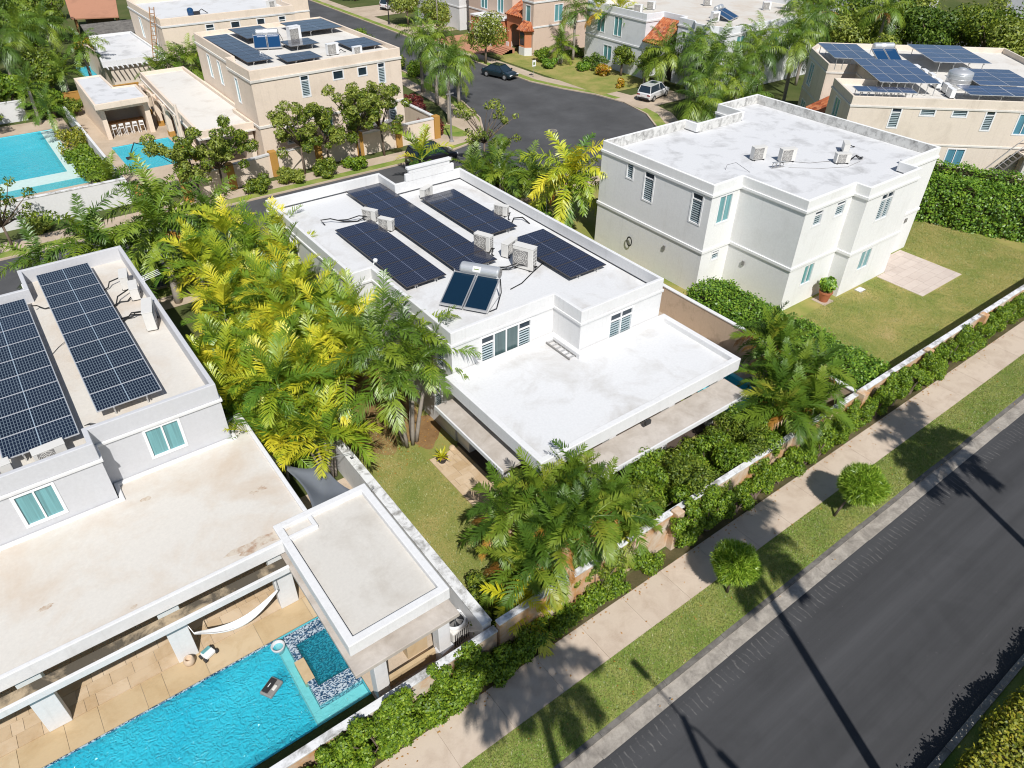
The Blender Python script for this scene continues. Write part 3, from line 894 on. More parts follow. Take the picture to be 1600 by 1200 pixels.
MB().box(-11.98, 16.79, -0.3, 2.2, 16.815, -0.005).build('waterline_tiles', 'spa_mosaic', pl)
for bx_ in ((2.55, 13.62, 4.1, 14.25), (2.55, 16.2, 4.1, 16.72), (2.55, 14.25, 2.8, 14.6), (2.55, 15.55, 2.8, 16.2)):
    MB().box(bx_[0], bx_[1], -1.2, bx_[2], bx_[3], 0.02).build('spa_ledge', 'spa_mosaic', pl)
MB().box(2.48, 14.6, -1.2, 2.83, 15.55, 0.035).build('spa_weir', 'travertine_gold', pl, bev=0.01)
MB().box(2.83, 14.25, -0.75, 4.1, 16.2, -0.55).build('spa_floor', 'spa_mosaic', pl)
MB().box(3.35, 14.25, -0.55, 4.1, 16.2, -0.32).build('spa_bench', 'spa_mosaic', pl)
mb = MB(); mb.face([(2.83, 14.25, -0.04), (4.1, 14.25, -0.04), (4.1, 16.2, -0.04), (2.83, 16.2, -0.04)]); mb.build('spa_water', 'spa_water', pl)
mb = MB(); mb.lathe([(0.19, -0.3), (0.24, 0.0), (0.25, 0.05), (0.20, 0.05), (0.17, -0.12)], (2.28, 16.5, 0.0)); mb.build('skimmer_bowl', 'grey_paint', pl, smooth=True)
# overflow channel beyond the pool's vanishing edge
ch = MB(); ch.box(-12, 12.78, -0.3, 4.2, 12.95, -0.05); ch.box(-12, 12.28, -0.35, 8.0, 12.78, -0.22)
structure('overflow_channel', ch, 'dark_tile')

# ---- grey-white house at the right
rp = [(33.28, 24.65), (35.84, 24.65), (35.84, 20.1), (40.45, 20.1), (40.45, 19.15), (46.0, 19.15), (46.0, 20.4), (50.7, 20.4), (50.7, 35.2), (46.0, 35.2), (46.0, 33.0), (41.2, 33.0), (41.2, 34.1), (33.28, 34.1)]
right_t, rlp = house('pale_house', 'large pale grey two-storey house with a mouldy parapet beside the dry lawn', rp, 6.62, 7.2, 6.55, [
    W(13, 4.02, 4.88, 4.52, 6.40, LT), W(13, 8.0, 8.85, 4.50, 6.36, LT), W(13, 2.42, 3.02, 5.46, 6.44, LV),
    W(0, 0.72, 1.92, 4.58, 6.34, PN2), W(0, 0.98, 1.68, 2.06, 2.70, LT),
    W(2, 0.95, 1.78, 5.38, 6.32, LT), W(2, 3.08, 4.02, 5.42, 6.36, LT), W(2, 1.5, 2.55, 1.35, 2.72, PN2),
    W(4, 1.62, 3.0, 4.66, 6.40, L2), W(4, 1.42, 2.66, 1.38, 2.72, PN2),
    W(6, 1.95, 2.6, 4.55, 6.25, LT), W(12, 3.0, 4.0, 4.5, 6.2, LT)],
    'pale_grey_paint', 'grey_roof', parm='pale_grey_paint', belts=((2.82, 3.02, 0.07),), cornice=(0.17, 0.08))
mb = MB()
for (x0, y0, x1, y1) in ((41.35, 32.79, 45.9, 32.82), (46.2, 34.99, 50.5, 35.02), (33.5, 33.9, 41.0, 33.92)):
    mb.box(x0, y0, 6.56, x1, y1, 7.18)
mb.box(50.50, 20.6, 6.56, 50.53, 35.0, 7.18); mb.box(41.37, 33.02, 6.56, 41.39, 33.9, 7.18)
mb.build('parapet_lining', 'mould_parapet', right_t)
for (x, y, z, rot) in ((35.80, 23.3, 1.9, 0), (33.24, 27.6, 1.95, 0), (49.3, 20.36, 2.3, 1)):
    bx = MB().box(x-0.06, y-0.09, z, x+0.0, y+0.09, z+0.28) if not rot else MB().box(x-0.1, y-0.06, z, x+0.1, y, z+0.28)
    bx.build('wall_lamp', 'grille_grey', right_t)
hr = MB()
for k in range(4):
    hr.tube([(33.14, 30.6+0.24*math.cos(a*PI/8)*(1-0.06*k), 1.35+0.34*math.sin(a*PI/8)*(1-0.06*k)) for a in range(17)], 0.022, 6)
hr.build('hose_reel', 'dark_metal', right_t)
mb = MB(); mb.box(47.3, 20.42, 6.56, 48.3, 21.2, 6.85); mb.build('roof_scupper', 'grey_roof', right_t)
tiles('back_patio', 45.0, 15.9, 50.0, 19.1, 0.03, 0.8, 0.55, 'pink_pave')
tiles('back_patio', 46.06, 19.1, 50.0, 20.3, 0.03, 0.8, 0.6, 'pink_pave')

# ================================================================== ROOF EQUIPMENT
MODW, MODD = 2.45, 1.2
def module_mesh(cells, frame):
    mb = MB()
    mb.box(-MODW/2, -MODD/2, -0.02, MODW/2, MODD/2, 0.02)
    mb.k = 1
    mb.face([(-MODW/2+0.03, -MODD/2+0.025, 0.024), (MODW/2-0.03, -MODD/2+0.025, 0.024), (MODW/2-0.03, MODD/2-0.025, 0.024), (-MODW/2+0.03, MODD/2-0.025, 0.024)])
    return mb.mesh('solar_module', [frame, cells])
MODS = {'pale': module_mesh('solar_cells_pale', 'solar_frame_pale'), 'dark': module_mesh('solar_cells_dark', 'solar_frame_dark'), 'blue': module_mesh('solar_cells_blue', 'solar_frame_pale')}
def solar_array(label, x0, y0, x1, y1, z, zroof, cols, rows, kind, group='rooftop solar arrays', rot=None, org=None, tilt=0.0, portrait=False):
    """flat field of modules on rails; x0..y1 in site axes, or in a rotated frame given by org and rot"""
    cx, cy = (x0+x1)/2, (y0+y1)/2
    if rot is not None:
        wx = org[0]+cx*math.cos(rot)-cy*math.sin(rot); wy = org[1]+cx*math.sin(rot)+cy*math.cos(rot)
    else:
        wx, wy, rot = cx, cy, 0.0
    t = thing('solar_array', label, 'solar panels', (wx, wy, zroof), rot, group)
    w_, d_ = (x1-x0)/cols, (y1-y0)/rows
    hz = z-zroof
    for c in range(cols):
        for r in range(rows):
            px, py = x0-cx+w_*(c+0.5), y0-cy+d_*(r+0.5)
            if portrait:
                inst('solar_module', MODS[kind], t, (px, py, hz+py*tilt), (0, math.atan(tilt), PI/2), ((d_-0.02)/MODW, (w_-0.02)/MODD, 1))
            else:
                inst('solar_module', MODS[kind], t, (px, py, hz+py*tilt), (math.atan(tilt), 0, 0), ((w_-0.015)/MODW, (d_-0.015)/MODD, 1))
    W2, D2 = (x1-x0)/2, (y1-y0)/2
    for k in range(2*cols):
        px = -W2+(k+0.5)*(2*W2)/(2*cols)
        mb = MB(); mb.box(px-0.02, -D2-0.03, -0.09, px+0.02, D2+0.03, -0.03)
        if tilt:
            mb.v = [(x, y, zz+y*tilt) for x, y, zz in mb.v]
        inst('rail', mb.mesh('rail', 'alu'), t, (0, 0, hz))
        for yy in np.linspace(-D2+0.2, D2-0.2, max(2, rows//3+1)):
            h = hz+yy*tilt-0.08
            inst('post', MB().box(-0.025, -0.025, 0, 0.025, 0.025, h).mesh('post', 'alu'), t, (px, yy, 0))
    return t
ZR = 5.46
solar_array('long solar array of ten module rows down the middle of the central white roof', 17.05, 26.85, 19.42, 39.35, 5.74, ZR, 1, 10, 'dark')
solar_array('solar array of six module rows nearest the yellow palms on the central roof', 14.15, 27.0, 16.42, 34.8, 5.74, ZR, 1, 6, 'dark')
solar_array('solar array of five rows by the stepped parapet crest of the central roof', 20.25, 29.4, 22.65, 35.9, 5.74, ZR, 1, 5, 'dark')
solar_array('solar array of four rows beside the three condensers on the central roof', 21.2, 23.15, 23.6, 28.3, 5.74, ZR, 1, 4, 'dark')
solar_array('white-gridded solar array of ten full rows on the left house', 0.08, 25.15, 2.40, 37.75, 6.08, 5.6, 1, 10, 'pale')
solar_array('white-gridded solar array cut off by the left edge of the photo', -3.06, 24.25, -0.66, 35.7, 6.08, 5.6, 1, 9, 'pale')

def tubes(name, paths, r, mat, parent, n=6):
    for pts in paths:
        mb = MB(); mb.tube(pts, r, n); mb.build(name, mat, parent, smooth=True)

def arc(p0, p1, sag, n=8):
    p0, p1 = Vector(p0), Vector(p1)
    return [p0.lerp(p1, k/n)+Vector((0, 0, sag*math.sin(PI*k/n))) for k in range(n+1)]

def ac_unit(label, x, y, z, rz, w=0.9, d=0.36, h=0.62, hose=None, group='rooftop air conditioners', lean=0.0, shell='off_white_metal'):
    """split-system condenser: casing, lid, fan guard, side vents, feet, hoses"""
    t = thing('air_conditioner', label, 'air conditioner', (x, y, z), rz, group)
    if lean:
        t.rotation_euler = (lean, 0, rz)
    MB().box(-w/2, -d/2, 0.07, w/2, d/2, h).build('casing', shell, t, bev=0.02)
    MB().box(-w/2-0.012, -d/2-0.012, h, w/2+0.012, d/2+0.012, h+0.03).build('lid', shell, t, bev=0.008)
    fx = -w*0.12; fr = min(w*0.36, h*0.40); fz = 0.07+(h-0.07)*0.5
    mb = MB(); mb.box(fx-fr*1.05, -d/2-0.008, fz-fr*1.02, fx+fr*1.05, -d/2+0.004, fz+fr*1.02); mb.build('fan_opening', 'grille_grey', t)
    mb = MB()
    for k in range(1, 5):
        q = fr*k/4
        mb.tube([(fx+q*math.cos(a*PI/9), -d/2-0.016, fz+q*math.sin(a*PI/9)) for a in range(19)], 0.009, 4, False)
    for k in range(4):
        a = k*PI/4
        mb.tube([(fx-fr*math.cos(a), -d/2-0.018, fz-fr*math.sin(a)), (fx+fr*math.cos(a), -d/2-0.018, fz+fr*math.sin(a))], 0.008, 4)
    mb.build('fan_guard', 'off_white_metal', t)
    mb = MB()
    for i in range(2):
        for k in range(6):
            mb.box(w/2-0.004, -d/2+0.07+i*d*0.42, 0.12+k*(h-0.16)/6, w/2+0.006, -d/2+0.07+i*d*0.42+d*0.26, 0.12+(k+0.62)*(h-0.16)/6)
    mb.build('side_vents', 'grille_grey', t)
    for sx in (-1, 1):
        MB().box(sx*w*0.36-0.04, -d/2-0.03, 0, sx*w*0.36+0.04, d/2+0.03, 0.07).build('foot', 'dark_metal', t)
    if hose:
        for k, (hx, hy) in enumerate(hose):
            p0 = (w/2+0.02, d*0.1*(1-2*(k % 2)), 0.22+0.06*k)
            mid = ((p0[0]+hx)/2, (p0[1]+hy)/2+0.12, 0.30)
            mb = MB(); mb.tube([p0, (p0[0]+0.12, p0[1], 0.26), mid, ((mid[0]+hx)/2, (mid[1]+hy)/2-0.1, 0.12), (hx, hy, 0.05), (hx+0.05, hy+0.06, 0.0)], 0.032, 7)
            mb.build('pipe', 'black_rubber', t, smooth=True)
    return t
# central roof
ac_unit('small condenser in front of the stepped crest on the central roof', 20.95, 36.35, ZR, R(25), 0.95, 0.34, 0.62)
ac_unit('white condenser nearest the back at the head of the six-row solar array', 16.62, 35.35, ZR, R(-62), 0.9, 0.34, 0.66, hose=[(-1.6, -0.9)])
ac_unit('white condenser between the six-row and the long solar array', 16.78, 33.75, ZR, R(-62), 0.9, 0.34, 0.66)
ac_unit('condenser at the right parapet past the end of the five-row array', 23.15, 31.6, ZR, R(-65), 0.85, 0.34, 0.62, hose=[(0.7, -0.4)])
ac_unit('leftmost of the three tall condensers in the middle of the central roof', 19.75, 28.55, ZR, R(-68), 1.0, 0.38, 0.92, hose=[(0.6, -0.5), (0.75, -0.3)])
ac_unit('middle one of the three tall condensers on the central roof', 20.55, 27.35, ZR, R(22), 1.0, 0.4, 0.80, hose=[(0.5, -0.7)])
ac_unit('tallest condenser with a full-height grille beside the four-row array', 20.3, 25.7, ZR, R(-66), 1.15, 0.46, 1.25, hose=[(-1.2, -0.7), (-0.9, -0.8)])
# left roof
ac_unit('farther white condenser by the right parapet of the left house', 3.45, 35.2, 5.6, R(78), 1.0, 0.36, 0.68, hose=[(-0.2, 1.1)])
ac_unit('second white condenser by the right parapet of the left house', 3.55, 33.9, 5.6, R(80), 0.95, 0.36, 0.62, hose=[(-0.9, 1.2)])
ac_unit('nearest white condenser by the right parapet of the left house', 3.5, 31.0, 5.6, R(76), 1.35, 0.42, 0.95, hose=[(0.9, 1.3), (0.8, 1.1)])
ac_unit('condenser behind the front parapet of the left house, right of two', -1.7, 23.95, 5.6, R(4), 1.0, 0.38, 0.62)
ac_unit('condenser behind the front parapet at the very left edge', -3.35, 23.95, 5.6, R(4), 1.0, 0.38, 0.62)
# right roof
ZQ = 6.55
ac_unit('leftmost condenser on the mouldy grey roof', 40.35, 27.0, ZQ, R(-18), 0.95, 0.4, 0.85)
ac_unit('middle condenser on the mouldy grey roof with a loose wire', 41.6, 25.7, ZQ, R(-22), 1.05, 0.42, 0.85, hose=[(0.9, 0.8)])
ac_unit('front one of the pair of small condensers on the grey roof', 44.3, 23.45, ZQ, R(-32), 0.95, 0.4, 0.65, hose=[(1.7, 0.6), (1.9, 0.9)])
ac_unit('back one of the pair of small condensers on the grey roof', 46.3, 24.5, ZQ, R(40), 0.85, 0.36, 0.65, hose=[(1.2, -0.8)])
t = thing('bare_fan_unit', 'open metal fan frame lying on the mouldy grey roof', 'fan unit', (40.25, 25.3, ZQ), R(-15))
for k in range(3):
    mb = MB(); mb.tube([(-0.35+0.3*k+0.14*math.cos(a*PI/6), 0, 0.2+0.16*math.sin(a*PI/6)) for a in range(13)], 0.02, 5, False); mb.build('ring', 'grille_grey', t)
MB().box(-0.5, -0.08, 0.0, 0.45, 0.08, 0.05).build('base_bar', 'alu', t); MB().box(-0.5, -0.06, 0.36, 0.45, 0.06, 0.40).build('top_bar', 'alu', t)
def wire(label, pts, r=0.012, mat='dark_metal', name='roof_cable'):
    mb = MB(); mb.tube(pts, r, 5); o = mb.build(name, mat); tag(o, label, 'cable')
wire('thin grey cable crossing the mouldy roof between the condensers', [(41.9, 25.4, ZQ+.02), (42.6, 24.6, ZQ+.02), (43.4, 24.3, ZQ+.02), (44.2, 23.9, ZQ+.04)], 0.014, 'grille_grey')
wire('thin wire looping over the front of the mouldy grey roof', [(40.8, 24.9, ZQ+.02), (42.4, 23.6, ZQ+.02), (44.0, 22.8, ZQ+.02), (45.6, 22.9, ZQ+.02)], 0.012, 'grille_grey')
wire('slim conduit whip standing out of the left part of the grey roof', [(37.2, 27.0, ZQ), (37.3, 27.0, ZQ+.3), (37.6, 26.6, ZQ+.5), (38.1, 25.8, ZQ+.02)], 0.012)
wire('black hose curling at the head of the six-row solar array', [(14.2, 36.2, ZR+.03), (14.1, 36.5, ZR+.25), (14.6, 36.3, ZR+.28), (15.2, 35.9, ZR+.1), (15.9, 35.6, ZR+.05), (16.3, 35.5, ZR+.2)], 0.035, 'black_rubber')
wire('black hose lying across the central roof from the tallest condenser', [(18.4, 24.35, ZR+.03), (19.2, 24.5, ZR+.03), (20.2, 25.0, ZR+.03), (21.4, 25.55, ZR+.03)], 0.028, 'black_rubber')
wire('black pipe bend by the right parapet behind the four-row array', [(22.8, 30.2, ZR+.03), (23.3, 30.6, ZR+.15), (23.7, 30.3, ZR+.2), (23.75, 29.7, ZR+.03)], 0.04, 'black_rubber')
wire('dark cable between the two solar arrays of the left house', [(-0.5, 31.0, 5.63), (-0.2, 31.4, 5.63), (0.15, 31.6, 5.7)], 0.012)
wire('dark cable bundle from the left array to the condensers', [(2.5, 33.5, 5.65), (2.8, 33.7, 5.68), (3.1, 33.6, 5.66), (3.3, 33.8, 5.7)], 0.03, 'black_rubber')
wire('second cable bundle on the left roof near the nearest condenser', [(2.5, 31.9, 5.65), (2.9, 32.2, 5.7), (3.3, 32.0, 5.66)], 0.03, 'black_rubber')
wire('cable end by the step of the left house roof', [(-0.55, 35.0, 6.0), (-0.35, 35.3, 5.8), (-0.1, 35.1, 5.64), (0.1, 35.0, 5.7)], 0.028, 'black_rubber')

def heater(label, x, y, z, rz, cols=2, tank=True, glass='heater_glass', sx=1.0):
    """thermosiphon solar water heater: tilted collectors, frame, horizontal tank"""
    t = thing('solar_water_heater', label, 'water heater', (x, y, z), rz)
    tl = 0.62/1.6
    for c in range(cols):
        x0 = -cols*0.6*sx+c*1.2*sx+0.03; x1 = x0+1.14*sx
        mb = MB()
        for (a, b, cc, d) in ((x0, 0, x1, 0.05), (x0, 1.85, x1, 1.9), (x0, 0.05, x0+0.05, 1.85), (x1-0.05, 0.05, x1, 1.85)):
            mb.box(a, b, 0, cc, d, 0.1)
        mb.v = [(px, py, pz+0.12+py*tl) for px, py, pz in mb.v]
        fr_ = mb.build('collector', 'alu', t)
        mb = MB(); mb.box(x0+0.05, 0.05, 0.03, x1-0.05, 1.85, 0.075); mb.v = [(px, py, pz+0.12+py*tl) for px, py, pz in mb.v]
        mb.build('collector_glass', glass, fr_)
    mb = MB()
    for q in (-cols*0.58*sx, 0, cols*0.58*sx):
        mb.tube([(q, 0.1, 0.02), (q, 1.95, 0.02)], 0.02, 6); mb.tube([(q, 1.9, 0.02), (q, 1.9, 1.05)], 0.02, 6)
    mb.build('support_frame', 'alu', t)
    if tank:
        mb = MB(); mb.lathe([(0.02, -1.0), (0.2, -1.0), (0.27, -0.95), (0.30, -0.9), (0.30, 0.9), (0.27, 0.95), (0.2, 1.0), (0.02, 1.0)], (0.1, 2.12, 1.08), 28, 'x'); mb.build('tank', 'steel', t, smooth=False)
        mb = MB(); mb.lathe([(0.24, 1.0), (0.24, 1.02), (0.08, 1.03), (0.08, 1.0)], (0.1, 2.12, 1.08), 20, 'x'); mb.build('tank_end_cap', 'grille_grey', t)
        mb = MB()
        n = 6
        for k in range(n):
            a0 = PI+0.1+k*0.9/n; a1 = PI+0.1+(k+1)*0.9/n
            p = lambda a, xx: (xx, 2.12+0.304*math.cos(a), 1.08-0.304*math.sin(a)*1.0)
            mb.face([p(a0, -0.2), p(a1, -0.2), p(a1, 0.2), p(a0, 0.2)])
        mb.k = 1
        p = lambda a, xx: (xx, 2.12+0.306*math.cos(a), 1.08-0.306*math.sin(a))
        mb.face([p(PI+0.45, -0.13), p(PI+0.62, -0.13), p(PI+0.62, 0.12), p(PI+0.45, 0.12)])
        mb.build('tank_sticker', ['white_metal', 'crownshaft'], t)
    mb = MB(); mb.tube([(cols*0.6*sx, 0.3, 0.05), (cols*0.6*sx+0.25, 0.6, 0.1), (cols*0.6*sx+0.2, 1.4, 0.5), (cols*0.6*sx, 1.85, 0.95)], 0.025, 6); mb.build('pipe', 'black_rubber', t, smooth=True)
    return t
heater('two-panel solar water heater with a steel tank on the central roof', 15.42, 24.05, ZR, R(-55))

# small roof furniture of the central house
t = thing('ladder', 'grey ladder lying on the lower white roof against the wall', 'ladder', (18.68, 20.9, 3.82), 0)
for sx in (-0.21, 0.21):
    MB().box(sx-0.03, -1.05, 0.0, sx+0.03, 1.05, 0.08).build('rail', 'grille_grey', t)
for k in range(7):
    MB().box(-0.18, -0.93+k*0.31-0.03, 0.02, 0.18, -0.93+k*0.31+0.03, 0.06).build('rung', 'alu', t)
t = thing('antenna', 'thin antenna mast on the right parapet of the central house', 'antenna', (24.28, 28.9, 6.15))
mb = MB(); mb.tube([(0, 0, 0), (0, 0, 1.0)], 0.015, 5); mb.build('mast', 'dark_metal', t); mb = MB(); mb.tube([(-0.12, 0, 0.85), (0.12, 0, 0.85)], 0.01, 5); mb.build('cross_bar', 'dark_metal', t)
t = thing('security_camera', 'white camera bracket on the left parapet among the palm tops', 'camera', (13.46, 28.9, 6.15))
mb = MB(); mb.tube([(0, 0, 0), (0, 0, 0.3), (0.12, 0, 0.4)], 0.03, 6); mb.build('bracket', 'white_metal', t); mb = MB(); mb.lathe([(0.06, 0), (0.11, 0.06), (0.11, 0.16), (0.05, 0.2)], (0.12, 0, 0.33), 12); mb.build('camera_head', 'white_metal', t, smooth=True)
t = thing('antenna', 'small bird-like antenna on the left house roof beside the cut-off array', 'antenna', (-0.25, 24.9, 5.6))
mb = MB(); mb.tube([(0, 0, 0), (0, 0, 0.25)], 0.02, 5); mb.build('stem', 'dark_metal', t); mb = MB(); mb.tube([(-0.2, 0.1, 0.22), (0, 0, 0.28), (0.25, -0.15, 0.24)], [0.01, 0.04, 0.012], 6); mb.build('head', 'dark_metal', t)
t = thing('antenna', 'white comb antenna clamped on the left house parapet', 'antenna', (4.05, 33.6, 6.28))
for k in range(4):
    mb = MB(); mb.tube([(-0.1, -0.25+k*0.16, 0.25), (0.75, -0.15+k*0.16, 0.35)], 0.012, 5); mb.build('rod', 'white_metal', t)
mb = MB(); mb.tube([(0, 0, 0), (0, 0, 0.3)], 0.025, 6); mb.build('clamp', 'white_metal', t)

# ================================================================== WALLS
def garden_wall(name, label, x0, y0, x1, y1, h, facem, topm, piers=()):
    cx, cy = (x0+x1)/2, (y0+y1)/2
    t = thing(name, label, 'wall', (cx, cy, 0), site=True)
    MB().box(x0+0.03, y0+0.03, -0.05, x1-0.03, y1-0.03, h-0.08).build('wall_body', facem, t)
    MB().box(x0, y0, h-0.08, x1, y1, h).build('coping', topm, t, bev=0.015)
    for (px, py, s) in piers:
        MB().box(px-s, py-s, -0.05, px+s, py+s, h+0.12).build('pier', facem, t, bev=0.02)
    return t
garden_wall('garden_wall', 'mould-stained white wall between the pool and the sidewalk', -12, 11.52, 8.36, 11.80, 1.58, 'stained_wall', 'mould_wall_top')
garden_wall('garden_wall', 'orange-stained wall between the central house and the sidewalk', 8.37, 11.46, 30.2, 11.72, 1.95, 'stained_wall', 'mould_wall_top', ((17.0, 11.40, 0.2), (24.9, 11.40, 0.2), (29.9, 11.40, 0.22)))
garden_wall('garden_wall', 'stained wall between the dry lawn and the sidewalk at the right', 30.21, 11.46, 90, 11.72, 1.95, 'stained_wall', 'mould_wall_top', ((36.0, 11.40, 0.2), (42.0, 11.40, 0.2)))
garden_wall('garden_wall', 'white side wall between the left house and the central garden', 7.95, 11.86, 8.35, 42, 1.8, 'white_paint', 'mould_wall_top')
garden_wall('garden_wall', 'tan side wall beside the clipped hedge of the right house', 29.95, 11.75, 30.2, 43.5, 1.8, 'tan_wall', 'white_paint')

# ================================================================== POOLSIDE THINGS
# shade sail with hollowed edges
def sail(label, c, sag=0.35):
    n = 10; V = []
    c = [Vector(p) for p in c]
    for i in range(n+1):
        u = i/n
        for j in range(n+1):
            v = j/n
            uu = 0.5+(u-0.5)*(1-0.34*math.sin(PI*v)); vv = 0.5+(v-0.5)*(1-0.34*math.sin(PI*u))
            p = c[0].lerp(c[1], uu).lerp(c[3].lerp(c[2], uu), vv)
            p.z -= sag*math.sin(PI*u)*math.sin(PI*v)-0.05*math.sin(6*u+3*v)
            V.append(p)
    t = thing('shade_sail', label, 'shade sail', tuple((c[0]+c[2])/2), site=True)
    mb = MB(); mb.v = [tuple(p) for p in V]
    for i in range(n):
        for j in range(n):
            mb.f.append((i*(n+1)+j, (i+1)*(n+1)+j, (i+1)*(n+1)+j+1, i*(n+1)+j+1)); mb.m.append(0)
    o = mb.build('canopy', 'sail_grey', t, smooth=True)
    md = o.modifiers.new('t', 'SOLIDIFY'); md.thickness = 0.012
    for p, q in zip(c, ((4.95, 23.0, 3.2), (8.15, 21.9, 2.1), (7.9, 19.4, 2.3), (5.0, 19.2, 2.9))):
        mb = MB(); mb.tube([p, q], 0.016, 5); mb.build('rope', 'alu', t)
    return t
sail('dark grey shade sail stretched behind the pool pavilion', [(5.3, 22.7, 2.5), (6.9, 21.9, 2.4), (7.3, 19.0, 2.4), (5.2, 18.9, 2.5)])
t = thing('rope_post', 'small white tension post for the shade sail on the side wall', 'post', (8.15, 21.9, 1.8))
mb = MB(); mb.tube([(0, 0, 0), (0.02, 0, 0.5)], 0.03, 6); mb.build('post', 'alu', t); MB().box(-0.06, -0.06, 0, 0.06, 0.06, 0.03).build('foot_plate', 'dark_metal', t)
# hammock between two columns
t = thing('hammock', 'white crescent hammock slung between two terrace columns', 'hammock', (1.5, 17.9, 0), site=True)
mb = MB(); n = 18
for i in range(n+1):
    u = i/n; x = 0.05+u*2.95; z = 1.45-0.85*math.sin(PI*u); wd = 0.03+0.12*math.sin(PI*u)**0.8
    for j in range(7):
        a = (j/6-0.5)*2
        mb.v.append((x, 17.62+a*wd, z+0.22*a*a*math.sin(PI*u)))
for i in range(n):
    for j in range(6):
        mb.f.append((i*7+j, (i+1)*7+j, (i+1)*7+j+1, i*7+j+1)); mb.m.append(0)
o = mb.build('cloth', 'white_metal', t, smooth=True); md = o.modifiers.new('t', 'SOLIDIFY'); md.thickness = 0.02
mb = MB(); mb.tube([(-0.05, 17.9, 1.75), (0.05, 17.62, 1.45)], 0.015, 5); mb.build('rope', 'alu', t); mb = MB(); mb.tube([(3.0, 17.62, 1.45), (3.1, 17.86, 1.75)], 0.015, 5); mb.build('rope', 'alu', t)
# vase, pool robot, floating box
t = thing('stone_pot', 'round tan stone pot at the foot of a terrace column', 'pot', (-0.42, 17.62, 0.03))
mb = MB(); mb.lathe([(0.10, 0), (0.16, 0.08), (0.19, 0.22), (0.15, 0.34), (0.13, 0.36), (0.10, 0.34), (0.09, 0.2)], (0, 0, 0), 20); mb.build('body', 'tan_wall', t, smooth=True)
t = thing('pool_robot', 'white and teal pool-cleaning robot parked on the coping', 'pool robot', (0.20, 17.56, 0.04), R(20))
MB().box(-0.2, -0.17, 0.08, 0.2, 0.17, 0.24).build('body', 'white_metal', t, bev=0.04)
MB().box(-0.17, 0.02, 0.24, 0.17, 0.16, 0.28).build('hatch', 'teal_pane', t, bev=0.02)
for sx in (-1, 1):
    for sy in (-1, 1):
        mb = MB(); mb.lathe([(0.02, -0.04), (0.09, -0.04), (0.09, 0.04), (0.02, 0.04)], (sx*0.22, sy*0.12, 0.09), 14, 'x'); mb.build('wheel', 'dark_metal', t)
t = thing('floating_unit', 'small black and grey unit floating on the pool', 'pool float', (1.5, 15.15, -0.08), R(30))
MB().box(-0.33, -0.24, 0.0, 0.33, 0.24, 0.14).build('float_body', 'grille_grey', t, bev=0.04); MB().box(-0.27, -0.05, 0.14, 0.27, 0.2, 0.18).build('black_panel', 'dark_metal', t, bev=0.02); MB().box(-0.1, -0.2, 0.14, 0.1, -0.09, 0.2).build('handle', 'off_white_metal', t, bev=0.02); MB().box(-0.08, 0.06, 0.181, 0.08, 0.085, 0.186).build('panel_mark', 'white_metal', t)
# pool heat pump, cabinet, grill
t = thing('heat_pump', 'square pool heat pump with a round fan on top by the pavilion', 'heat pump', (7.62, 13.15, 0), R(8))
MB().box(-0.42, -0.42, 0.0, 0.42, 0.42, 0.86).build('casing', 'off_white_metal', t, bev=0.05)
mb = MB()
for k in range(9):
    mb.box(-0.36+k*0.085, -0.428, 0.1, -0.32+k*0.085, -0.42, 0.78)
mb.build('side_slots', 'dark_metal', t)
mb = MB(); mb.lathe([(0.40, 0.84), (0.43, 0.90), (0.41, 1.0), (0.36, 1.02), (0.34, 0.95), (0.34, 0.87)], (0, 0, 0), 28); mb.build('fan_shroud', 'white_metal', t, smooth=True)
mb = MB(); mb.lathe([(0.02, 0.865), (0.34, 0.865), (0.34, 0.872), (0.02, 0.872)], (0, 0, 0), 28); mb.build('fan_well', 'dark_metal', t)
for k in range(4):
    a = k*PI/2+0.4
    mb = MB(); mb.face([(0.05*math.cos(a), 0.05*math.sin(a), 0.90), (0.30*math.cos(a-0.35), 0.30*math.sin(a-0.35), 0.89), (0.31*math.cos(a+0.35), 0.31*math.sin(a+0.35), 0.96), (0.06*math.cos(a+0.9), 0.06*math.sin(a+0.9), 0.92)])
    mb.build('fan_blade', 'grille_grey', t)
mb = MB()
for k in range(3):
    a = k*PI/3
    mb.tube([(-0.36*math.cos(a), -0.36*math.sin(a), 1.015), (0.36*math.cos(a), 0.36*math.sin(a), 1.015)], 0.009, 4)
mb.build('fan_guard', 'alu', t)
t = thing('pump_cabinet', 'small white equipment cabinet beside the heat pump', 'cabinet', (6.85, 12.62, 0), R(10))
MB().box(-0.28, -0.2, 0, 0.28, 0.2, 0.62).build('body', 'white_metal', t, bev=0.04); MB().box(-0.29, -0.21, 0.62, 0.29, 0.21, 0.66).build('lid', 'grey_paint', t, bev=0.02)
for sx in (-0.07, 0.05):
    mb = MB(); mb.lathe([(0.035, 0.66), (0.035, 0.69), (0.01, 0.69)], (sx, 0.02, 0), 10); mb.build('knob', 'grille_grey', t)
t = thing('barbecue', 'steel barbecue under the pavilion ledge', 'barbecue', (6.15, 13.6, 0))
MB().box(-0.4, -0.3, 0.0, 0.4, 0.3, 0.85).build('cabinet', 'travertine_gold', t); mb = MB(); mb.box(-0.36, -0.28, 0.85, 0.36, 0.28, 1.05); mb.build('hood', 'steel', t, bev=0.06); mb = MB(); mb.tube([(-0.3, -0.33, 0.98), (0.3, -0.33, 0.98)], 0.02, 6); mb.build('handle', 'steel', t)
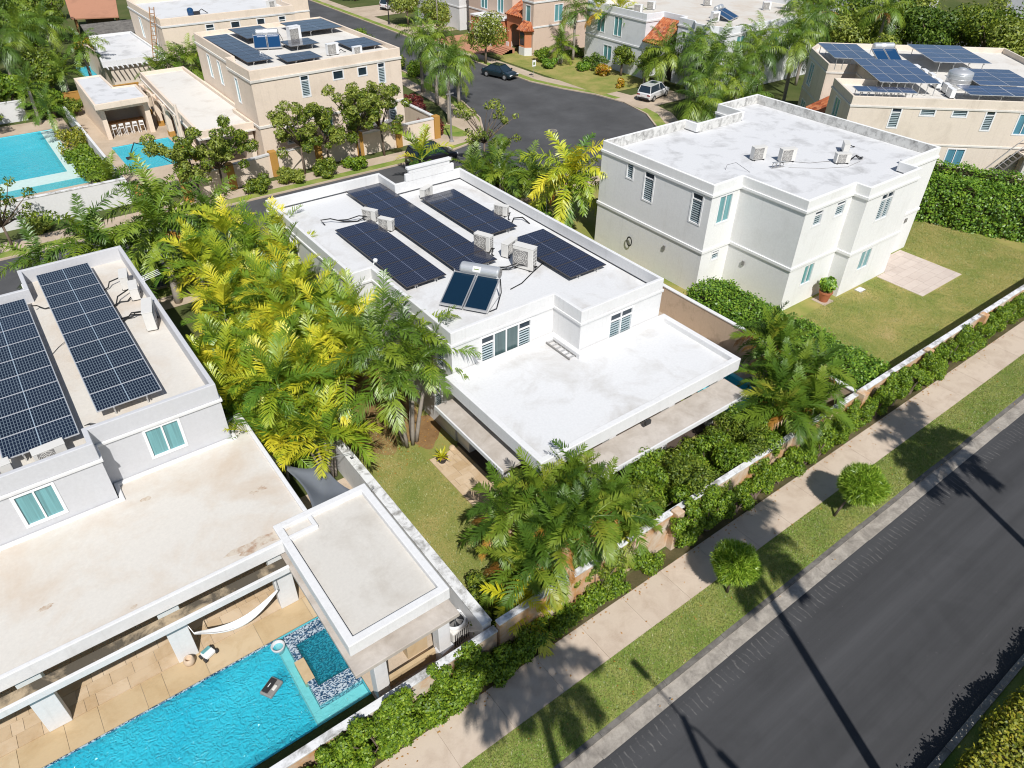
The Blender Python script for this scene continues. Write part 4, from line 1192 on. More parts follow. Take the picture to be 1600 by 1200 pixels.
# garden things of the central and right lots
def plant_pot(t, r, h, mat):
    mb = MB(); mb.lathe([(r*0.62, 0), (r*0.9, h*0.8), (r, h*0.82), (r, h), (r*0.88, h), (r*0.85, h*0.85)], (0, 0, 0), 22); mb.build('pot', mat, t, smooth=False)
    mb = MB(); mb.lathe([(0.01, h*0.88), (r*0.87, h*0.88), (r*0.87, h*0.90), (0.01, h*0.90)], (0, 0, 0), 18); mb.build('earth', 'soil', t)
t = thing('garden_stone', 'pale rock on the corner of the porch patio', 'rock', (12.95, 21.55, 0))
mb = MB(); mb.lathe([(0.12, 0), (0.17, 0.06), (0.13, 0.15), (0.05, 0.18)], (0, 0, 0), 9); mb.build('rock', 'travertine', t)
t = thing('drain_cover', 'small white drain cover on the dry lawn by the right house', 'drain cover', (42.5, 18.75, 0.0))
MB().box(-0.3, -0.2, 0, 0.3, 0.2, 0.04).build('plate', 'mould_wall_top', t); MB().box(-0.34, -0.24, 0, 0.34, 0.24, 0.02).build('rim', 'gutter_concrete', t)
t = thing('gas_cylinder', 'white gas tank standing in the corner of the right house', 'gas tank', (36.35, 23.9, 0))
mb = MB(); mb.lathe([(0.3, 0), (0.36, 0.06), (0.36, 0.85), (0.28, 1.02), (0.1, 1.08)], (0, 0, 0), 20); mb.build('tank', 'white_metal', t, smooth=True)
mb = MB(); mb.lathe([(0.2, 1.02), (0.21, 1.2), (0.18, 1.2), (0.17, 1.05)], (0, 0, 0), 16); mb.build('collar', 'white_metal', t); mb = MB(); mb.tube([(0, 0, 1.05), (0, 0, 1.25), (0.15, 0, 1.3), (0.5, 0.2, 1.2)], 0.02, 5); mb.build('gas_hose', 'dark_metal', t)

# ================================================================== OTHER HOUSES
# tan house at the far right, turned about 41 degrees
EA = R(-41.5); EO = (56.5, 30.5, 0)
ep = [(0, 0), (20, 0), (20, 19), (2.2, 19), (0.8, 16.4), (0.8, 10.2), (3.4, 10.2), (3.4, 5.4), (0, 5.4)]
e_t, elp = house('tan_house', 'tan two-storey house at the right edge crowded with solar arrays', ep, 6.55, 7.2, 6.75, [
    W(0, 3.25, 4.02, 4.88, 6.48, LT), W(0, 5.45, 6.6, 5.9, 6.5, LV), W(0, 7.9, 9.05, 5.9, 6.5, LV), W(0, 10.45, 11.15, 4.92, 6.5, LT), W(0, 8.6, 10.0, 2.0, 3.4, BL2), W(0, 13.0, 14.2, 4.7, 6.3, BL2), W(0, 16.0, 17.2, 4.7, 6.3, BL2),
    W(8, 1.6, 3.0, 4.2, 6.2, PN2), W(8, 1.6, 3.0, 1.0, 2.8, PN2), W(4, 1.0, 2.4, 4.2, 6.2, PN2), W(4, 1.0, 2.4, 0.9, 2.8, PN2), W(3, 0.9, 1.9, 4.6, 6.1, LT)],
    'tan_paint', 'beige_roof', site=False, loc=EO, rz=EA, belts=((3.56, 3.72, 0.05),), trim='beige_roof', cornice=(0.16, 0.06))
# tiled lean-to roof in the notch
def tiled_roof(t, quad, n=10, mat='roof_tile'):
    """slope of barrel tiles: each course of covers is a half-round run"""
    a, b, c, d = [Vector(p) for p in quad]       # a-b eave, d-c ridge
    nrm = (b-a).cross(d-a).normalized()
    for k in range(n):
        u0, u1 = k/n, (k+1)/n
        p0, p1 = a.lerp(b, u0), a.lerp(b, u1); q0, q1 = d.lerp(c, u0), d.lerp(c, u1)
        mb = MB(); m = 5
        for j in range(m+1):
            f = j/m; h = nrm*((p1-p0).length*0.32*math.sin(PI*f))
            mb.v += [tuple(p0.lerp(p1, f)+h), tuple(q0.lerp(q1, f)+h)]
        for j in range(m):
            mb.f.append((2*j, 2*j+2, 2*j+3, 2*j+1)); mb.m.append(0)
        mb.build('tile_run', mat, t, smooth=True)
    mb = MB(); mb.face([a, b, c, d]); mb.face([a-nrm*0.12, d-nrm*0.12, c-nrm*0.12, b-nrm*0.12]); mb.face([a, a-nrm*0.12, b-nrm*0.12, b]); mb.build('roof_boarding', 'roof_tile', t)
m_, n_, l_ = new_mat('roof_tile')
b_ = bsdf(n_, l_, 0.85, 0.15); p_ = wpos(n_)
v_ = n_.new("ShaderNodeTexVoronoi"); v_.inputs["Scale"].default_value = 3.0; l_.new(p_, v_.inputs["Vector"])
s_ = n_.new("ShaderNodeSeparateColor"); l_.new(v_.outputs["Color"], s_.inputs[0])
l_.new(ramp(n_, l_, s_.outputs[0], [(0.0, (0.22, 0.06, 0.03)), (0.4, (0.42, 0.13, 0.055)), (0.75, (0.50, 0.20, 0.09)), (1.0, (0.30, 0.13, 0.09))]), b_.inputs["Base Color"])
tiled_roof(e_t, [(-0.3, 10.1, 3.4), (-0.3, 5.5, 3.4), (3.3, 5.5, 5.4), (3.3, 10.1, 5.4)], 9)
MB().box(-0.2, 5.5, 0, 0.1, 10.1, 3.25).build('porch_wall', 'tan_paint', e_t)
mb = MB(); mb.lathe([(0.55, -0.03), (0.6, 0.0), (0.55, 0.03)], (-0.2, 7.6, 2.2), 16, 'x'); mb.build('round_window', 'dark_glass', e_t)
EK = dict(rot=EA, org=EO)
solar_array('blue solar array of six panels at the back corner of the tan roof', 1.1, 10.0, 4.7, 15.8, 7.75, 6.75, 3, 2, 'blue', portrait=True, tilt=0.0, **EK)
solar_array('blue solar array of twelve panels in the middle of the tan roof', 2.6, 2.3, 7.4, 10.0, 7.75, 6.75, 4, 3, 'blue', portrait=True, **EK)
solar_array('single row of four blue panels along the front parapet of the tan roof', 0.4, 0.4, 5.0, 1.95, 7.45, 6.75, 4, 1, 'blue', portrait=True, **EK)
solar_array('blue solar array of eight wide panels at the back of the tan roof', 9.6, 9.7, 14.5, 16.5, 7.75, 6.75, 2, 4, 'blue', **EK)
solar_array('blue solar array at the right edge behind the steel water tank', 10.9, 3.4, 15.6, 8.8, 7.5, 6.75, 2, 4, 'blue', **EK)
solar_array('blue solar array along the front edge right of the tank on the tan roof', 8.9, 0.35, 15.6, 3.1, 7.5, 6.75, 2, 3, 'blue', **EK)
def eloc(a, b):
    return (EO[0]+a*math.cos(EA)-b*math.sin(EA), EO[1]+a*math.sin(EA)+b*math.cos(EA))
x, y = eloc(10.0, 5.2)
t = thing('water_tank', 'round steel water tank among the solar arrays of the tan house', 'water tank', (x, y, 6.75))
mb = MB(); mb.lathe([(0.9, 0), (0.95, 0.05), (0.95, 1.25), (0.93, 1.3), (0.5, 1.48), (0.3, 1.52), (0.28, 1.6), (0.05, 1.6)], (0, 0, 0), 32); mb.build('shell', 'steel', t, smooth=True)
for k in range(4):
    mb = MB(); mb.lathe([(0.952, 0.2+k*0.3), (0.97, 0.22+k*0.3), (0.952, 0.24+k*0.3)], (0, 0, 0), 32); mb.build('rib', 'steel', t)
for k, (a, b) in enumerate(((8.2, 9.6), (8.35, 8.1), (8.5, 6.9), (8.3, 5.0), (8.5, 3.6), (8.35, 2.3))):
    x, y = eloc(a, b)
    ac_unit(['farthest', 'second farthest', 'third farthest', 'third nearest', 'second nearest', 'nearest'][k] + ' condenser in the row of six between the solar arrays of the tan house', x, y, 6.75, EA+R(90), 0.9, 0.36, 0.68, group='condenser row on the tan roof', shell='white_metal')
x, y = eloc(7.0, 12.4)
heater('two-panel water heater with a tank behind the solar arrays of the tan house', x, y, 6.85, EA+R(10), glass='heater_blue')
# stair with tank platform at the right edge
x, y = eloc(12.3, -0.1)
t = thing('outdoor_stair', 'steep metal stair climbing the front of the tan house at the right edge', 'stair', (x, y, 0), EA)
for yy in (-1.0, -0.2):
    mb = MB(); mb.tube([(-1.2, yy, 0.0), (1.6, yy, 3.5)], 0.07, 6); mb.build('stringer', 'kerb_dark', t); mb = MB(); mb.tube([(-1.2, yy, 0.9), (1.6, yy, 4.4), (3.5, yy, 4.4)], 0.03, 6); mb.build('handrail', 'alu', t)
for k in range(12):
    MB().box(-1.2+k*0.235, -1.0, 0.25+k*0.29, -0.92+k*0.235, -0.2, 0.29+k*0.29).build('tread', 'kerb_dark', t)
MB().box(1.6, -1.6, 3.35, 7, -0.06, 3.5).build('landing', 'tan_paint', t); MB().box(1.7, -1.5, 0, 2.0, -1.2, 3.35).build('landing_post', 'beige_roof', t); MB().box(2.0, -0.2, 0.0, 7, -0.1, 3.35).build('landing_back', 'tan_wall', t)
x, y = eloc(14.6, -0.9)
t = thing('hose_coil', 'orange hose coil on the stair landing of the tan house', 'hose', (x, y, 3.5), EA)
for k in range(4):
    mb = MB(); mb.tube([(0.42*math.cos(a*PI/10), 0.05*k, 0.5+0.42*math.sin(a*PI/10)) for a in range(21)], 0.05, 7, False); mb.build('loop', 'terracotta', t, smooth=True)

# beige house with pavilion and pool at the upper left
fp = [(19.6, 61.0), (33.6, 61.4), (33.6, 78.0), (20.4, 77.5), (20.2, 66.5), (19.6, 66.5)]
f_t, flp = house('beige_house', 'beige two-storey house with blue solar arrays at the upper left', fp, 7.15, 7.9, 7.5, [
    W(0, 4.2, 4.95, 5.2, 6.9, LT), W(0, 7.2, 8.2, 6.15, 6.85, DK), W(0, 9.6, 10.5, 6.1, 6.8, DK), W(0, 11.6, 12.3, 5.2, 6.9, LT),
    W(0, 2.2, 3.1, 1.6, 3.1, LT), W(0, 5.4, 6.6, 1.2, 3.1, PN2), W(0, 8.6, 9.4, 1.4, 3.1, LT), W(0, 12.4, 13.1, 1.3, 3.1, LT),
    W(5, 1.4, 2.1, 4.6, 6.6, PN1), W(3, 3.0, 3.8, 4.6, 6.6, PN1), W(3, 6.0, 6.8, 4.6, 6.6, PN1), W(1, 2, 3.2, 4.8, 6.6, LT)],
    'beige_paint', 'beige_roof', belts=((3.3, 3.52, 0.07),), trim='beige_roof', cornice=(0.2, 0.08))
fl = [(14.9, 62.3), (19.55, 62.3), (19.55, 66.6), (20.15, 66.6), (20.35, 84.0), (16.0, 84.0)]
mb = MB(); mb.ring(fl, poly_offset(fl, -0.2), 3.0, 3.62); mb.build('wing_parapet', 'beige_paint', f_t, bev=0.03)
mb = MB(); mb.ring(poly_offset(fl, 0.1), poly_offset(fl, -0.1), 2.9, 3.02); mb.build('wing_cornice', 'beige_roof', f_t)
mb = MB(); mb.prism(poly_offset(fl, -0.16), 3.0, 3.3); mb.build('wing_roof', 'beige_roof', f_t)
for k, yy in enumerate((62.5, 66.2, 70.0, 73.8, 77.6, 82.0)):
    MB().box(15.0+0.05*k, yy, 0, 15.45+0.05*k, yy+0.5, 2.9).build('arcade_pier', 'beige_paint', f_t); MB().box(14.96+0.05*k, yy-0.04, 0, 15.49+0.05*k, yy+0.54, 0.5).build('pier_base', 'ochre_paint', f_t)
    if k < 5:
        mb = MB(); n = 9; ys = [(62.5, 66.2, 70.0, 73.8, 77.6, 82.0)[k]+0.5, (62.5, 66.2, 70.0, 73.8, 77.6, 82.0)[k+1]]
        for j in range(n):
            a0, a1 = PI*j/n, PI*(j+1)/n
            yA = (ys[0]+ys[1])/2-(ys[1]-ys[0])/2*math.cos(a0); yB = (ys[0]+ys[1])/2-(ys[1]-ys[0])/2*math.cos(a1)
            zA, zB = 2.0+0.75*math.sin(a0), 2.0+0.75*math.sin(a1)
            xx = 15.1+0.05*k
            mb.face([(xx, yA, zA), (xx, yB, zB), (xx, yB, 2.9), (xx, yA, 2.9)]); mb.face([(xx+.3, yA, zA), (xx+.3, yA, 2.9), (xx+.3, yB, 2.9), (xx+.3, yB, zB)]); mb.face([(xx, yA, zA), (xx+.3, yA, zA), (xx+.3, yB, zB), (xx, yB, zB)])
        mb.build('arch', 'beige_paint', f_t)
MB().box(19.0, 62.5, 0, 19.4, 84, 3.0).build('wing_back_wall', 'tan_paint', f_t)
solar_array('long blue solar array on the left roof edge of the beige house', 20.6, 64.0, 22.9, 75.5, 7.82, 7.5, 1, 9, 'dark')
solar_array('blue solar array at the front corner of the beige roof', 23.4, 62.3, 26.6, 65.0, 7.82, 7.5, 1, 2, 'dark')
solar_array('small blue solar array in the middle of the beige roof', 25.6, 66.8, 28.4, 69.4, 7.92, 7.5, 1, 2, 'dark')
solar_array('blue solar array at the right corner of the beige roof', 30.0, 63.6, 33.1, 67.2, 7.82, 7.5, 1, 3, 'dark')
solar_array('blue solar array behind the vent box on the beige roof', 23.4, 71.5, 26.6, 76.5, 8.02, 7.5, 1, 4, 'dark')
solar_array('blue solar array at the back right of the beige roof', 28.6, 71.5, 33.0, 76.5, 8.02, 7.5, 1, 4, 'dark')
ac_unit('tall white condenser near the back arrays of the beige roof', 27.6, 70.6, 7.5, R(10), 1.2, 0.6, 1.3, shell='white_metal')
ac_unit('white condenser near the front parapet of the beige roof', 28.2, 63.8, 7.5, R(5), 1.1, 0.4, 0.95, hose=[(1.4, 0.2)], shell='white_metal')
ac_unit('small white condenser beside the front arrays of the beige roof', 30.0, 62.6, 7.5, R(5), 0.85, 0.36, 0.7, shell='white_metal')
heater('water heater with a long tank on the beige roof', 24.2, 68.6, 7.5, R(-20), glass='heater_blue')
ac_unit('white generator box behind the beige boundary wall', 30.6, 60.3, 0.9, R(-3), 2.2, 1.0, 1.2, group=None, shell='white_metal')
# boundary wall with ochre piers
t = thing('boundary_wall', 'beige boundary wall with ochre piers below the beige house', 'wall', (20, 58.9, 0), site=True)
pts = [(8.6, 57.4), (11.9, 57.6), (15.6, 58.2), (19.5, 58.9), (23.5, 59.0), (27.5, 59.1), (31.5, 59.2), (35.7, 59.3)]
for (xa, ya), (xb, yb) in zip(pts, pts[1:]):
    d = Vector((xb-xa, yb-ya)).normalized(); nn = Vector((-d.y, d.x))*0.12
    q = [(xa-nn.x, ya-nn.y), (xb-nn.x, yb-nn.y), (xb+nn.x, yb+nn.y), (xa+nn.x, ya+nn.y)]
    if xa > 9:
        MB().prism(q, 0, 1.85).build('wall_panel', 'beige_paint', t)
        MB().prism(poly_offset(q, 0.05), 1.85, 1.97).build('coping', 'white_roof', t)
for (xa, ya) in pts:
    MB().box(xa-0.3, ya-0.3, 0, xa+0.3, ya+0.3, 2.1).build('pier', 'ochre_paint', t, bev=0.02)
MB().box(35.6, 59.55, 0, 35.85, 66, 1.85).build('wall_panel', 'beige_paint', t); MB().box(35.55, 59.55, 1.85, 35.9, 66, 1.97).build('coping', 'white_roof', t)
lot('upper_terrace', 'footway_far', 8.5, 59.4, 19.0, 90.0, 0.016, [POOL_HOLES[2]])
lot('upper_terrace', 'footway_far', -8.0, 60.6, 8.0, 86.0, 0.016, [POOL_HOLES[1]])
pool('swimming_pool', 'small turquoise pool with a hose in front of the covered bar', 9.9, 66.6, 14.9, 73.9, 1.3, -0.06, 'pool_plaster', 'pool_water_far')
p1 = pool('swimming_pool', 'turquoise pool behind the white wall at the left edge', -6.0, 66.2, 6.5, 82.6, 1.3, -0.06, 'pool_plaster', 'pool_water_far')
MB().box(-5.98, 68.0, -1.2, 6.48, 70.0, -0.03).build('shallow_shelf', 'pool_plaster_pale', p1); MB().box(5.5, 70.0, -1.2, 6.48, 82.58, -0.04).build('side_step', 'pool_plaster_pale', p1)
t = thing('pool_hose', 'dark hose bent over the water of the small pool', 'hose', (11.0, 71.0, 0), site=True)
mb = MB(); mb.tube([(10.6, 70.2, -0.02), (10.9, 71.2, 0.05), (11.6, 72.2, 0.6), (12.6, 72.6, 0.05), (14.0, 72.0, -0.03)], 0.05, 6); mb.build('hose', 'dark_metal', t, smooth=True)
MB().box(10.3, 69.9, -0.06, 10.9, 70.5, 0.06).build('hose_head', 'dark_metal', t, bev=0.04)
# covered bar
bt = thing('bar_pavilion', 'beige covered bar with a stained white L-shaped roof beside the pool', 'pavilion', (12.0, 80.0, 0), site=True)
bp = [(9.8, 75.3), (14.5, 75.5), (14.7, 80.4), (12.7, 80.6), (12.7, 86.0), (10.2, 86.0)]
mb = MB(); mb.ring(bp, poly_offset(bp, -0.2), 2.95, 3.45); mb.build('roof_edge', 'beige_paint', bt, bev=0.03)
mb = MB(); mb.prism(poly_offset(bp, -0.16), 2.95, 3.33); mb.build('roof', 'grey_roof', bt)
MB().box(10.2, 76.2, 0, 10.6, 85.8, 2.95).build('side_wall', 'beige_paint', bt); MB().box(14.0, 76.2, 0, 14.45, 80.2, 2.95).build('side_wall', 'beige_paint', bt); MB().box(10.6, 79.8, 0, 14.0, 80.1, 2.95).build('back_wall', 'tan_paint', bt); MB().box(10.6, 76.1, 2.6, 14.0, 76.3, 2.95).build('lintel', 'beige_paint', bt)
MB().box(10.8, 77.6, 0, 13.9, 78.1, 1.0).build('bar_counter', 'travertine', bt); MB().box(10.7, 77.35, 1.0, 13.95, 78.15, 1.08).build('bar_top', 'wood', bt)
for k in range(5):
    t = thing('bar_stool', ['white bar stool at the left end of the covered bar', 'second white bar stool from the left at the covered bar', 'middle white bar stool at the covered bar', 'fourth white bar stool from the left at the covered bar', 'white bar stool at the right end of the covered bar'][k], 'stool', (11.05+k*0.62, 76.95, 0.02), R(random.uniform(-12, 12)), 'stools at the covered bar')
    MB().box(-0.2, -0.2, 0.66, 0.2, 0.2, 0.71).build('seat', 'white_metal', t, bev=0.01); MB().box(-0.2, -0.22, 0.9, 0.2, -0.18, 1.1).build('backrest', 'white_metal', t, bev=0.01)
    for sx in (-0.18, 0.18):
        for sy in (-0.18, 0.18):
            mb = MB(); mb.tube([(sx*1.2, sy*1.2, 0), (sx, sy, 0.68), (sx, sy, 0.9 if sy < 0 else 0.68)], 0.025, 5); mb.build('leg', 'white_metal', t)
# white wall round the left pool
garden_wall('garden_wall', 'white wall in front of the left pool with a tree shadow on it', -14, 59.8, 8.25, 60.1, 2.0, 'white_paint', 'mould_wall_top')
garden_wall('garden_wall', 'white wall running back between the two upper pools', 8.2, 60.12, 8.42, 84, 1.5, 'white_paint', 'white_paint')
garden_wall('garden_wall', 'white wall at the far end of the left pool', -14, 87.0, 5.2, 87.3, 1.9, 'white_paint', 'white_paint')
garden_wall('garden_wall', 'ochre wall behind the covered bar', 8.5, 88.6, 16.5, 88.85, 1.6, 'ochre_paint', 'ochre_paint')
t = thing('rubbish_bin', 'green wheeled bin by the ochre pier of the upper wall', 'bin', (10.4, 60.0, 0.02), R(15))
mb = MB(); mb.prism([(-0.5, -0.4), (0.5, -0.4), (0.5, 0.4), (-0.5, 0.4)], 0.1, 1.1); mb.build('body', 'bin_green' if 'bin_green' in MATS else 'crownshaft', t, bev=0.05); mb = MB(); mb.box(-0.55, -0.46, 1.1, 0.55, 0.45, 1.2); mb.build('lid', 'crownshaft', t, bev=0.05)
# beige house at the very top left
f2 = [(20.4, 89.4), (35.4, 89.4), (35.4, 103.0), (20.4, 103.0)]
f2_t, f2lp = house('beige_house', 'beige flat-roofed house at the top with a ladder on its corner', f2, 6.5, 7.2, 6.7, [
    W(0, 4.6, 5.5, 4.4, 6.2, LT), W(0, 7.4, 8.4, 5.5, 6.2, DK), W(0, 10.4, 11.3, 5.5, 6.2, DK), W(0, 13.0, 13.8, 4.4, 6.2, LT), W(3, 9.6, 10.4, 3.9, 6.0, PN1), W(3, 4.0, 4.9, 3.9, 6.0, PN1)],
    'beige_paint', 'white_roof', belts=(), trim='white_roof', cornice=(0.18, 0.07))
fl2 = [(13.9, 91.0), (20.35, 91.0), (20.35, 105.0), (15.5, 105.0)]
mb = MB(); mb.ring(fl2, poly_offset(fl2, -0.2), 2.9, 3.5); mb.build('wing_parapet', 'white_paint', f2_t); mb = MB(); mb.prism(poly_offset(fl2, -0.16), 2.9, 3.3); mb.build('wing_roof', 'grey_roof', f2_t)
MB().box(14.6, 91.4, 0, 20.3, 91.7, 2.9).build('wing_wall', 'tan_paint', f2_t); MB().box(14.6, 91.7, 0, 14.9, 104.5, 2.9).build('wing_wall', 'beige_paint', f2_t)
for k in range(9):
    MB().box(14.2+k*0.5, 90.2, 2.8, 14.3+k*0.5, 91.0, 2.95).build('pergola_rafter', 'white_paint', f2_t)
ac_unit('grey condenser on the roof of the top beige house', 33.6, 91.5, 6.7, R(20), 1.1, 0.5, 0.8)
t = thing('roof_pump', 'blue pump drum on the roof of the top beige house', 'pump', (24.6, 92.6, 6.7))
mb = MB(); mb.lathe([(0.3, 0), (0.34, 0.1), (0.34, 0.6), (0.2, 0.75), (0.05, 0.78)], (0, 0, 0), 16); mb.build('drum', 'heater_blue', t, smooth=True); MB().box(0.3, -0.15, 0, 1.0, 0.15, 0.35).build('pump_block', 'dark_metal', t, bev=0.03); mb = MB(); mb.tube([(0.9, 0, 0.3), (1.3, 0.1, 0.5), (1.8, -0.2, 0.1)], 0.05, 6); mb.build('pipe', 'dark_metal', t)
t = thing('ladder', 'orange wooden ladder leaning on the corner of the top beige house', 'ladder', (20.0, 90.6, 0), R(-50))
for sx in (-0.28, 0.28):
    mb = MB(); mb.tube([(sx, -1.2, 3.35), (sx, 0.35, 8.2)], 0.05, 5); mb.build('rail', 'wood', t)
for k in range(12):
    f = (k+0.5)/12; mb = MB(); mb.tube([(-0.28, -1.2+1.55*f, 3.35+4.85*f), (0.28, -1.2+1.55*f, 3.35+4.85*f)], 0.035, 5); mb.build('rung', 'wood', t)
pool('swimming_pool', 'small teal pool half hidden by palms at the top left', 13.2, 100.5, 17.5, 106.0, 1.0, -0.06, 'pool_plaster', 'pool_water_far')
# sheds at the top left
t = thing('shed', 'open shed with a grey metal roof behind the white flat roof', 'shed', (19.5, 112, 0), site=True)
mb = MB(); mb.face([(16.2, 110.2, 2.4), (22.6, 110.2, 2.4), (22.8, 114.6, 3.1), (16.4, 114.6, 3.1)]); o = mb.build('roof', 'kerb_dark', t); md = o.modifiers.new('t', 'SOLIDIFY'); md.thickness = 0.12
MB().box(16.6, 113.9, 0, 22.5, 114.1, 2.8).build('back_wall', 'wood', t); MB().box(16.5, 110.4, 0, 22.4, 110.5, 1.2).build('front_boards', 'wood', t)
for xx in (16.6, 19.5, 22.3):
    MB().box(xx, 110.3, 0, xx+0.15, 110.45, 2.4).build('post', 'wood', t)
t = thing('shed', 'garden shed with a faded red roof at the top left', 'shed', (22, 128, 0), site=True)
mb = MB(); mb.face([(16.8, 123.5, 2.4), (22.5, 121.5, 2.4), (24.5, 130.5, 3.6), (18.0, 132.0, 3.6)]); o = mb.build('roof', 'terracotta_pave', t); md = o.modifiers.new('t', 'SOLIDIFY'); md.thickness = 0.15
MB().box(19.5, 123.5, 0, 22.2, 130.0, 2.5).build('wall', 'dark_tile', t)
for (xx, yy) in ((17.2, 124.0), (22.2, 122.2), (23.9, 130.0), (18.4, 131.2)):
    MB().box(xx, yy, 0, xx+0.2, yy+0.2, 2.5).build('post', 'wood', t)

# pink house with arched porch at the top centre
gp = [(63.3, 79.6), (76, 79.6), (76, 96), (64.4, 96), (64.4, 85.6), (66.2, 85.6), (66.2, 81.9), (63.3, 81.9)]
g1, g1lp = house('pink_house', 'pinkish house with an orange arched porch at the top centre', gp, 6.4, 7.0, 6.4, [
    W(7, 0.7, 1.7, 3.9, 5.9, PN1), W(3, 3.0, 4.6, 3.8, 5.8, PN2), W(3, 7.0, 8.4, 3.8, 5.8, PN2), W(3, 3.0, 4.6, 0.9, 2.6, PN2), W(0, 3.5, 4.9, 3.8, 5.8, PN2)],
    'pink_paint', 'white_roof', belts=((3.3, 3.5, 0.06),), trim='white_paint', cornice=(0.2, 0.08))
# arch
mb = MB(); n = 10
for (xx) in (63.5,):
    y0, y1 = 81.9, 85.6; zt = 4.2
    mb.box(xx, y0, 0, xx+0.4, y0+0.55, 2.3); mb.box(xx, y1-0.55, 0, xx+0.4, y1, 2.3)
    for j in range(n):
        a0, a1 = PI*j/n, PI*(j+1)/n; c = (y0+y1)/2; r = (y1-y0)/2-0.55
        yA, yB = c-r*math.cos(a0), c-r*math.cos(a1); zA, zB = 2.3+0.9*math.sin(a0), 2.3+0.9*math.sin(a1)
        for q in (xx, xx+0.4):
            mb.face([(q, yA, zA), (q, yB, zB), (q, yB, zt), (q, yA, zt)])
        mb.face([(xx, yA, zA), (xx+.4, yA, zA), (xx+.4, yB, zB), (xx, yB, zB)])
    mb.box(xx, y0, 2.3, xx+0.4, y0+0.55, zt); mb.box(xx, y1-0.55, 2.3, xx+0.4, y1, zt)
mb.build('porch_arch', 'orange_paint', g1)
tiled_roof(g1, [(63.2, 85.7, 4.2), (63.2, 81.9, 4.2), (66.1, 81.9, 5.6), (66.1, 85.7, 5.6)], 9)
for yy in (81.9, 85.1):
    MB().box(63.42, yy-0.03, 0, 63.98, yy+0.6, 0.75).build('arch_foot', 'white_paint', g1)
# bay window with tiled hat
mb = MB(); bay = [(62.4, 80.2), (63.25, 79.7), (63.25, 81.9), (62.4, 81.4)]
mb.prism(bay, 0, 1.0); mb.build('bay_base', 'white_paint', g1)
mb = MB(); mb.prism(poly_offset(bay, -0.04), 1.0, 3.0); mb.build('bay_window', 'orange_paint', g1)
for (xa, ya, xb, yb) in ((62.4, 81.25, 62.4, 80.35), (62.55, 80.15, 63.1, 79.83)):
    d = Vector((xb-xa, yb-ya)); d.normalize(); nn = Vector((d.y, -d.x))*(-0.03)
    mb = MB(); mb.face([(xa+nn.x, ya+nn.y, 1.25), (xb+nn.x, yb+nn.y, 1.25), (xb+nn.x, yb+nn.y, 2.8), (xa+nn.x, ya+nn.y, 2.8)]); mb.build('bay_pane', 'dark_glass', g1)
tiled_roof(g1, [(62.1, 81.7, 3.0), (62.1, 80.0, 3.0), (63.28, 80.2, 4.0), (63.28, 81.6, 4.0)], 5)
tiled_roof(g1, [(62.1, 80.0, 3.0), (63.28, 79.3, 3.0), (63.3, 80.1, 4.0), (63.28, 80.2, 4.0)], 4)
MB().box(62.0, 86.2, 0, 64.3, 92.0, 3.2).build('garage_box', 'orange_paint', g1); MB().box(61.9, 86.1, 3.2, 64.3, 92.1, 3.4).build('garage_coping', 'white_paint', g1); MB().box(61.95, 87.0, 0, 62.0, 91.2, 2.4).build('garage_door', 'off_white_metal', g1)
for k in range(5):
    MB().box(61.4-0.35*k, 82.2, 0, 62.3-0.35*k, 85.2, 0.62-0.12*k).build('step', 'terracotta_pave', g1)
# pale house with a tiled lean-to, top centre right
hp = [(69.0, 53.4), (90, 53.4), (90, 74), (67.4, 74), (67.4, 63.7), (70.2, 63.7), (70.2, 60.4), (69.2, 60.4), (69.2, 58.2), (68.3, 57.2), (68.3, 55.2), (69.0, 54.4)]
g2, g2lp = house('pale_house', 'pale grey house with a tiled lean-to and water heaters at the top', hp, 6.3, 7.0, 6.35, [
    W(8, 0.25, 1.15, 4.0, 6.0, PN1), W(9, 0.35, 1.65, 3.9, 6.0, PN2), W(7, 0.7, 1.3, 4.9, 5.7, DK), W(3, 2.0, 3.4, 3.9, 6.0, PN2), W(3, 5.0, 6.4, 3.9, 6.0, PN2), W(3, 3.5, 5.0, 0.9, 2.6, PN2), W(9, 0.4, 1.6, 1.0, 2.7, PN2), W(0, 2.0, 3.4, 4.0, 6.0, PN2), W(0, 8.0, 9.6, 4.0, 6.0, PN2)],
    'blue_grey_paint', 'cream_roof', belts=((3.2, 3.4, 0.07),), trim='white_paint', cornice=(0.2, 0.08))
tiled_roof(g2, [(67.0, 63.7, 4.2), (67.0, 60.5, 4.2), (70.1, 60.5, 6.4), (70.1, 63.7, 6.4)], 10)
MB().box(67.3, 60.5, 2.9, 67.6, 63.7, 4.1).build('porch_lintel', 'blue_grey_paint', g2); MB().box(67.3, 60.5, 0, 67.7, 60.9, 2.9).build('porch_pier', 'white_paint', g2); MB().box(67.3, 63.3, 0, 67.7, 63.7, 2.9).build('porch_pier', 'white_paint', g2); MB().box(70.0, 60.6, 0, 70.15, 63.6, 4.0).build('porch_back', 'dark_tile', g2)
heater('blue water heater panel at the front corner of the pale top roof', 76.0, 58.0, 6.35, R(20), 2, True, 'heater_blue', 1.3)
ac_unit('white condenser near the front of the pale top roof', 73.2, 58.6, 6.35, R(-10), 1.0, 0.5, 1.1, shell='white_metal')
ac_unit('condenser beside the tiled lean-to of the pale top roof', 69.8, 67.5, 6.35, R(-60), 1.0, 0.4, 0.9, shell='white_metal')
ac_unit('farther condenser beside the tiled lean-to of the pale top roof', 72.5, 68.0, 6.35, R(-60), 1.0, 0.4, 0.9, shell='white_metal')
ac_unit('condenser at the back of the pale top roof', 80.5, 66.0, 6.35, R(-30), 1.0, 0.4, 0.9, shell='white_metal')
ac_unit('condenser at the back right of the pale top roof', 84.5, 60.0, 6.35, R(-30), 1.0, 0.4, 0.9, shell='white_metal')
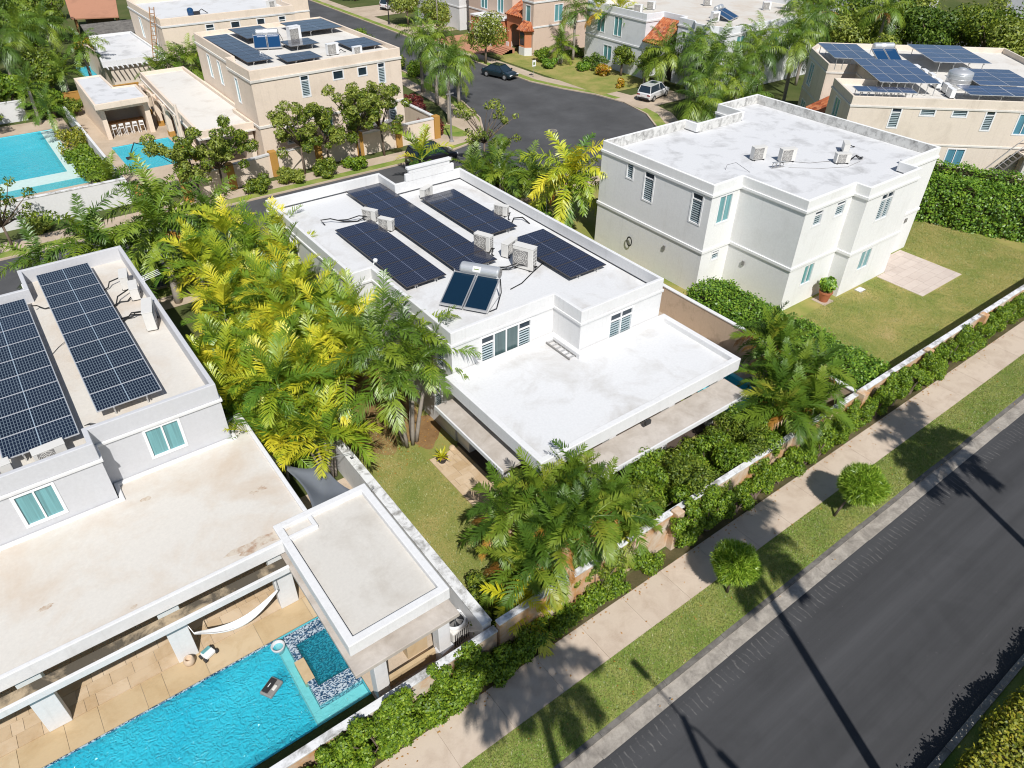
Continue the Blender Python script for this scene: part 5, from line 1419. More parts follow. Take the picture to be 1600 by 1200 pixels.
# simple far houses that close the view
def far_house(label, x0, y0, x1, y1, h, mat, wins):
    poly = [(x0, y0), (x1, y0), (x1, y1), (x0, y1)]
    return house('far_house', label, poly, h-0.7, h, h-0.6, wins, mat, 'white_roof', trim='white_paint', cornice=(0.2, 0.07), belts=((h*0.44, h*0.44+0.2, 0.06),))
far_house('white far house between palms at the top of the street', 64, 98, 78, 110, 6.8, 'white_paint', [W(0, 2, 3.2, 3.8, 5.6, PN2), W(0, 6, 7.2, 3.8, 5.6, PN2), W(3, 3, 4.2, 3.8, 5.6, PN2), W(3, 8, 9.2, 3.8, 5.6, PN2)])
far_house('white far house behind the trees at the top right', 108, 58, 124, 74, 6.8, 'white_paint', [W(0, 2, 3.2, 3.8, 5.6, PN2), W(0, 7, 8.2, 3.8, 5.6, PN2), W(3, 3, 4.2, 3.8, 5.6, PN2)])
far_house('far beige house at the top left beyond the ladder house', 38, 108, 45, 124, 6.6, 'beige_paint', [W(0, 2, 3.2, 3.8, 5.6, LT), W(3, 4, 5.2, 3.8, 5.6, LT)])
far_house('far white house at the top right corner', 128, 36, 146, 50, 6.4, 'white_paint', [W(0, 3, 4.2, 3.8, 5.6, PN2), W(3, 3, 4.2, 3.8, 5.6, PN2)])
lot('far_drive', 'asphalt_street', 112, 36, 127, 60, 0.012)

# ================================================================== VEGETATION
def frond_mesh(name, L, a0, a1, W, n, sweep, lift, droop, lw, mat, seed=0, scatter=0.0, t0=0.14):
    """pinnate palm frond along +x: curved rachis with paired leaflets"""
    rr = random.Random(seed)
    K = 10; pts = [Vector((0, 0, 0))]; ang = []
    for k in range(K+1):
        t = k/K; ang.append(R(a0+(a1-a0)*t**1.15))
    for k in range(K):
        a = (ang[k]+ang[k+1])/2
        pts.append(pts[-1]+Vector((math.cos(a), 0, math.sin(a)))*(L/K))
    def at(t):
        f = t*K; i = min(int(f), K-1); u = f-i
        return pts[i].lerp(pts[i+1], u), ang[i]*(1-u)+ang[i+1]*u
    mb = MB()
    mb.tube(pts, [0.022*(1-0.8*k/K)+0.004 for k in range(K+1)], 3, False)
    for i in range(n):
        t = t0+(1-t0)*(i+0.5)/n
        sh = (math.sin(PI*(0.10+0.84*t))**0.65)
        for sgn in (-1, 1):
            p, a = at(min(0.999, t+rr.uniform(-0.01, 0.01)))
            T = Vector((math.cos(a), 0, math.sin(a))); S = Vector((0, sgn, 0)); N = Vector((-math.sin(a), 0, math.cos(a)))
            sw = R(sweep+25*t+rr.uniform(-11, 11))
            d = S*math.cos(sw)+T*math.sin(sw)+N*(lift*(1-0.4*t)+rr.uniform(-0.16, 0.16)+(rr.uniform(-1, 1)*scatter))
            d.normalize()
            l = W*sh*rr.uniform(0.78, 1.1)
            wv = d.cross(N).normalized()*lw*0.5*(0.6+0.4*sh)
            dr = Vector((0, 0, -droop*l*rr.uniform(0.7, 1.25)))
            m = p+d*l*0.5+dr*0.22; e = p+d*l*0.97+dr
            b = len(mb.v)
            mb.v += [tuple(p-wv*0.5), tuple(p+wv*0.5), tuple(m+wv), tuple(m-wv), tuple(e)]
            mb.f += [(b, b+1, b+2, b+3), (b+3, b+2, b+4)]; mb.m += [0, 0]
    return mb.mesh('frond_'+name, mat)

def fset(name, L, W, n, sweep, lift, droop, lw, mat, angs, scatter=0.0, t0=0.14):
    return [frond_mesh(name, L, a0, a1, W, n, sweep, lift, droop, lw, mat, seed=i*7+len(name), scatter=scatter, t0=t0) for i, (a0, a1) in enumerate(angs)]
RINGS = [(84, 40), (68, 5), (48, -28), (26, -55), (0, -72)]
FR = {
    'areca': fset('areca', 2.4, 0.80, 28, 32, 0.58, 0.24, 0.055, 'areca_leaf', [(86, 52), (74, 22), (58, -8), (38, -34), (16, -52)], t0=0.2),
    'grove': fset('grove', 2.5, 0.78, 28, 30, 0.45, 0.40, 0.055, 'queen_leaf', RINGS, t0=0.2),
    'green': fset('green', 2.1, 0.58, 30, 30, 0.46, 0.30, 0.055, 'green_palm_leaf', [(86, 48), (74, 10), (56, -32), (34, -66), (8, -88)], t0=0.16),
    'old': fset('old', 1.8, 0.42, 26, 34, 0.1, 0.6, 0.045, 'old_frond', [(18, -70), (-2, -86)]),
    'queen': fset('queen', 3.0, 0.85, 40, 22, 0.15, 0.7, 0.055, 'queen_leaf', [(82, 20), (62, -25), (40, -60), (15, -80), (-10, -85)], 0.25),
    'foxtail': fset('foxtail', 2.7, 0.55, 50, 20, 0.1, 0.25, 0.068, 'queen_leaf', [(80, 10), (60, -25), (38, -55), (10, -75), (-15, -80)], 0.75),
    'gold_foxtail': fset('gold_foxtail', 2.7, 0.55, 50, 20, 0.1, 0.25, 0.068, 'areca_leaf', [(80, 10), (60, -25), (38, -55), (10, -75), (-15, -80)], 0.75),
    'yellow': fset('yellow', 1.5, 0.55, 26, 30, 0.35, 0.30, 0.055, 'yellow_palm_leaf', RINGS, t0=0.15),
    'royal': fset('royal', 3.3, 0.9, 40, 20, 0.2, 0.5, 0.15, 'green_palm_leaf', [(75, 0), (50, -40), (20, -70)], 0.5),
}
def palm(name, label, x, y, stems, kind, nf, tr=0.07, group=None, shaft=True, scale=1.0, old=0, seed=None, cat='palm', spread=1.0, z=0.0):
    """palm with one or several stems; every trunk, crownshaft and frond is its own part"""
    rr = random.Random(seed if seed is not None else int(x*31+y*17))
    t = thing(name, label, cat, (x, y, z), 0, group)
    for (dx, dy, bx, by, h) in stems:        # top offset, base offset, height
        top = Vector((dx, dy, h)); base = Vector((bx, by, -0.05))
        K = 6; pts = []; rad = []
        for k in range(K+1):
            f = k/K
            pts.append(base.lerp(top, f)+Vector((dx-bx, dy-by, 0))*(f*f-f)*0.35); rad.append(tr*(1.25-0.35*f))
        mb = MB(); mb.tube(pts, rad, 8); mb.build('trunk', 'palm_trunk', t, smooth=True)
        if shaft:
            mb = MB(); mb.tube([top-Vector((0, 0, 0.05)), top+Vector((0, 0, 0.3*scale))], [tr*1.1, tr*0.6], 8); mb.build('crownshaft', 'crownshaft', t, smooth=True)
        rings = FR[kind]; a = rr.uniform(0, 6.28)
        for k in range(nf):
            q = (k+0.5)/nf
            ri = min(len(rings)-1, int((q**0.85)*len(rings)))
            a += 2.399+rr.uniform(-0.25, 0.25)
            inst('frond', rings[ri], t, (top.x, top.y, top.z+0.28*scale*(1-0.6*q)), (rr.uniform(-0.15, 0.15), rr.uniform(-0.12, 0.12), a), scale*rr.uniform(0.82, 1.1))
        for k in range(old):
            a = rr.uniform(0, 6.28)
            inst('dead_frond', FR['old'][k % 2], t, (top.x, top.y, top.z+0.05), (0, 0, a), scale*rr.uniform(0.8, 1.05))
    return t
def clump_stems(rr, n, h0, h1, lean, base=0.25):
    out = []
    for k in range(n):
        a = 2*PI*k/n+rr.uniform(-0.4, 0.4); r = lean*rr.uniform(0.4, 1.0)
        out.append((r*math.cos(a), r*math.sin(a), base*math.cos(a), base*math.sin(a), rr.uniform(h0, h1)))
    return out

# --- yellow-green areca grove between the left and central houses
rr = random.Random(5)
def ordinal(k):
    return ['first', 'second', 'third', 'fourth', 'fifth', 'sixth', 'seventh', 'eighth', 'ninth', 'tenth', 'eleventh', 'twelfth', 'thirteenth', 'fourteenth', 'fifteenth', 'sixteenth', 'seventeenth', 'eighteenth', 'nineteenth', 'twentieth', 'twenty-first', 'twenty-second', 'twenty-third', 'twenty-fourth', 'twenty-fifth', 'twenty-sixth', 'twenty-seventh', 'twenty-eighth'][k]
def left_rank(pts):
    """rank of each point from left to right as the photographer sees them"""
    ang = [math.atan2(p[0], p[1]) for p in pts]
    o_ = sorted(range(len(pts)), key=lambda i: ang[i]); r_ = [0]*len(pts)
    for k, i in enumerate(o_): r_[i] = k
    return r_
GROVE = [(9.6, 37.2, 5.0), (11.0, 34.8, 4.6), (8.6, 35.0, 4.4), (10.0, 32.4, 5.0), (7.2, 33.0, 4.2), (9.2, 30.2, 5.0), (11.3, 30.2, 4.8), (6.4, 30.0, 4.0), (8.2, 27.8, 4.7), (10.6, 27.4, 5.1), (6.0, 27.6, 3.6), (7.0, 25.2, 4.4), (9.2, 25.4, 4.6), (5.9, 24.4, 3.4), (7.5, 23.2, 3.4), (5.4, 29.0, 4.0), (5.3, 26.2, 3.4), (8.0, 38.6, 4.0), (12.0, 37.8, 4.2)]
GR_ = left_rank(GROVE)
for i, (x, y, h) in enumerate(GROVE):
    palm('areca_palm', 'yellow-green areca palm of the grove beside the central house, ' + ordinal(GR_[i]) + ' from the left', x, y, clump_stems(rr, 5, h*0.55, h*1.05, 1.0), 'areca', 8, 0.055, 'areca palms of the grove', seed=i)
palm('clustering_palm', 'palm clump with several bare grey trunks at the edge of the brown soil', 11.55, 23.0, [(-1.0, 0.6, -0.3, 0.1, 5.0), (-0.2, 1.4, -0.1, 0.25, 5.4), (0.9, 0.9, 0.15, 0.15, 5.0), (0.3, -0.3, 0.05, -0.1, 4.3), (1.3, -0.1, 0.3, 0.0, 4.4), (-0.9, -0.4, -0.25, -0.1, 4.2)], 'grove', 13, 0.085, old=2, seed=77)

# --- dark green palms in the foreground garden corner
FG = [(11.2, 14.6, 2.9), (12.6, 14.3, 3.3), (14.0, 14.2, 3.2), (11.8, 12.9, 3.0), (13.3, 12.8, 3.1), (14.8, 12.9, 2.9), (10.6, 13.0, 2.2)]
FGL = ['green palm nearest the lawn beside the patio end', 'tall green palm at the corner of the lower white roof', 'green palm whose fronds reach over the lower roof edge', 'green palm with orange old fronds over the stained wall', 'middle palm of the front row behind the stained wall', 'rightmost palm of the front row next to the leafy shrubs', 'short green palm at the left end of the front row']
for i, (x, y, h) in enumerate(FG):
    palm('garden_palm', FGL[i], x, y, clump_stems(rr, 4, h*0.6, h, 0.6, 0.2), 'green', 10, 0.06, 'dark green garden palms', old=3, seed=100+i, scale=0.92)
FG2 = [(28.6, 15.9, 3.0), (26.5, 13.9, 3.0), (28.0, 13.4, 3.2), (24.6, 12.6, 2.8), (26.2, 12.3, 2.4)]
FGL2 = ['palm between the side path and the plunge pool', 'palm beside the blue-green pool corner of the central house', 'palm in front of the clipped hedge by the tan wall', 'palm with yellowing fronds over the stained wall at the pier', 'low palm squeezed between the wall and the taller palms']
for i, (x, y, h) in enumerate(FG2):
    palm('garden_palm', FGL2[i], x, y, clump_stems(rr, 4, h*0.6, h, 0.65, 0.2), 'green', 10, 0.06, 'dark green garden palms', old=3, seed=130+i)
palm('young_palm', 'bright yellow young palm leaning over the wall above the sidewalk', 9.55, 12.1, [(0, 0, 0, 0, 1.0), (0.35, -0.2, 0.1, 0, 0.7)], 'yellow', 9, 0.05)
# small teal basin glimpsed beyond the lower roof
t = thing('plunge_pool', 'raised teal plunge pool peeking out beside the lower roof', 'pool', (26.8, 16.2, 0), site=True)
pr_ = [(25.6, 14.9), (28.0, 14.9), (28.0, 17.6), (25.6, 17.6)]
MB().ring(pr_, poly_offset(pr_, -0.22), 0.0, 0.5).build('rim', 'pool_plaster', t, bev=0.03)
mb = MB(); mb.face([(x, y, 0.42) for x, y in poly_offset(pr_, -0.2)]); mb.build('water', 'spa_water', t); MB().prism(poly_offset(pr_, -0.2), 0.0, 0.06).build('floor', 'pool_plaster', t)

# --- palms elsewhere
palm('foxtail_palm', 'bushy palm with a dark trunk beyond the left house roof', 6.6, 42.6, [(0.2, 0.3, 0, 0, 4.4)], 'foxtail', 19, 0.19, scale=1.35, old=2)
palm('foxtail_palm', 'bushy palm nearer the left edge behind the left house', 4.2, 43.8, [(-0.1, 0.8, 0, 0, 2.8)], 'foxtail', 17, 0.14, scale=1.25)
palm('foxtail_palm', 'low feathery palm beside the white wall across the back street', 2.4, 44.2, [(0, 0.4, 0, 0, 1.6)], 'foxtail', 15, 0.12, scale=1.15)
palm('foxtail_palm', 'low feathery palm between the two bushy palms behind the left house', 5.4, 46.0, [(0, 0.2, 0, 0, 2.2)], 'foxtail', 15, 0.12, scale=1.1)
palm('foxtail_palm', 'feathery palm at the street edge behind the areca grove', 8.6, 44.0, [(0, 0.2, 0, 0, 2.4)], 'foxtail', 15, 0.12, scale=1.1)
palm('foxtail_palm', 'large arching palm between the left house and the street', 7.6, 46.2, [(0.2, 0.2, 0, 0, 4.0)], 'foxtail', 18, 0.16, scale=1.4)
palm('foxtail_palm', 'large palm over the far corner of the left house roof', 3.2, 45.2, [(0.1, 0.3, 0, 0, 3.4)], 'foxtail', 18, 0.15, scale=1.35)
palm('foxtail_palm', 'tall feathery palm at the left street edge', 0.6, 46.2, [(0, 0.2, 0, 0, 2.6)], 'foxtail', 15, 0.13, scale=1.1)
palm('foxtail_palm', 'arching palm over the back street beside the grove', 10.4, 45.0, [(0, 0.2, 0, 0, 3.4)], 'foxtail', 17, 0.15, scale=1.15)
palm('foxtail_palm', 'stout palm between the central house and the right house', 33.0, 36.9, [(0.1, 0.0, 0, 0, 3.5)], 'gold_foxtail', 26, 0.24, scale=1.5, old=2)
palm('street_palm', 'street palm in front of the round grass bed', 39.0, 62.2, [(0.2, 0.1, 0, 0, 5.1)], 'queen', 20, 0.16, 'palms along the street corner')
palm('street_palm', 'dark-trunked street palm left of the street corner', 41.5, 68.4, [(0, 0.3, 0, 0, 5.8)], 'queen', 20, 0.16, 'palms along the street corner')
palm('street_palm', 'street palm standing in the kerb strip at the corner', 43.5, 67.2, [(-0.2, 0.1, 0, 0, 4.7)], 'queen', 18, 0.15, 'palms along the street corner')
palm('street_palm', 'farthest palm of the group at the street corner', 42.7, 73.4, [(0, 0, 0, 0, 5.6)], 'queen', 20, 0.16, 'palms along the street corner')
palm('yellow_palm', 'small yellow-green palm behind the central house parapet', 28.6, 50.0, [(0, 0, 0, 0, 1.9)], 'areca', 11, 0.1, shaft=True, scale=1.25)
for i, (x, y, h, lb) in enumerate(((33.4, 46.4, 2.2, 'leafy green palm beside the street behind the central house'), (31.6, 43.4, 2.2, 'low green palm behind the right parapet of the central house'), (30.6, 45.6, 2.0, 'palm at the street edge behind the central house crest'), (34.2, 42.6, 2.0, 'green palm between the street and the side path'))):
    palm('low_palm', lb, x, y, clump_stems(rr, 3, h*0.7, h, 0.6), 'grove', 10, 0.07, seed=200+i, scale=1.0)
# palms round the pale house at the top and beyond the mouldy roof
QP = [(58.6, 46.6, 4.2, 'big queen palm just behind the mouldy parapet'), (61.5, 49.0, 5.0, 'queen palm between the white car and the pale house'), (64.6, 50.6, 5.4, 'queen palm in front of the pale house corner'), (55.4, 44.2, 3.0, 'low queen palm touching the mouldy parapet'), (67.5, 47.8, 5.2, 'queen palm right of the pale house window'), (71.5, 46.2, 6.4, 'tall queen palm before the tan house roof'), (76.5, 49.5, 6.6, 'tall queen palm at the right corner of the pale house'), (60.0, 43.0, 3.0, 'queen palm in the shade behind the mouldy parapet')]
QP += [(66.8, 55.4, 5.0, 'queen palm before the bay of the pale top house'), (72.6, 51.4, 5.6, 'queen palm along the right flank of the pale top house'), (80.6, 51.0, 6.2, 'queen palm at the far end of the pale house flank'), (63.4, 46.4, 4.2, 'queen palm between the mouldy parapet and the tan house'), (65.8, 58.6, 3.6, 'queen palm beside the white car')]
for i, (x, y, h, lb) in enumerate(QP):
    palm('queen_palm', lb, x, y, [(0.2, 0.2, 0, 0, h)], 'queen', 22, 0.15, 'queen palms beyond the mouldy roof', seed=300+i, scale=1.1)
palm('queen_palm', 'green palm in front of the pink house bay window', 66.4, 75.0, [(0, 0, 0, 0, 5.6)], 'queen', 18, 0.15, seed=320)
palm('yellow_palm', 'yellowing palm on the lawn between the pink and pale houses', 67.6, 72.4, [(0.2, 0, 0, 0, 5.6)], 'areca', 14, 0.15, seed=321, scale=1.35, old=3)
palm('yellow_palm', 'second yellowing palm beside the pale house', 68.6, 69.6, [(0.4, 0.2, 0, 0, 6.0)], 'areca', 14, 0.15, seed=322, scale=1.35, old=3)
palm('low_palm', 'fan-like low palm on the lawn beside the bay window', 63.8, 74.4, clump_stems(rr, 3, 1.2, 2.2, 0.5), 'grove', 10, 0.1, seed=323)
palm('low_palm', 'low palm by the driveway of the pale house', 64.8, 60.6, [(0, 0, 0, 0, 1.9)], 'grove', 14, 0.09, seed=324, scale=0.75)
# upper-left gardens
for i, (x, y, h, kd, lb) in enumerate(((11.2, 104.0, 5.4, 'queen', 'palm with a slender dark trunk at the top left lawn'), (8.0, 99.0, 5.6, 'queen', 'tall palm at the top left corner'), (12.8, 93.6, 4.6, 'foxtail', 'drooping palm beside the small teal pool'), (5.5, 94.0, 5.0, 'queen', 'palm behind the far white pool wall'), (6.4, 79.0, 2.4, 'grove', 'broad-leaved palm at the end of the far white wall'), (5.9, 84.8, 3.2, 'grove', 'bushy palm beside the left pool'), (9.8, 90.0, 3.0, 'grove', 'green palm behind the covered bar'), (7.6, 62.0, 1.0, 'foxtail', 'low spreading palm on top of the white wall corner'))):
    palm('garden_palm', lb, x, y, [(0.1, 0.1, 0, 0, h)], kd, 18, 0.14, seed=340+i, scale=1.1 if kd != 'grove' else 1.0)
for i, (x, y) in enumerate(((18.5, 87.2), (20.0, 88.0), (21.6, 87.4), (23.2, 88.2), (24.8, 87.6), (26.6, 88.2), (28.4, 87.6))):
    palm('areca_palm', 'green areca palm in the row behind the beige wing roof, ' + ordinal(i) + ' from the left', x, y, clump_stems(rr, 3, 2.0, 3.6, 0.7), 'grove', 8, 0.06, 'areca row behind the beige wing', seed=360+i, scale=1.0)

# --- leaves
def leaf_quads(P, N, ln, wd, rng_, up=0.3):
    """diamond leaves at P facing roughly N"""
    n = len(P)
    nr = N+rng_.normal(0, 0.55, (n, 3)); nr[:, 2] += up
    nr /= np.linalg.norm(nr, axis=1)[:, None]
    r = rng_.normal(0, 1, (n, 3)); u = np.cross(nr, r); u /= np.linalg.norm(u, axis=1)[:, None]
    v = np.cross(nr, u)
    s = rng_.uniform(0.65, 1.25, (n, 1))
    a = u*ln*s/2; b = v*wd*s/2
    return np.stack([P-a, P+b-a*0.1, P+a, P-b-a*0.1], 1)

def lobes_points(lobes, n, rng_, fill=0.35):
    vol = np.array([l[3]*l[4]*l[5] for l in lobes])**0.67
    k = rng_.choice(len(lobes), n, p=vol/vol.sum())
    L = np.array(lobes)
    d = rng_.normal(0, 1, (n, 3)); d /= np.linalg.norm(d, axis=1)[:, None]
    rad = 1-fill*rng_.uniform(0, 1, (n, 1))**1.6+rng_.normal(0, 0.06, (n, 1))
    P = L[k, :3]+d*L[k, 3:6]*rad
    return P, d

def tree(name, label, x, y, h, lobes, mat, n, ln, wd, trunk_r=0.12, limbs=5, group=None, cat='tree', seed=1, blossom=0, bark='bark'):
    """trunk, limbs to each lobe, crown of separate leaves (lobes relative to base)"""
    g_ = np.random.default_rng(seed); r2 = random.Random(seed)
    t = thing(name, label, cat, (x, y, 0), 0, group)
    fork = Vector((r2.uniform(-.1, .1), r2.uniform(-.1, .1), h*0.42))
    mb = MB(); mb.tube([(0, 0, -0.05), (fork.x*0.4, fork.y*0.4, h*0.2), fork], [trunk_r*1.25, trunk_r, trunk_r*0.85], 8); tr = mb.build('trunk', bark, t, smooth=True)
    for l in lobes[:max(limbs, 1)*3]:
        c = Vector(l[:3])
        mb = MB(); mid = fork.lerp(c, 0.5)+Vector((r2.uniform(-.15, .15), r2.uniform(-.15, .15), 0.1)); mb.tube([fork-Vector((0, 0, 0.05)), mid, c], [trunk_r*0.6, trunk_r*0.4, trunk_r*0.15], 6); mb.build('limb', bark, tr, smooth=True)
    P, d = lobes_points(lobes, n, g_)
    V = leaf_quads(P, d, ln, wd, g_)
    inst('crown', np_mesh('crown', V, 4, mat), t, (0, 0, 0))
    if blossom:
        P, d = lobes_points(lobes, blossom, g_, 0.1); P = P[P[:, 2] > np.median(P[:, 2])]
        inst('blossom', np_mesh('blossom', leaf_quads(P, np.zeros_like(P)+[0, 0, 1], 0.2, 0.2, g_), 4, 'blossom'), t, (0, 0, 0))
    return t

def rand_lobes(r2, n, cx, cy, cz, sx, sy, sz, r0, r1):
    return [(cx+r2.uniform(-sx, sx), cy+r2.uniform(-sy, sy), cz+r2.uniform(-sz, sz), (q := r2.uniform(r0, r1)), q*r2.uniform(0.85, 1.15), q*r2.uniform(0.65, 0.95)) for _ in range(n)]

# open-branched trees before the beige boundary wall: leaf rosettes on bare twigs
OT = [(29.3, 57.9, 4.4, 'open-branched tree before the right part of the beige wall'), (27.0, 58.0, 5.0, 'taller open-branched tree before the beige wall'), (24.0, 58.0, 4.0, 'open-branched tree before the middle of the beige wall'), (21.6, 57.8, 4.4, 'open-branched tree at the arcade end of the beige house'), (14.6, 57.2, 4.2, 'open-branched tree beside the small pool wall'), (12.6, 56.9, 3.8, 'open-branched tree at the ochre pier by the bin'), (-0.4, 56.2, 3.4, 'thin bare-branched tree casting its shadow on the white wall'), (34.2, 49.2, 4.8, 'spindly tree with leaf tufts before the grey street')]
for i, (x, y, h, lb) in enumerate(OT):
    r2 = random.Random(400+i)
    sparse = i in (6, 7); h *= 1.3
    lob = [(r2.uniform(-2.5, 2.5), r2.uniform(-1.6, 1.6), h*r2.uniform(0.4, 1.0), (q := r2.uniform(0.28, 0.6)), q, q*0.8) for _ in range(20 if sparse else 34)]
    tree('open_tree', lb, x, y, h, lob, 'pale_tree_leaf' if i % 2 else 'tree_leaf', 1500 if sparse else 5200, 0.27, 0.11, 0.09, 8, 'open-branched trees', seed=410+i)
# fuller trees
def full_tree(name, label, x, y, h, r, mat, n, ln=0.28, seed=1, group=None, blossom=0, tr=0.14):
    r2 = random.Random(seed)
    lob = rand_lobes(r2, 11, 0, 0, h*0.68, r*0.6, r*0.6, h*0.2, r*0.35, r*0.6)
    return tree(name, label, x, y, h, lob, mat, n, ln, ln*0.5, tr, 4, group, seed=seed, blossom=blossom)
full_tree('flowering_tree', 'flowering tree with white blossom beside the parked dark car', 55.9, 79.8, 5.6, 2.6, 'pale_tree_leaf', 4200, 0.32, 501, blossom=500)
full_tree('broad_tree', 'green tree behind the street palms at the top of the street', 58.6, 95.5, 5.0, 2.8, 'pale_tree_leaf', 3600, 0.32, 502)
full_tree('broad_tree', 'second green tree at the top of the street near the white van', 59.5, 105.5, 5.0, 3.0, 'pale_tree_leaf', 3600, 0.34, 503)
full_tree('broad_tree', 'round tree beside the front door of the pale top house', 66.2, 65.8, 3.6, 1.6, 'tree_leaf', 2600, 0.26, 504)
full_tree('broad_tree', 'small tree before the porch of the pale top house', 66.0, 61.4, 4.0, 1.4, 'tree_leaf', 2400, 0.24, 505)
full_tree('broad_tree', 'yellow-orange bush at the top left lawn', 15.6, 108.5, 2.6, 1.5, 'croton_leaf', 2000, 0.3, 506)
full_tree('broad_tree', 'dense green tree at the upper left edge', 2.0, 90.0, 4.8, 2.8, 'tree_leaf', 4200, 0.34, 507)
full_tree('broad_tree', 'green tree filling the top left corner', 4.0, 104.0, 6.0, 3.4, 'tree_leaf', 4600, 0.38, 508)
full_tree('broad_tree', 'green tree beyond the lawn at the top left', 13.5, 121.0, 6.0, 3.6, 'tree_leaf', 4200, 0.4, 509)
# tall trees along the right horizon
FT = [(92, 56, 7.5, 3.6), (97, 55, 8.0, 3.8), (88, 51, 7.0, 3.4), (93, 50, 7.5, 3.6), (99, 49, 8.0, 3.8), (104, 50, 8.5, 4.0), (101, 44, 8.0, 3.8), (96, 44, 7.5, 3.4), (106, 44, 8.0, 4.0), (99, 39, 8.0, 3.6), (104, 38, 8.0, 4.0), (95, 34, 7.5, 3.4), (100, 33, 8.0, 3.8), (106, 33, 8.5, 3.8), (96, 29, 7.5, 3.4), (101, 28, 8.0, 3.8), (95, 61, 7.5, 3.6), (84, 45, 6.0, 3.0)]
FT_ = left_rank(FT)
for i, (x, y, h, r) in enumerate(FT):
    full_tree('garden_tree', 'tall green tree in the belt behind the tan house, ' + ordinal(FT_[i]) + ' from the left', x, y, h, r, ('tree_leaf', 'dark_leaf', 'pale_tree_leaf')[i % 3], 3600, 0.42, 520+i, 'tree belt behind the tan house', tr=0.2)
for i, (x, y, h) in enumerate(((86, 52.5, 7.0), (90, 47.5, 7.2), (87, 56.5, 7.4), (103, 54.5, 7.0))):
    palm('queen_palm', ['second', 'third', 'leftmost', 'rightmost'][i] + ' of four tall palms rising from the tree belt behind the tan house', x, y, [(0.3, 0.2, 0, 0, h)], 'queen', 18, 0.17, 'palms in the tree belt', seed=560+i, scale=1.2, old=3)
# tree rows that close off the far ground
FT2 = [(70+8*k, 84+6*((k*7) % 3)) for k in range(6)] + [(30+6*k, 128+5*((k*5) % 3)) for k in range(3)] + [(62+7*k, 128+4*((k*5) % 3)) for k in range(8)] + [(112+6*k, 84+5*(k % 2)) for k in range(3)] + [(0+5*k, 132+4*(k % 2)) for k in range(4)]
FT2_ = left_rank(FT2)
for i, (x, y) in enumerate(FT2):
    full_tree('garden_tree', 'distant green tree near the top edge, ' + ordinal(FT2_[i]) + ' from the left', x, y, 6.0, 3.2, ('tree_leaf', 'dark_leaf', 'pale_tree_leaf')[i % 3], 1600, 0.55, 600+i, 'distant trees', tr=0.2)

# --- hedges and shrubs
def hedge(name, label, x, y, rz, lx, ly, h, mat, dens, ln, wd, seed, rough=0.14, group=None, cat='hedge', round_=0.25):
    """clipped hedge: leaf-covered block with an uneven face, over a twig core; centred at x, y"""
    g_ = np.random.default_rng(seed)
    t = thing(name, label, cat, (x, y, 0), rz, group)
    hx, hy = lx/2, ly/2
    areas = np.array([lx*ly, lx*h, lx*h, ly*h, ly*h]); n = int(areas.sum()*dens)
    f = g_.choice(5, n, p=areas/areas.sum()); u = g_.uniform(-1, 1, n); v = g_.uniform(0, 1, n)
    P = np.zeros((n, 3)); N = np.zeros((n, 3))
    m = f == 0; P[m] = np.stack([u[m]*hx, (v[m]*2-1)*hy, np.full(m.sum(), h)], 1); N[m] = (0, 0, 1)
    for k, s in ((1, -1), (2, 1)):
        m = f == k; P[m] = np.stack([u[m]*hx, np.full(m.sum(), s*hy), v[m]*h], 1); N[m] = (0, s, 0)
    for k, s in ((3, -1), (4, 1)):
        m = f == k; P[m] = np.stack([np.full(m.sum(), s*hx), u[m]*hy, v[m]*h], 1); N[m] = (s, 0, 0)
    # round the top edges and roughen with a few sines
    ex = np.clip((np.abs(P[:, 1])/hy-(1-round_))/round_, 0, 1); ez = np.clip((P[:, 2]/h-(1-round_))/round_, 0, 1)
    sh = (ex*ez)[:, None]*np.stack([np.zeros(n), np.sign(P[:, 1])*hy*0.12, np.full(n, h*0.10)], 1)
    P = P-sh
    w_ = np.sin(P[:, 0]*2.1+seed)+np.sin(P[:, 1]*2.7+P[:, 0]*1.3)+np.sin(P[:, 2]*3.1+P[:, 0]*3.7+seed)
    P = P+N*(w_*rough*0.4)[:, None]+g_.normal(0, rough*0.45, (n, 3))
    P[:, 2] = np.maximum(P[:, 2], 0.02)
    inst('leaves', np_mesh('leaves', leaf_quads(P, N, ln, wd, g_), 4, mat), t, (0, 0, 0))
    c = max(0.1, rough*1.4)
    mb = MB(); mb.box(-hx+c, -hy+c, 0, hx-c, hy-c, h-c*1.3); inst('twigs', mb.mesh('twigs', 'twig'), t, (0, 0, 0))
    return t
def bush(name, label, x, y, lobes, mat, n, ln, wd, seed, group=None, cat='shrub', z=0.0, fill=0.5):
    g_ = np.random.default_rng(seed)
    t = thing(name, label, cat, (x, y, z), 0, group)
    P, d = lobes_points(lobes, n, g_, fill); P[:, 2] = np.maximum(P[:, 2], 0.02)
    inst('leaves', np_mesh('leaves', leaf_quads(P, d, ln, wd, g_), 4, mat), t, (0, 0, 0))
    r2 = random.Random(seed); mb = MB()
    for l in lobes:
        mb.tube([(r2.uniform(-.1, .1), r2.uniform(-.1, .1), 0), (l[0]*0.6, l[1]*0.6, l[2]*0.6), (l[0], l[1], l[2])], [0.03, 0.022, 0.01], 5)
    inst('stems', mb.mesh('stems', 'bark'), t, (0, 0, 0))
    return t
hedge('clipped_hedge', 'thick clipped green hedge between the tan wall and the dry lawn', 32.0, 17.7, R(90), 11.2, 2.7, 1.95, 'hedge_leaf', 330, 0.15, 0.10, 11, 0.22)
hedge('clipped_hedge', 'tall dense hedge at the far end of the dry lawn', 58.6, 18.6, R(-67), 16.0, 2.6, 3.0, 'hedge_leaf', 150, 0.20, 0.14, 12, 0.25)
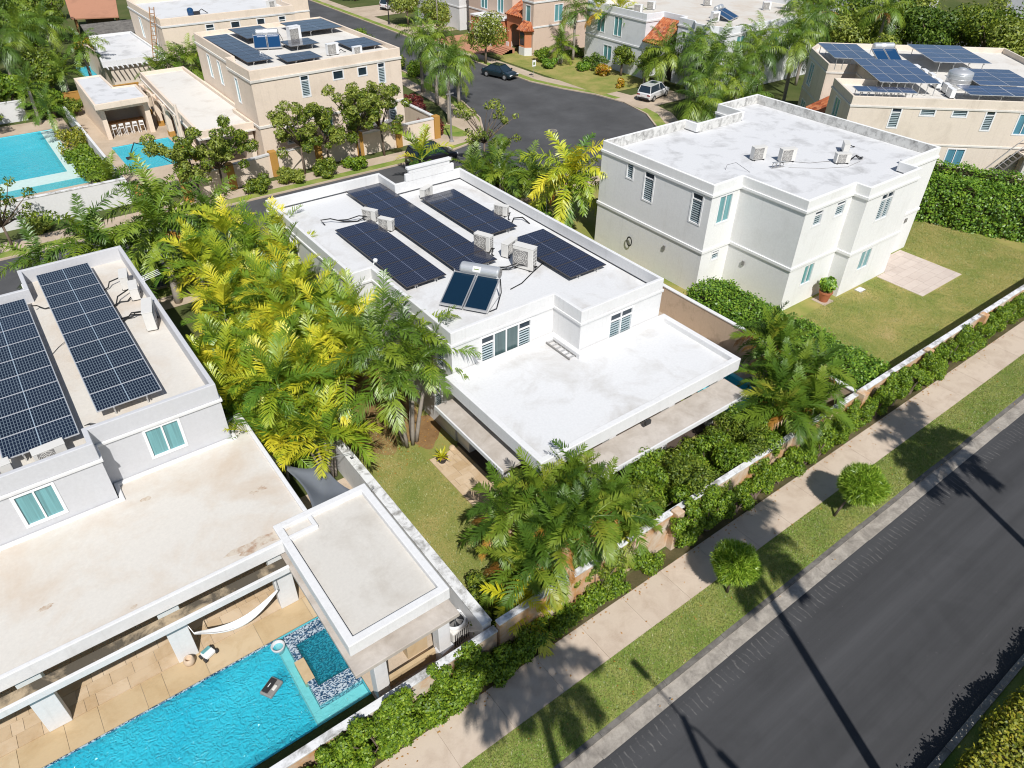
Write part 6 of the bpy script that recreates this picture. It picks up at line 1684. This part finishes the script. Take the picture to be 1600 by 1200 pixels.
hedge('clipped_hedge', 'second flat-topped hedge in front of the tan house', 61.4, 19.8, R(-67), 17.0, 1.6, 3.2, 'hedge_leaf', 110, 0.2, 0.14, 13, 0.2)
hedge('clipped_hedge', 'golden-green hedge along the far kerb in the bottom right corner', 20.0, -1.05, 0.0, 24.0, 1.7, 1.35, 'golden_leaf', 420, 0.13, 0.085, 14, 0.2)
# loose shrubs between the lower roof and the stained wall
r2 = random.Random(9)
SB = ['loose green shrub beside the rightmost front palm', 'loose green shrub under the front eave, second from the palms', 'loose green shrub before the middle of the front eave', 'loose green shrub before the right part of the front eave', 'loose green shrub at the right end of the front eave', 'loose green shrub beside the yellowing palm at the pier']
for k in range(6):
    bush('loose_shrub', SB[k], 15.9+1.62*k, 12.75+r2.uniform(-.1, .1), rand_lobes(r2, 24, 0, 0.1, 1.6, 1.0, 1.15, 1.0, 0.32, 0.6), 'climber_leaf' if k % 2 else 'tree_leaf', 10500, 0.14, 0.06, 700+k, 'loose shrubs before the front eave')
# shrubs filling the corner left of the front palms
for k, (x, y, s) in enumerate(((9.2, 13.9, 0.8), (8.9, 12.6, 0.8), (9.8, 12.4, 0.9))):
    bush('loose_shrub', ['leafy shrub at the left wall corner behind the palms', 'dark shrub in the corner where the two walls meet', 'leafy shrub behind the yellow young palm'][k], x, y, rand_lobes(r2, 8, 0, 0, 0.8*s, 0.5, 0.5, 0.4, 0.3, 0.5), 'tree_leaf', 2600, 0.15, 0.07, 720+k)
# climbers on the street side of the wall, clump by clump
CL = [(0.6, 1.0, 0.9), (2.0, 1.2, 1.0), (3.4, 1.3, 1.1), (4.7, 1.2, 0.85), (6.1, 1.1, 0.7), (7.4, 1.1, 0.7), (9.0, 1.1, 0.6), (10.4, 1.0, 0.55), (12.0, 1.0, 0.5), (13.6, 0.7, 0.5), (15.2, 0.6, 0.7), (17.4, 1.1, 1.5), (18.9, 1.2, 1.3), (20.6, 1.0, 0.9), (22.0, 1.1, 0.8), (23.5, 1.2, 0.9), (25.0, 1.2, 0.9), (26.6, 1.2, 1.0), (28.2, 1.2, 1.0), (29.8, 1.2, 1.1), (31.4, 1.2, 1.2), (33.0, 1.2, 1.3), (34.6, 1.2, 1.2), (36.4, 1.3, 1.3), (38.2, 1.3, 1.2), (40.2, 1.4, 1.3), (42.4, 1.5, 1.2), (44.8, 1.6, 1.3), (47.4, 1.7, 1.2), (50.2, 1.8, 1.2)]
for k, (x, lx, h) in enumerate(CL):
    kk = sum(1 for c in CL if c[0] < x and (c[0] < 8) == (x < 8) and (c[0] < 30) == (x < 30))
    n_l = max(4, int(6*lx)); yy = 11.05
    h *= 1.75 if x < 8 else 1.45
    lob = [(r2.uniform(-lx, lx)*0.85, r2.uniform(-0.22, 0.36), h*r2.uniform(0.15, 1.0), (q := r2.uniform(0.18, 0.42)), q*0.8, q) for _ in range(n_l+9)]
    bush('wall_shrub', 'green climbing shrub along the sidewalk, ' + ordinal(kk) + ' from the left on the ' + ('pool wall' if x < 8 else 'orange-stained wall' if x < 30 else 'right lawn wall'), x, yy, lob, 'climber_leaf', int(3600*lx*(0.6+0.5*h)), 0.105, 0.065, 740+k, 'climbing shrubs along the sidewalk wall')
for k, (x, h) in enumerate(((1.2, 1.0), (2.8, 1.1), (4.2, 1.0), (5.6, 0.9), (7.0, 0.8), (8.6, 0.7))):
    lob = [(r2.uniform(-0.9, 0.9), r2.uniform(-0.15, 0.2), h*r2.uniform(0.2, 0.8), (q := r2.uniform(0.2, 0.36)), q*0.7, q) for _ in range(11)]
    bush('verge_shrub', 'low leafy shrub at the sidewalk edge before the pool wall, ' + ordinal(k) + ' from the left', x, 10.82, lob, 'climber_leaf', 2600, 0.12, 0.075, 1000+k, 'low shrubs at the sidewalk edge')
g_ = np.random.default_rng(77)
P = np.concatenate([np.stack([g_.uniform(0, 45, 260), 10.76-np.abs(g_.normal(0, 0.22, 260)), np.full(260, 0.018)], 1), np.stack([g_.uniform(5, 40, 90), g_.uniform(6.75, 10.6, 90), np.full(90, 0.03)], 1), np.stack([g_.uniform(9, 13.2, 500), g_.uniform(21.5, 33, 500), np.full(500, 0.03)], 1)])
V = leaf_quads(P, np.zeros_like(P)+[0, 0, 3.0], 0.09, 0.05, g_)
tag(inst('fallen_leaves', np_mesh('fallen_leaves', V, 4, 'old_frond'), None, (0, 0, 0)), 'scattered fallen leaves on the sidewalk and under the palms', 'leaves', kind='stuff')
OVL = [(3.0, 'over the pool wall nearest the left end'), (6.6, 'over the pool wall below the pavilion'), (12.9, 'over the stained wall under the front palms'), (17.6, 'over the stained wall at its left pier'), (19.4, 'over the stained wall between its two piers'), (22.6, 'over the stained wall left of the yellowing palm'), (27.4, 'over the stained wall right of the yellowing palm'), (33.4, 'over the right lawn wall near the clipped hedge'), (38.6, 'over the middle of the right lawn wall'), (43.6, 'over the far part of the right lawn wall')]
for k, (x, lb) in enumerate(OVL):
    lob = [(r2.uniform(-1.0, 1.0), r2.uniform(-0.25, 0.25), r2.uniform(0.6, 1.8), (q := r2.uniform(0.16, 0.32)), q*0.8, q) for _ in range(13)]
    bush('climbing_shrub', 'leafy climber tumbling ' + lb, x, 11.42, lob, 'climber_leaf' if k % 2 else 'tree_leaf', 3200, 0.10, 0.06, 1100+k, 'climbers over the coping')
# ball-clipped street trees
def ball_tree(label, x, y, dx, dy, h, r, seed):
    g_ = np.random.default_rng(seed)
    t = thing('ball_tree', label, 'tree', (x, y, 0), 0, 'ball-clipped trees on the verge')
    mb = MB(); mb.tube([(0, 0, -0.03), (dx*0.3, dy*0.3, h*0.4), (dx, dy, h)], [0.06, 0.045, 0.035], 7); mb.build('trunk', 'bark', t, smooth=True)
    n = 7500
    d = g_.normal(0, 1, (n, 3)); d /= np.linalg.norm(d, axis=1)[:, None]
    rad = r*(1-0.45*g_.uniform(0, 1, (n, 1))**2)*(1+0.05*np.sin(d[:, :1]*6+seed)+0.05*np.sin(d[:, 1:2]*7+2)+0.04*np.sin(d[:, 2:3]*9+seed))
    P = d*rad*[1, 1, 0.86]+[dx, dy, h]
    dr = d+g_.normal(0, 0.45, (n, 3)); dr[:, 2] += 0.15; dr /= np.linalg.norm(dr, axis=1)[:, None]
    sd = np.cross(dr, g_.normal(0, 1, (n, 3))); sd /= np.linalg.norm(sd, axis=1)[:, None]
    L = g_.uniform(0.14, 0.34, (n, 1))
    V = np.stack([P-sd*0.012-dr*L*0.5, P+sd*0.012-dr*L*0.5, P+dr*L*0.5], 1)
    V[:, 0] -= sd*0.012; V[:, 1] += sd*0.012
    inst('crown', np_mesh('crown', V, 3, 'ball_leaf'), t, (0, 0, 0))
    mb = MB()
    for k in range(10):
        a = 2.4*k; e = Vector((math.cos(a)*0.5, math.sin(a)*0.5, 0.25*math.sin(3*a)))*r
        mb.tube([(dx, dy, h-r*0.55), Vector((dx, dy, h))+e], [0.025, 0.01], 5)
    mb.build('twigs', 'bark', t)
ball_tree('ball-clipped tree on the verge, the farther of two, round shadow beside it', 23.87, 8.35, 0.72, -0.35, 1.75, 0.92, 31)
ball_tree('ball-clipped tree on the verge, the nearer of two, crossed by a trunk shadow', 17.06, 8.51, 0.05, 0.02, 1.7, 0.86, 32)
# potted plants
t = thing('potted_plant', 'green shrub in a terracotta pot against the right house wall', 'potted plant', (39.35, 19.35, 0))
plant_pot(t, 0.42, 0.72, 'terracotta')
g_ = np.random.default_rng(5); P, d = lobes_points([(0, 0, 1.15, 0.5, 0.5, 0.42), (0.25, 0, 1.35, 0.3, 0.3, 0.25), (-0.25, 0.1, 1.3, 0.3, 0.3, 0.25)], 650, g_, 0.6)
inst('leaves', np_mesh('leaves', leaf_quads(P, d, 0.28, 0.16, g_), 4, 'hedge_leaf'), t, (0, 0, 0))
mb = MB(); mb.tube([(0, 0, 0.6), (0, 0, 1.15)], 0.03, 6); mb.build('stem', 'bark', t)
lot('pot_pad', 'concrete_path', 38.85, 18.9, 39.85, 19.9, 0.012)
t = thing('potted_agave', 'spiky yellow-green agave in a dark pot on the patio edge', 'potted plant', (12.08, 21.05, 0.05))
plant_pot(t, 0.26, 0.28, 'dark_metal')
for k in range(26):
    a = k*2.4; e = R(75-60*(k/26)); L = 0.55+0.12*math.sin(k*1.7)
    d = Vector((math.cos(a)*math.cos(e), math.sin(a)*math.cos(e), math.sin(e))); s = Vector((-math.sin(a), math.cos(a), 0))*0.035
    p0 = Vector((0, 0, 0.26)); p1 = p0+d*L*0.5; p2 = p0+d*L+Vector((0, 0, -0.08))
    mb = MB(); mb.face([p0-s*0.6, p0+s*0.6, p1+s, p1-s]); mb.face([p1-s, p1+s, p2]); mb.build('leaf', 'yellow_palm_leaf', t)
TL = [(1.0, 84.6, 3.6, 2.2, 'tree_leaf', 'bushy tree at the left edge behind the far pool wall'), (4.6, 89.6, 4.0, 2.2, 'climber_leaf', 'bright bushy tree behind the far white wall'), (9.0, 95.2, 4.6, 2.6, 'tree_leaf', 'leafy tree between the tall palms at the upper left'), (1.5, 97.0, 5.6, 3.0, 'tree_leaf', 'dense tree at the left edge below the corner tree'), (10.5, 112.0, 5.0, 2.6, 'climber_leaf', 'bright tree beside the top left lawn'), (7.5, 86.4, 2.6, 1.5, 'climber_leaf', 'leafy bush at the corner of the ochre wall'), (3.0, 113.5, 6.0, 3.2, 'tree_leaf', 'tree at the top left edge'), (8.5, 121.0, 6.5, 3.4, 'dark_leaf', 'dark tree at the very top left')]
for k, (x, y, h, r_, mt, lb) in enumerate(TL):
    full_tree('broad_tree', lb, x, y, h, r_, mt, 4200, 0.32, 950+k)
SS = [(32.6, 46.2, 1.3, 'tree_leaf', 'leafy shrub behind the crest of the central house'), (35.6, 44.0, 1.2, 'climber_leaf', 'bright shrub by the street right of the crest'), (28.8, 43.4, 1.2, 'tree_leaf', 'shrub behind the right back corner of the central house'), (10.6, 42.6, 1.4, 'golden_leaf', 'bronze bush at the back of the grove'), (16.2, 43.4, 1.2, 'pale_tree_leaf', 'pale shrub behind the back wall of the central house'), (19.0, 43.2, 1.2, 'climber_leaf', 'green shrub behind the middle of the central house back wall'), (22.4, 43.4, 1.2, 'tree_leaf', 'green shrub left of the crest behind the central house'), (31.6, 38.4, 0.9, 'hedge_leaf', 'low shrub at the foot of the stout palm'), (46.4, 96.0, 1.6, 'climber_leaf', 'bright shrub row left of the street'), (45.8, 79.4, 1.2, 'climber_leaf', 'bright grass-like shrub by the street kerb'), (63.0, 76.6, 1.0, 'climber_leaf', 'leafy shrub at the bay window corner'), (66.0, 70.2, 1.1, 'dark_leaf', 'dark shrub under the yellowing palms')]
for k, (x, y, s_, mt, lb) in enumerate(SS):
    bush('garden_shrub', lb, x, y, rand_lobes(r2, 10, 0, 0, 0.8*s_, 0.9*s_, 0.9*s_, 0.4*s_, 0.4*s_, 0.65*s_), mt, 2600, 0.24, 0.11, 970+k)
# coloured shrubs of the upper gardens
for k, (x, y) in enumerate(((38.6, 69.0), (37.9, 66.6), (37.2, 64.2), (36.6, 62.0), (36.3, 60.2))):
    bush('red_shrub', 'dark red shrub behind the beige boundary wall, ' + ordinal(k) + ' from the far end', x, y, rand_lobes(r2, 8, 0, 0, 0.7, 0.8, 0.9, 0.3, 0.4, 0.6), 'red_leaf', 1300, 0.24, 0.12, 800+k, 'red shrub row')
BS = [(7.2, 75.2, 1.2, 'yellow_leafy', 'golden_leaf', 'bright yellow leafy shrub beside the left pool'), (6.9, 71.8, 1.0, 'green', 'climber_leaf', 'green shrub between the left pool and the white wall'), (7.1, 68.8, 1.1, 'green', 'climber_leaf', 'second green shrub between the left pool and the white wall'), (7.2, 65.8, 1.0, 'green', 'climber_leaf', 'green shrub at the near end of the left pool'), (67.6, 75.9, 0.9, 'green', 'dark_leaf', 'dark shrub at the foot of the palms on the top lawn'), (64.2, 70.6, 0.8, 'green', 'hedge_leaf', 'round green shrub on the top lawn'), (61.4, 73.6, 0.8, 'green', 'hedge_leaf', 'round clipped shrub on the top lawn by the sign'), (64.6, 66.9, 0.9, 'red', 'croton_leaf', 'orange-red croton on the top lawn'), (62.6, 62.2, 0.6, 'red', 'croton_leaf', 'small croton at the edge of the top lawn'), (9.4, 86.2, 1.1, 'green', 'tree_leaf', 'shrub behind the covered bar'), (45.0, 89.0, 1.4, 'green', 'tree_leaf', 'shrubs beside the far left kerb of the street'), (44.6, 84.0, 1.4, 'green', 'tree_leaf', 'shrub row beside the street behind the beige house'), (11.4, 43.6, 1.2, 'green', 'golden_leaf', 'bronze shrub behind the areca grove'), (13.4, 43.6, 1.2, 'green', 'golden_leaf', 'bronze shrub behind the back corner of the central house'), (17.0, 56.4, 0.9, 'green', 'tree_leaf', 'low shrub under the open-branched trees'), (20.0, 56.6, 0.9, 'green', 'pale_tree_leaf', 'pale low shrub under the open-branched trees'), (23.0, 56.5, 0.9, 'green', 'tree_leaf', 'low shrub before the middle of the beige wall'), (26.0, 56.6, 0.8, 'green', 'climber_leaf', 'bright low shrub before the beige wall'), (1.6, 58.6, 0.8, 'green', 'pale_tree_leaf', 'low shrub at the foot of the white wall')]
for k, (x, y, s, nm, mt, lb) in enumerate(BS):
    bush('garden_shrub', lb, x, y, rand_lobes(r2, 9, 0, 0, 0.75*s, 0.9*s, 0.9*s, 0.35*s, 0.4*s, 0.65*s), mt, 1900, 0.26*max(0.8, s), 0.12, 820+k)

# --- tall royal palms and a lamp in the median, outside the frame: they throw the long shadows
TS = Vector((0.40, 0.917)).normalized()/math.tan(SUN_EL)
for k, (sx, sy, lb) in enumerate(((31.4, 8.1, 'tall royal palm in the median, right of the lamp'), (19.2, 9.5, 'tall royal palm in the median near the corner hedge'), (8.9, 10.3, 'tall royal palm in the median left of the lamp'))):
    h = (sy+3.6)/TS.y
    palm('royal_palm', lb, sx-TS.x*h, -3.6, [(0, 0, 0, 0, h)], 'royal', 15, 0.17, 'royal palms in the median', seed=900+k, scale=0.95)
h = (6.05+3.6)/TS.y
t = thing('street_lamp', 'double-armed street lamp in the median', 'street lamp', (12.0-TS.x*h, -3.6, 0))
mb = MB(); mb.tube([(0, 0, 0), (0, 0, h)], [0.16, 0.11], 10); mb.build('pole', 'alu', t)
for s in (-1, 1):
    mb = MB(); mb.tube([(0, 0, h-0.25), (0, s*0.7, h+0.15), (0, s*1.7, h+0.2)], 0.045, 6); mb.build('arm', 'alu', t)
    MB().box(-0.13, s*2.0-0.42, h+0.12, 0.13, s*2.0+0.42, h+0.26).build('lamp_head', 'alu', t, bev=0.05)

# --- grass blades
def grass(name, label, boxes, n, hgt, seed, mat='grass_blade'):
    g_ = np.random.default_rng(seed)
    ar = np.array([(b[2]-b[0])*(b[3]-b[1]) for b in boxes]); k = g_.choice(len(boxes), n, p=ar/ar.sum()); B = np.array(boxes)[k]
    P = np.stack([g_.uniform(B[:, 0], B[:, 2]), g_.uniform(B[:, 1], B[:, 3]), np.zeros(n)], 1)
    a = g_.uniform(0, 6.28, n); w_ = g_.uniform(0.008, 0.02, n); h_ = hgt*g_.uniform(0.5, 1.2, n)
    s = np.stack([np.cos(a)*w_, np.sin(a)*w_, np.zeros(n)], 1); tp = np.stack([g_.normal(0, 0.03, n), g_.normal(0, 0.03, n), h_], 1)
    o = inst(name, np_mesh(name, np.stack([P-s, P+s, P+tp], 1), 3, mat), None, (0, 0, 0))
    tag(o, label, 'grass', kind='stuff')
grass('grass', 'short green grass of the verge', [(3, 7.44, 46, 9.1)], 70000, 0.055, 41)
grass('grass', 'short grass of the central lawn', [(8.5, 12, 11.6, 26), (11.6, 12, 13, 14.5)], 36000, 0.05, 42)
grass('grass', 'dry grass of the right lawn', [(33.5, 11.9, 44.9, 19), (45, 11.9, 57, 15.8), (50.1, 15.8, 57, 24)], 80000, 0.05, 43)

# ================================================================== CARS, SIGNS, LAMPS
def car(label, x, y, rz, paint, suv=False, van=False):
    t = thing('parked_car', label, 'car', (x, y, 0.02), rz, 'parked cars')
    Lh = 2.25; hw = 0.9
    zb = 0.98 if suv or van else 0.86
    def loft(sec, mat, name, par=None):
        mb = MB(); m = len(sec[0])
        for s in sec: mb.v += s
        for i in range(len(sec)-1):
            for j in range(m-1):
                mb.f.append((i*m+j, (i+1)*m+j, (i+1)*m+j+1, i*m+j+1)); mb.m.append(0)
        mb.f.append(tuple(range(m))); mb.m.append(0); mb.f.append(tuple(reversed(range((len(sec)-1)*m, len(sec)*m)))); mb.m.append(0)
        return mb.build(name, mat, par or t, smooth=False, bev=0.03)
    def bsec(xx, w_, zt, z0=0.26):
        return [(xx, -w_*0.92, z0), (xx, -w_, 0.5), (xx, -w_*0.99, zt-0.12), (xx, -w_*0.86, zt), (xx, w_*0.86, zt), (xx, w_*0.99, zt-0.12), (xx, w_, 0.5), (xx, w_*0.92, z0)]
    hz = zb-0.10
    body = loft([bsec(-Lh, hw*0.86, zb-0.12, 0.36), bsec(-Lh+0.12, hw*0.95, zb-0.02), bsec(-1.3, hw, zb), bsec(0.0, hw, zb), bsec(1.0, hw, zb-0.02), bsec(1.75, hw*0.97, hz), bsec(Lh-0.12, hw*0.92, hz-0.12), bsec(Lh, hw*0.8, hz-0.2, 0.38)], paint, 'body')
    zr = 1.95 if van else 1.66 if suv else 1.42
    def csec(xx, w_, z_): return [(xx, -w_, z_), (xx, w_, z_)]
    x0, x1, x2, x3 = (-2.15, -1.9, 0.5, 1.25) if (suv or van) else (-1.75, -0.95, 0.35, 1.2)
    mb = MB(); b0, b1, b2, b3 = (x0, 0.78), (x1, 0.62), (x2, 0.62), (x3, 0.78)
    lo = [(x0, -0.79, zb-0.02), (x3, -0.79, zb-0.03), (x3, 0.79, zb-0.03), (x0, 0.79, zb-0.02)]; hi = [(x1, -0.62, zr-0.05), (x2, -0.62, zr-0.05), (x2, 0.62, zr-0.05), (x1, 0.62, zr-0.05)]
    for i in range(4):
        j = (i+1) % 4; mb.face([lo[i], lo[j], hi[j], hi[i]])
    mb.face(hi); mb.build('windows', 'dark_glass', t)
    mb = MB(); mb.box(x1-0.06, -0.64, zr-0.05, x2+0.06, 0.64, zr); mb.build('roof', paint, t, bev=0.03)
    for i in range(4):
        mb = MB(); mb.tube([lo[i], hi[i]], 0.045, 5); mb.build('pillar', paint, t)
    for s in (-1, 1):
        mb = MB(); mb.tube([(0.0, s*0.80, zb-0.02), (-0.1, s*0.635, zr-0.04)], 0.035, 5); mb.build('pillar', paint, t)
        MB().box(0.95, s*0.98-0.08, zb-0.02, 1.12, s*0.98+0.08, zb+0.14).build('mirror', paint, t, bev=0.03)
        MB().box(Lh-0.16, s*0.6-0.2, hz-0.26, Lh-0.02, s*0.6+0.2, hz-0.13).build('headlight', 'white_metal', t, bev=0.02)
        MB().box(-Lh-0.01, s*0.62-0.18, zb-0.32, -Lh+0.12, s*0.62+0.18, zb-0.16).build('tail_light', 'red_lamp', t, bev=0.02)
        for xx in (-1.35, 1.38):
            mb = MB(); mb.lathe([(0.15, -0.1), (0.33, -0.11), (0.34, 0.0), (0.33, 0.11), (0.15, 0.1)], (xx, s*0.83, 0.33), 20, 'y'); wv = mb.build('wheel', 'black_rubber', t, smooth=False)
            mb = MB(); mb.lathe([(0.03, 0.125*s), (0.21, 0.115*s), (0.21, 0.10*s)], (xx, s*0.83, 0.33), 14, 'y'); mb.build('rim', 'alu', wv)
    MB().box(Lh-0.05, -0.5, 0.42, Lh+0.015, 0.5, 0.6).build('grille', 'dark_metal', t); MB().box(-Lh-0.02, -0.7, 0.3, -Lh+0.1, 0.7, 0.48).build('bumper', 'dark_metal', t, bev=0.02); MB().box(-Lh-0.03, -0.2, 0.55, -Lh, 0.2, 0.66).build('number_plate', 'off_white_metal', t)
    if suv:
        MB().box(-0.6, -0.4, zr, 0.3, 0.4, zr+0.012).build('sunroof', 'dark_glass', t)
    return t
def car_paint(name, col):
    m, n, l = new_mat(name); b = bsdf(n, l, 0.3, 0.5, 0.1); b.inputs["Base Color"].default_value = (*col, 1); b.inputs["Coat Weight"].default_value = 1.0; b.inputs["Coat Roughness"].default_value = 0.04
car_paint('dark_teal_paint', (0.008, 0.022, 0.028)); car_paint('white_car_paint', (0.72, 0.72, 0.73)); car_paint('black_paint', (0.01, 0.01, 0.014)); car_paint('red_lamp', (0.25, 0.01, 0.01)); car_paint('teal_car_paint', (0.03, 0.12, 0.16))
car('dark teal saloon parked at the kerb of the cul-de-sac', 53.6, 73.6, R(-74), 'dark_teal_paint')
car('white SUV with black windows parked on the driveway', 62.7, 57.0, R(15), 'white_car_paint', True)
car('black car half hidden behind the parapet crest of the central house', 31.9, 54.0, R(-4), 'black_paint', True)
car('white van parked on a driveway at the top edge', 64.0, 118.4, R(20), 'white_car_paint', False, True)
car('teal car parked behind the beige top house', 47.6, 118.0, R(80), 'teal_car_paint', True)
t = thing('street_sign', 'small white sign on a thin post on the top lawn', 'sign', (56.9, 71.2, 0))
mb = MB(); mb.tube([(0, 0, 0), (0, 0, 1.7)], 0.03, 6); mb.build('post', 'alu', t); MB().box(-0.26, -0.03, 1.25, 0.26, 0.0, 1.95).build('plate', 'white_metal', t); MB().box(-0.14, -0.036, 1.42, 0.14, -0.031, 1.72).build('symbol', 'crownshaft', t)
def street_post(label, x, y, h, head=True, name='lamp_post', cat='street lamp', mat='palm_trunk'):
    t = thing(name, label, cat, (x, y, 0))
    mb = MB(); mb.lathe([(0.25, 0), (0.25, 0.06), (0.13, 0.2), (0.09, 0.6), (0.07, h)], (0, 0, 0), 12); mb.build('pole', mat, t, smooth=False)
    if head:
        mb = MB(); mb.lathe([(0.05, h), (0.22, h+0.08), (0.26, h+0.3), (0.12, h+0.48), (0.03, h+0.55)], (0, 0, 0), 12); mb.build('lantern', 'dark_metal', t); mb = MB(); mb.lathe([(0.28, h+0.3), (0.3, h+0.34), (0.1, h+0.5)], (0, 0, 0), 12); mb.build('cap', 'dark_metal', t)
    else:
        MB().box(-0.4, -0.04, h-0.3, 0.4, 0.04, h-0.2).build('cross_arm', mat, t)
street_post('black lamp post beside the driveway at the top of the street', 57.4, 107.6, 3.0, mat='dark_metal')
street_post('tall pale utility pole behind the street palms', 57.4, 93.5, 8.0, False, 'utility_pole', 'pole', 'gutter_concrete')
street_post('thin dark street pole on the corner footway', 36.3, 57.6, 4.6, False, 'utility_pole', 'pole', 'grille_grey')
t = thing('flag_pole', 'tall bare conduit pole against the arcade of the beige house', 'pole', (14.6, 66.6, 0))
mb = MB(); mb.tube([(0, 0, 0), (0.05, 0, 4.8)], 0.12, 8); mb.build('pole', 'tan_paint', t); mb = MB(); mb.lathe([(0.2, 0), (0.2, 0.1), (0.12, 0.1)], (0, 0, 0), 10); mb.build('foot', 'gutter_concrete', t)
t = thing('manhole_cover', 'dark round manhole cover in the cul-de-sac', 'manhole cover', (46.2, 54.6, 0.008))
mb = MB(); mb.lathe([(0.02, 0), (0.38, 0), (0.38, 0.012), (0.02, 0.012)], (0, 0, 0), 24); mb.build('lid', 'kerb_dark', t); mb = MB(); mb.ring([(0.48*math.cos(a*PI/12), 0.48*math.sin(a*PI/12)) for a in range(24)], [(0.39*math.cos(a*PI/12), 0.39*math.sin(a*PI/12)) for a in range(24)], 0, 0.01); mb.build('rim', 'gutter_concrete', t)
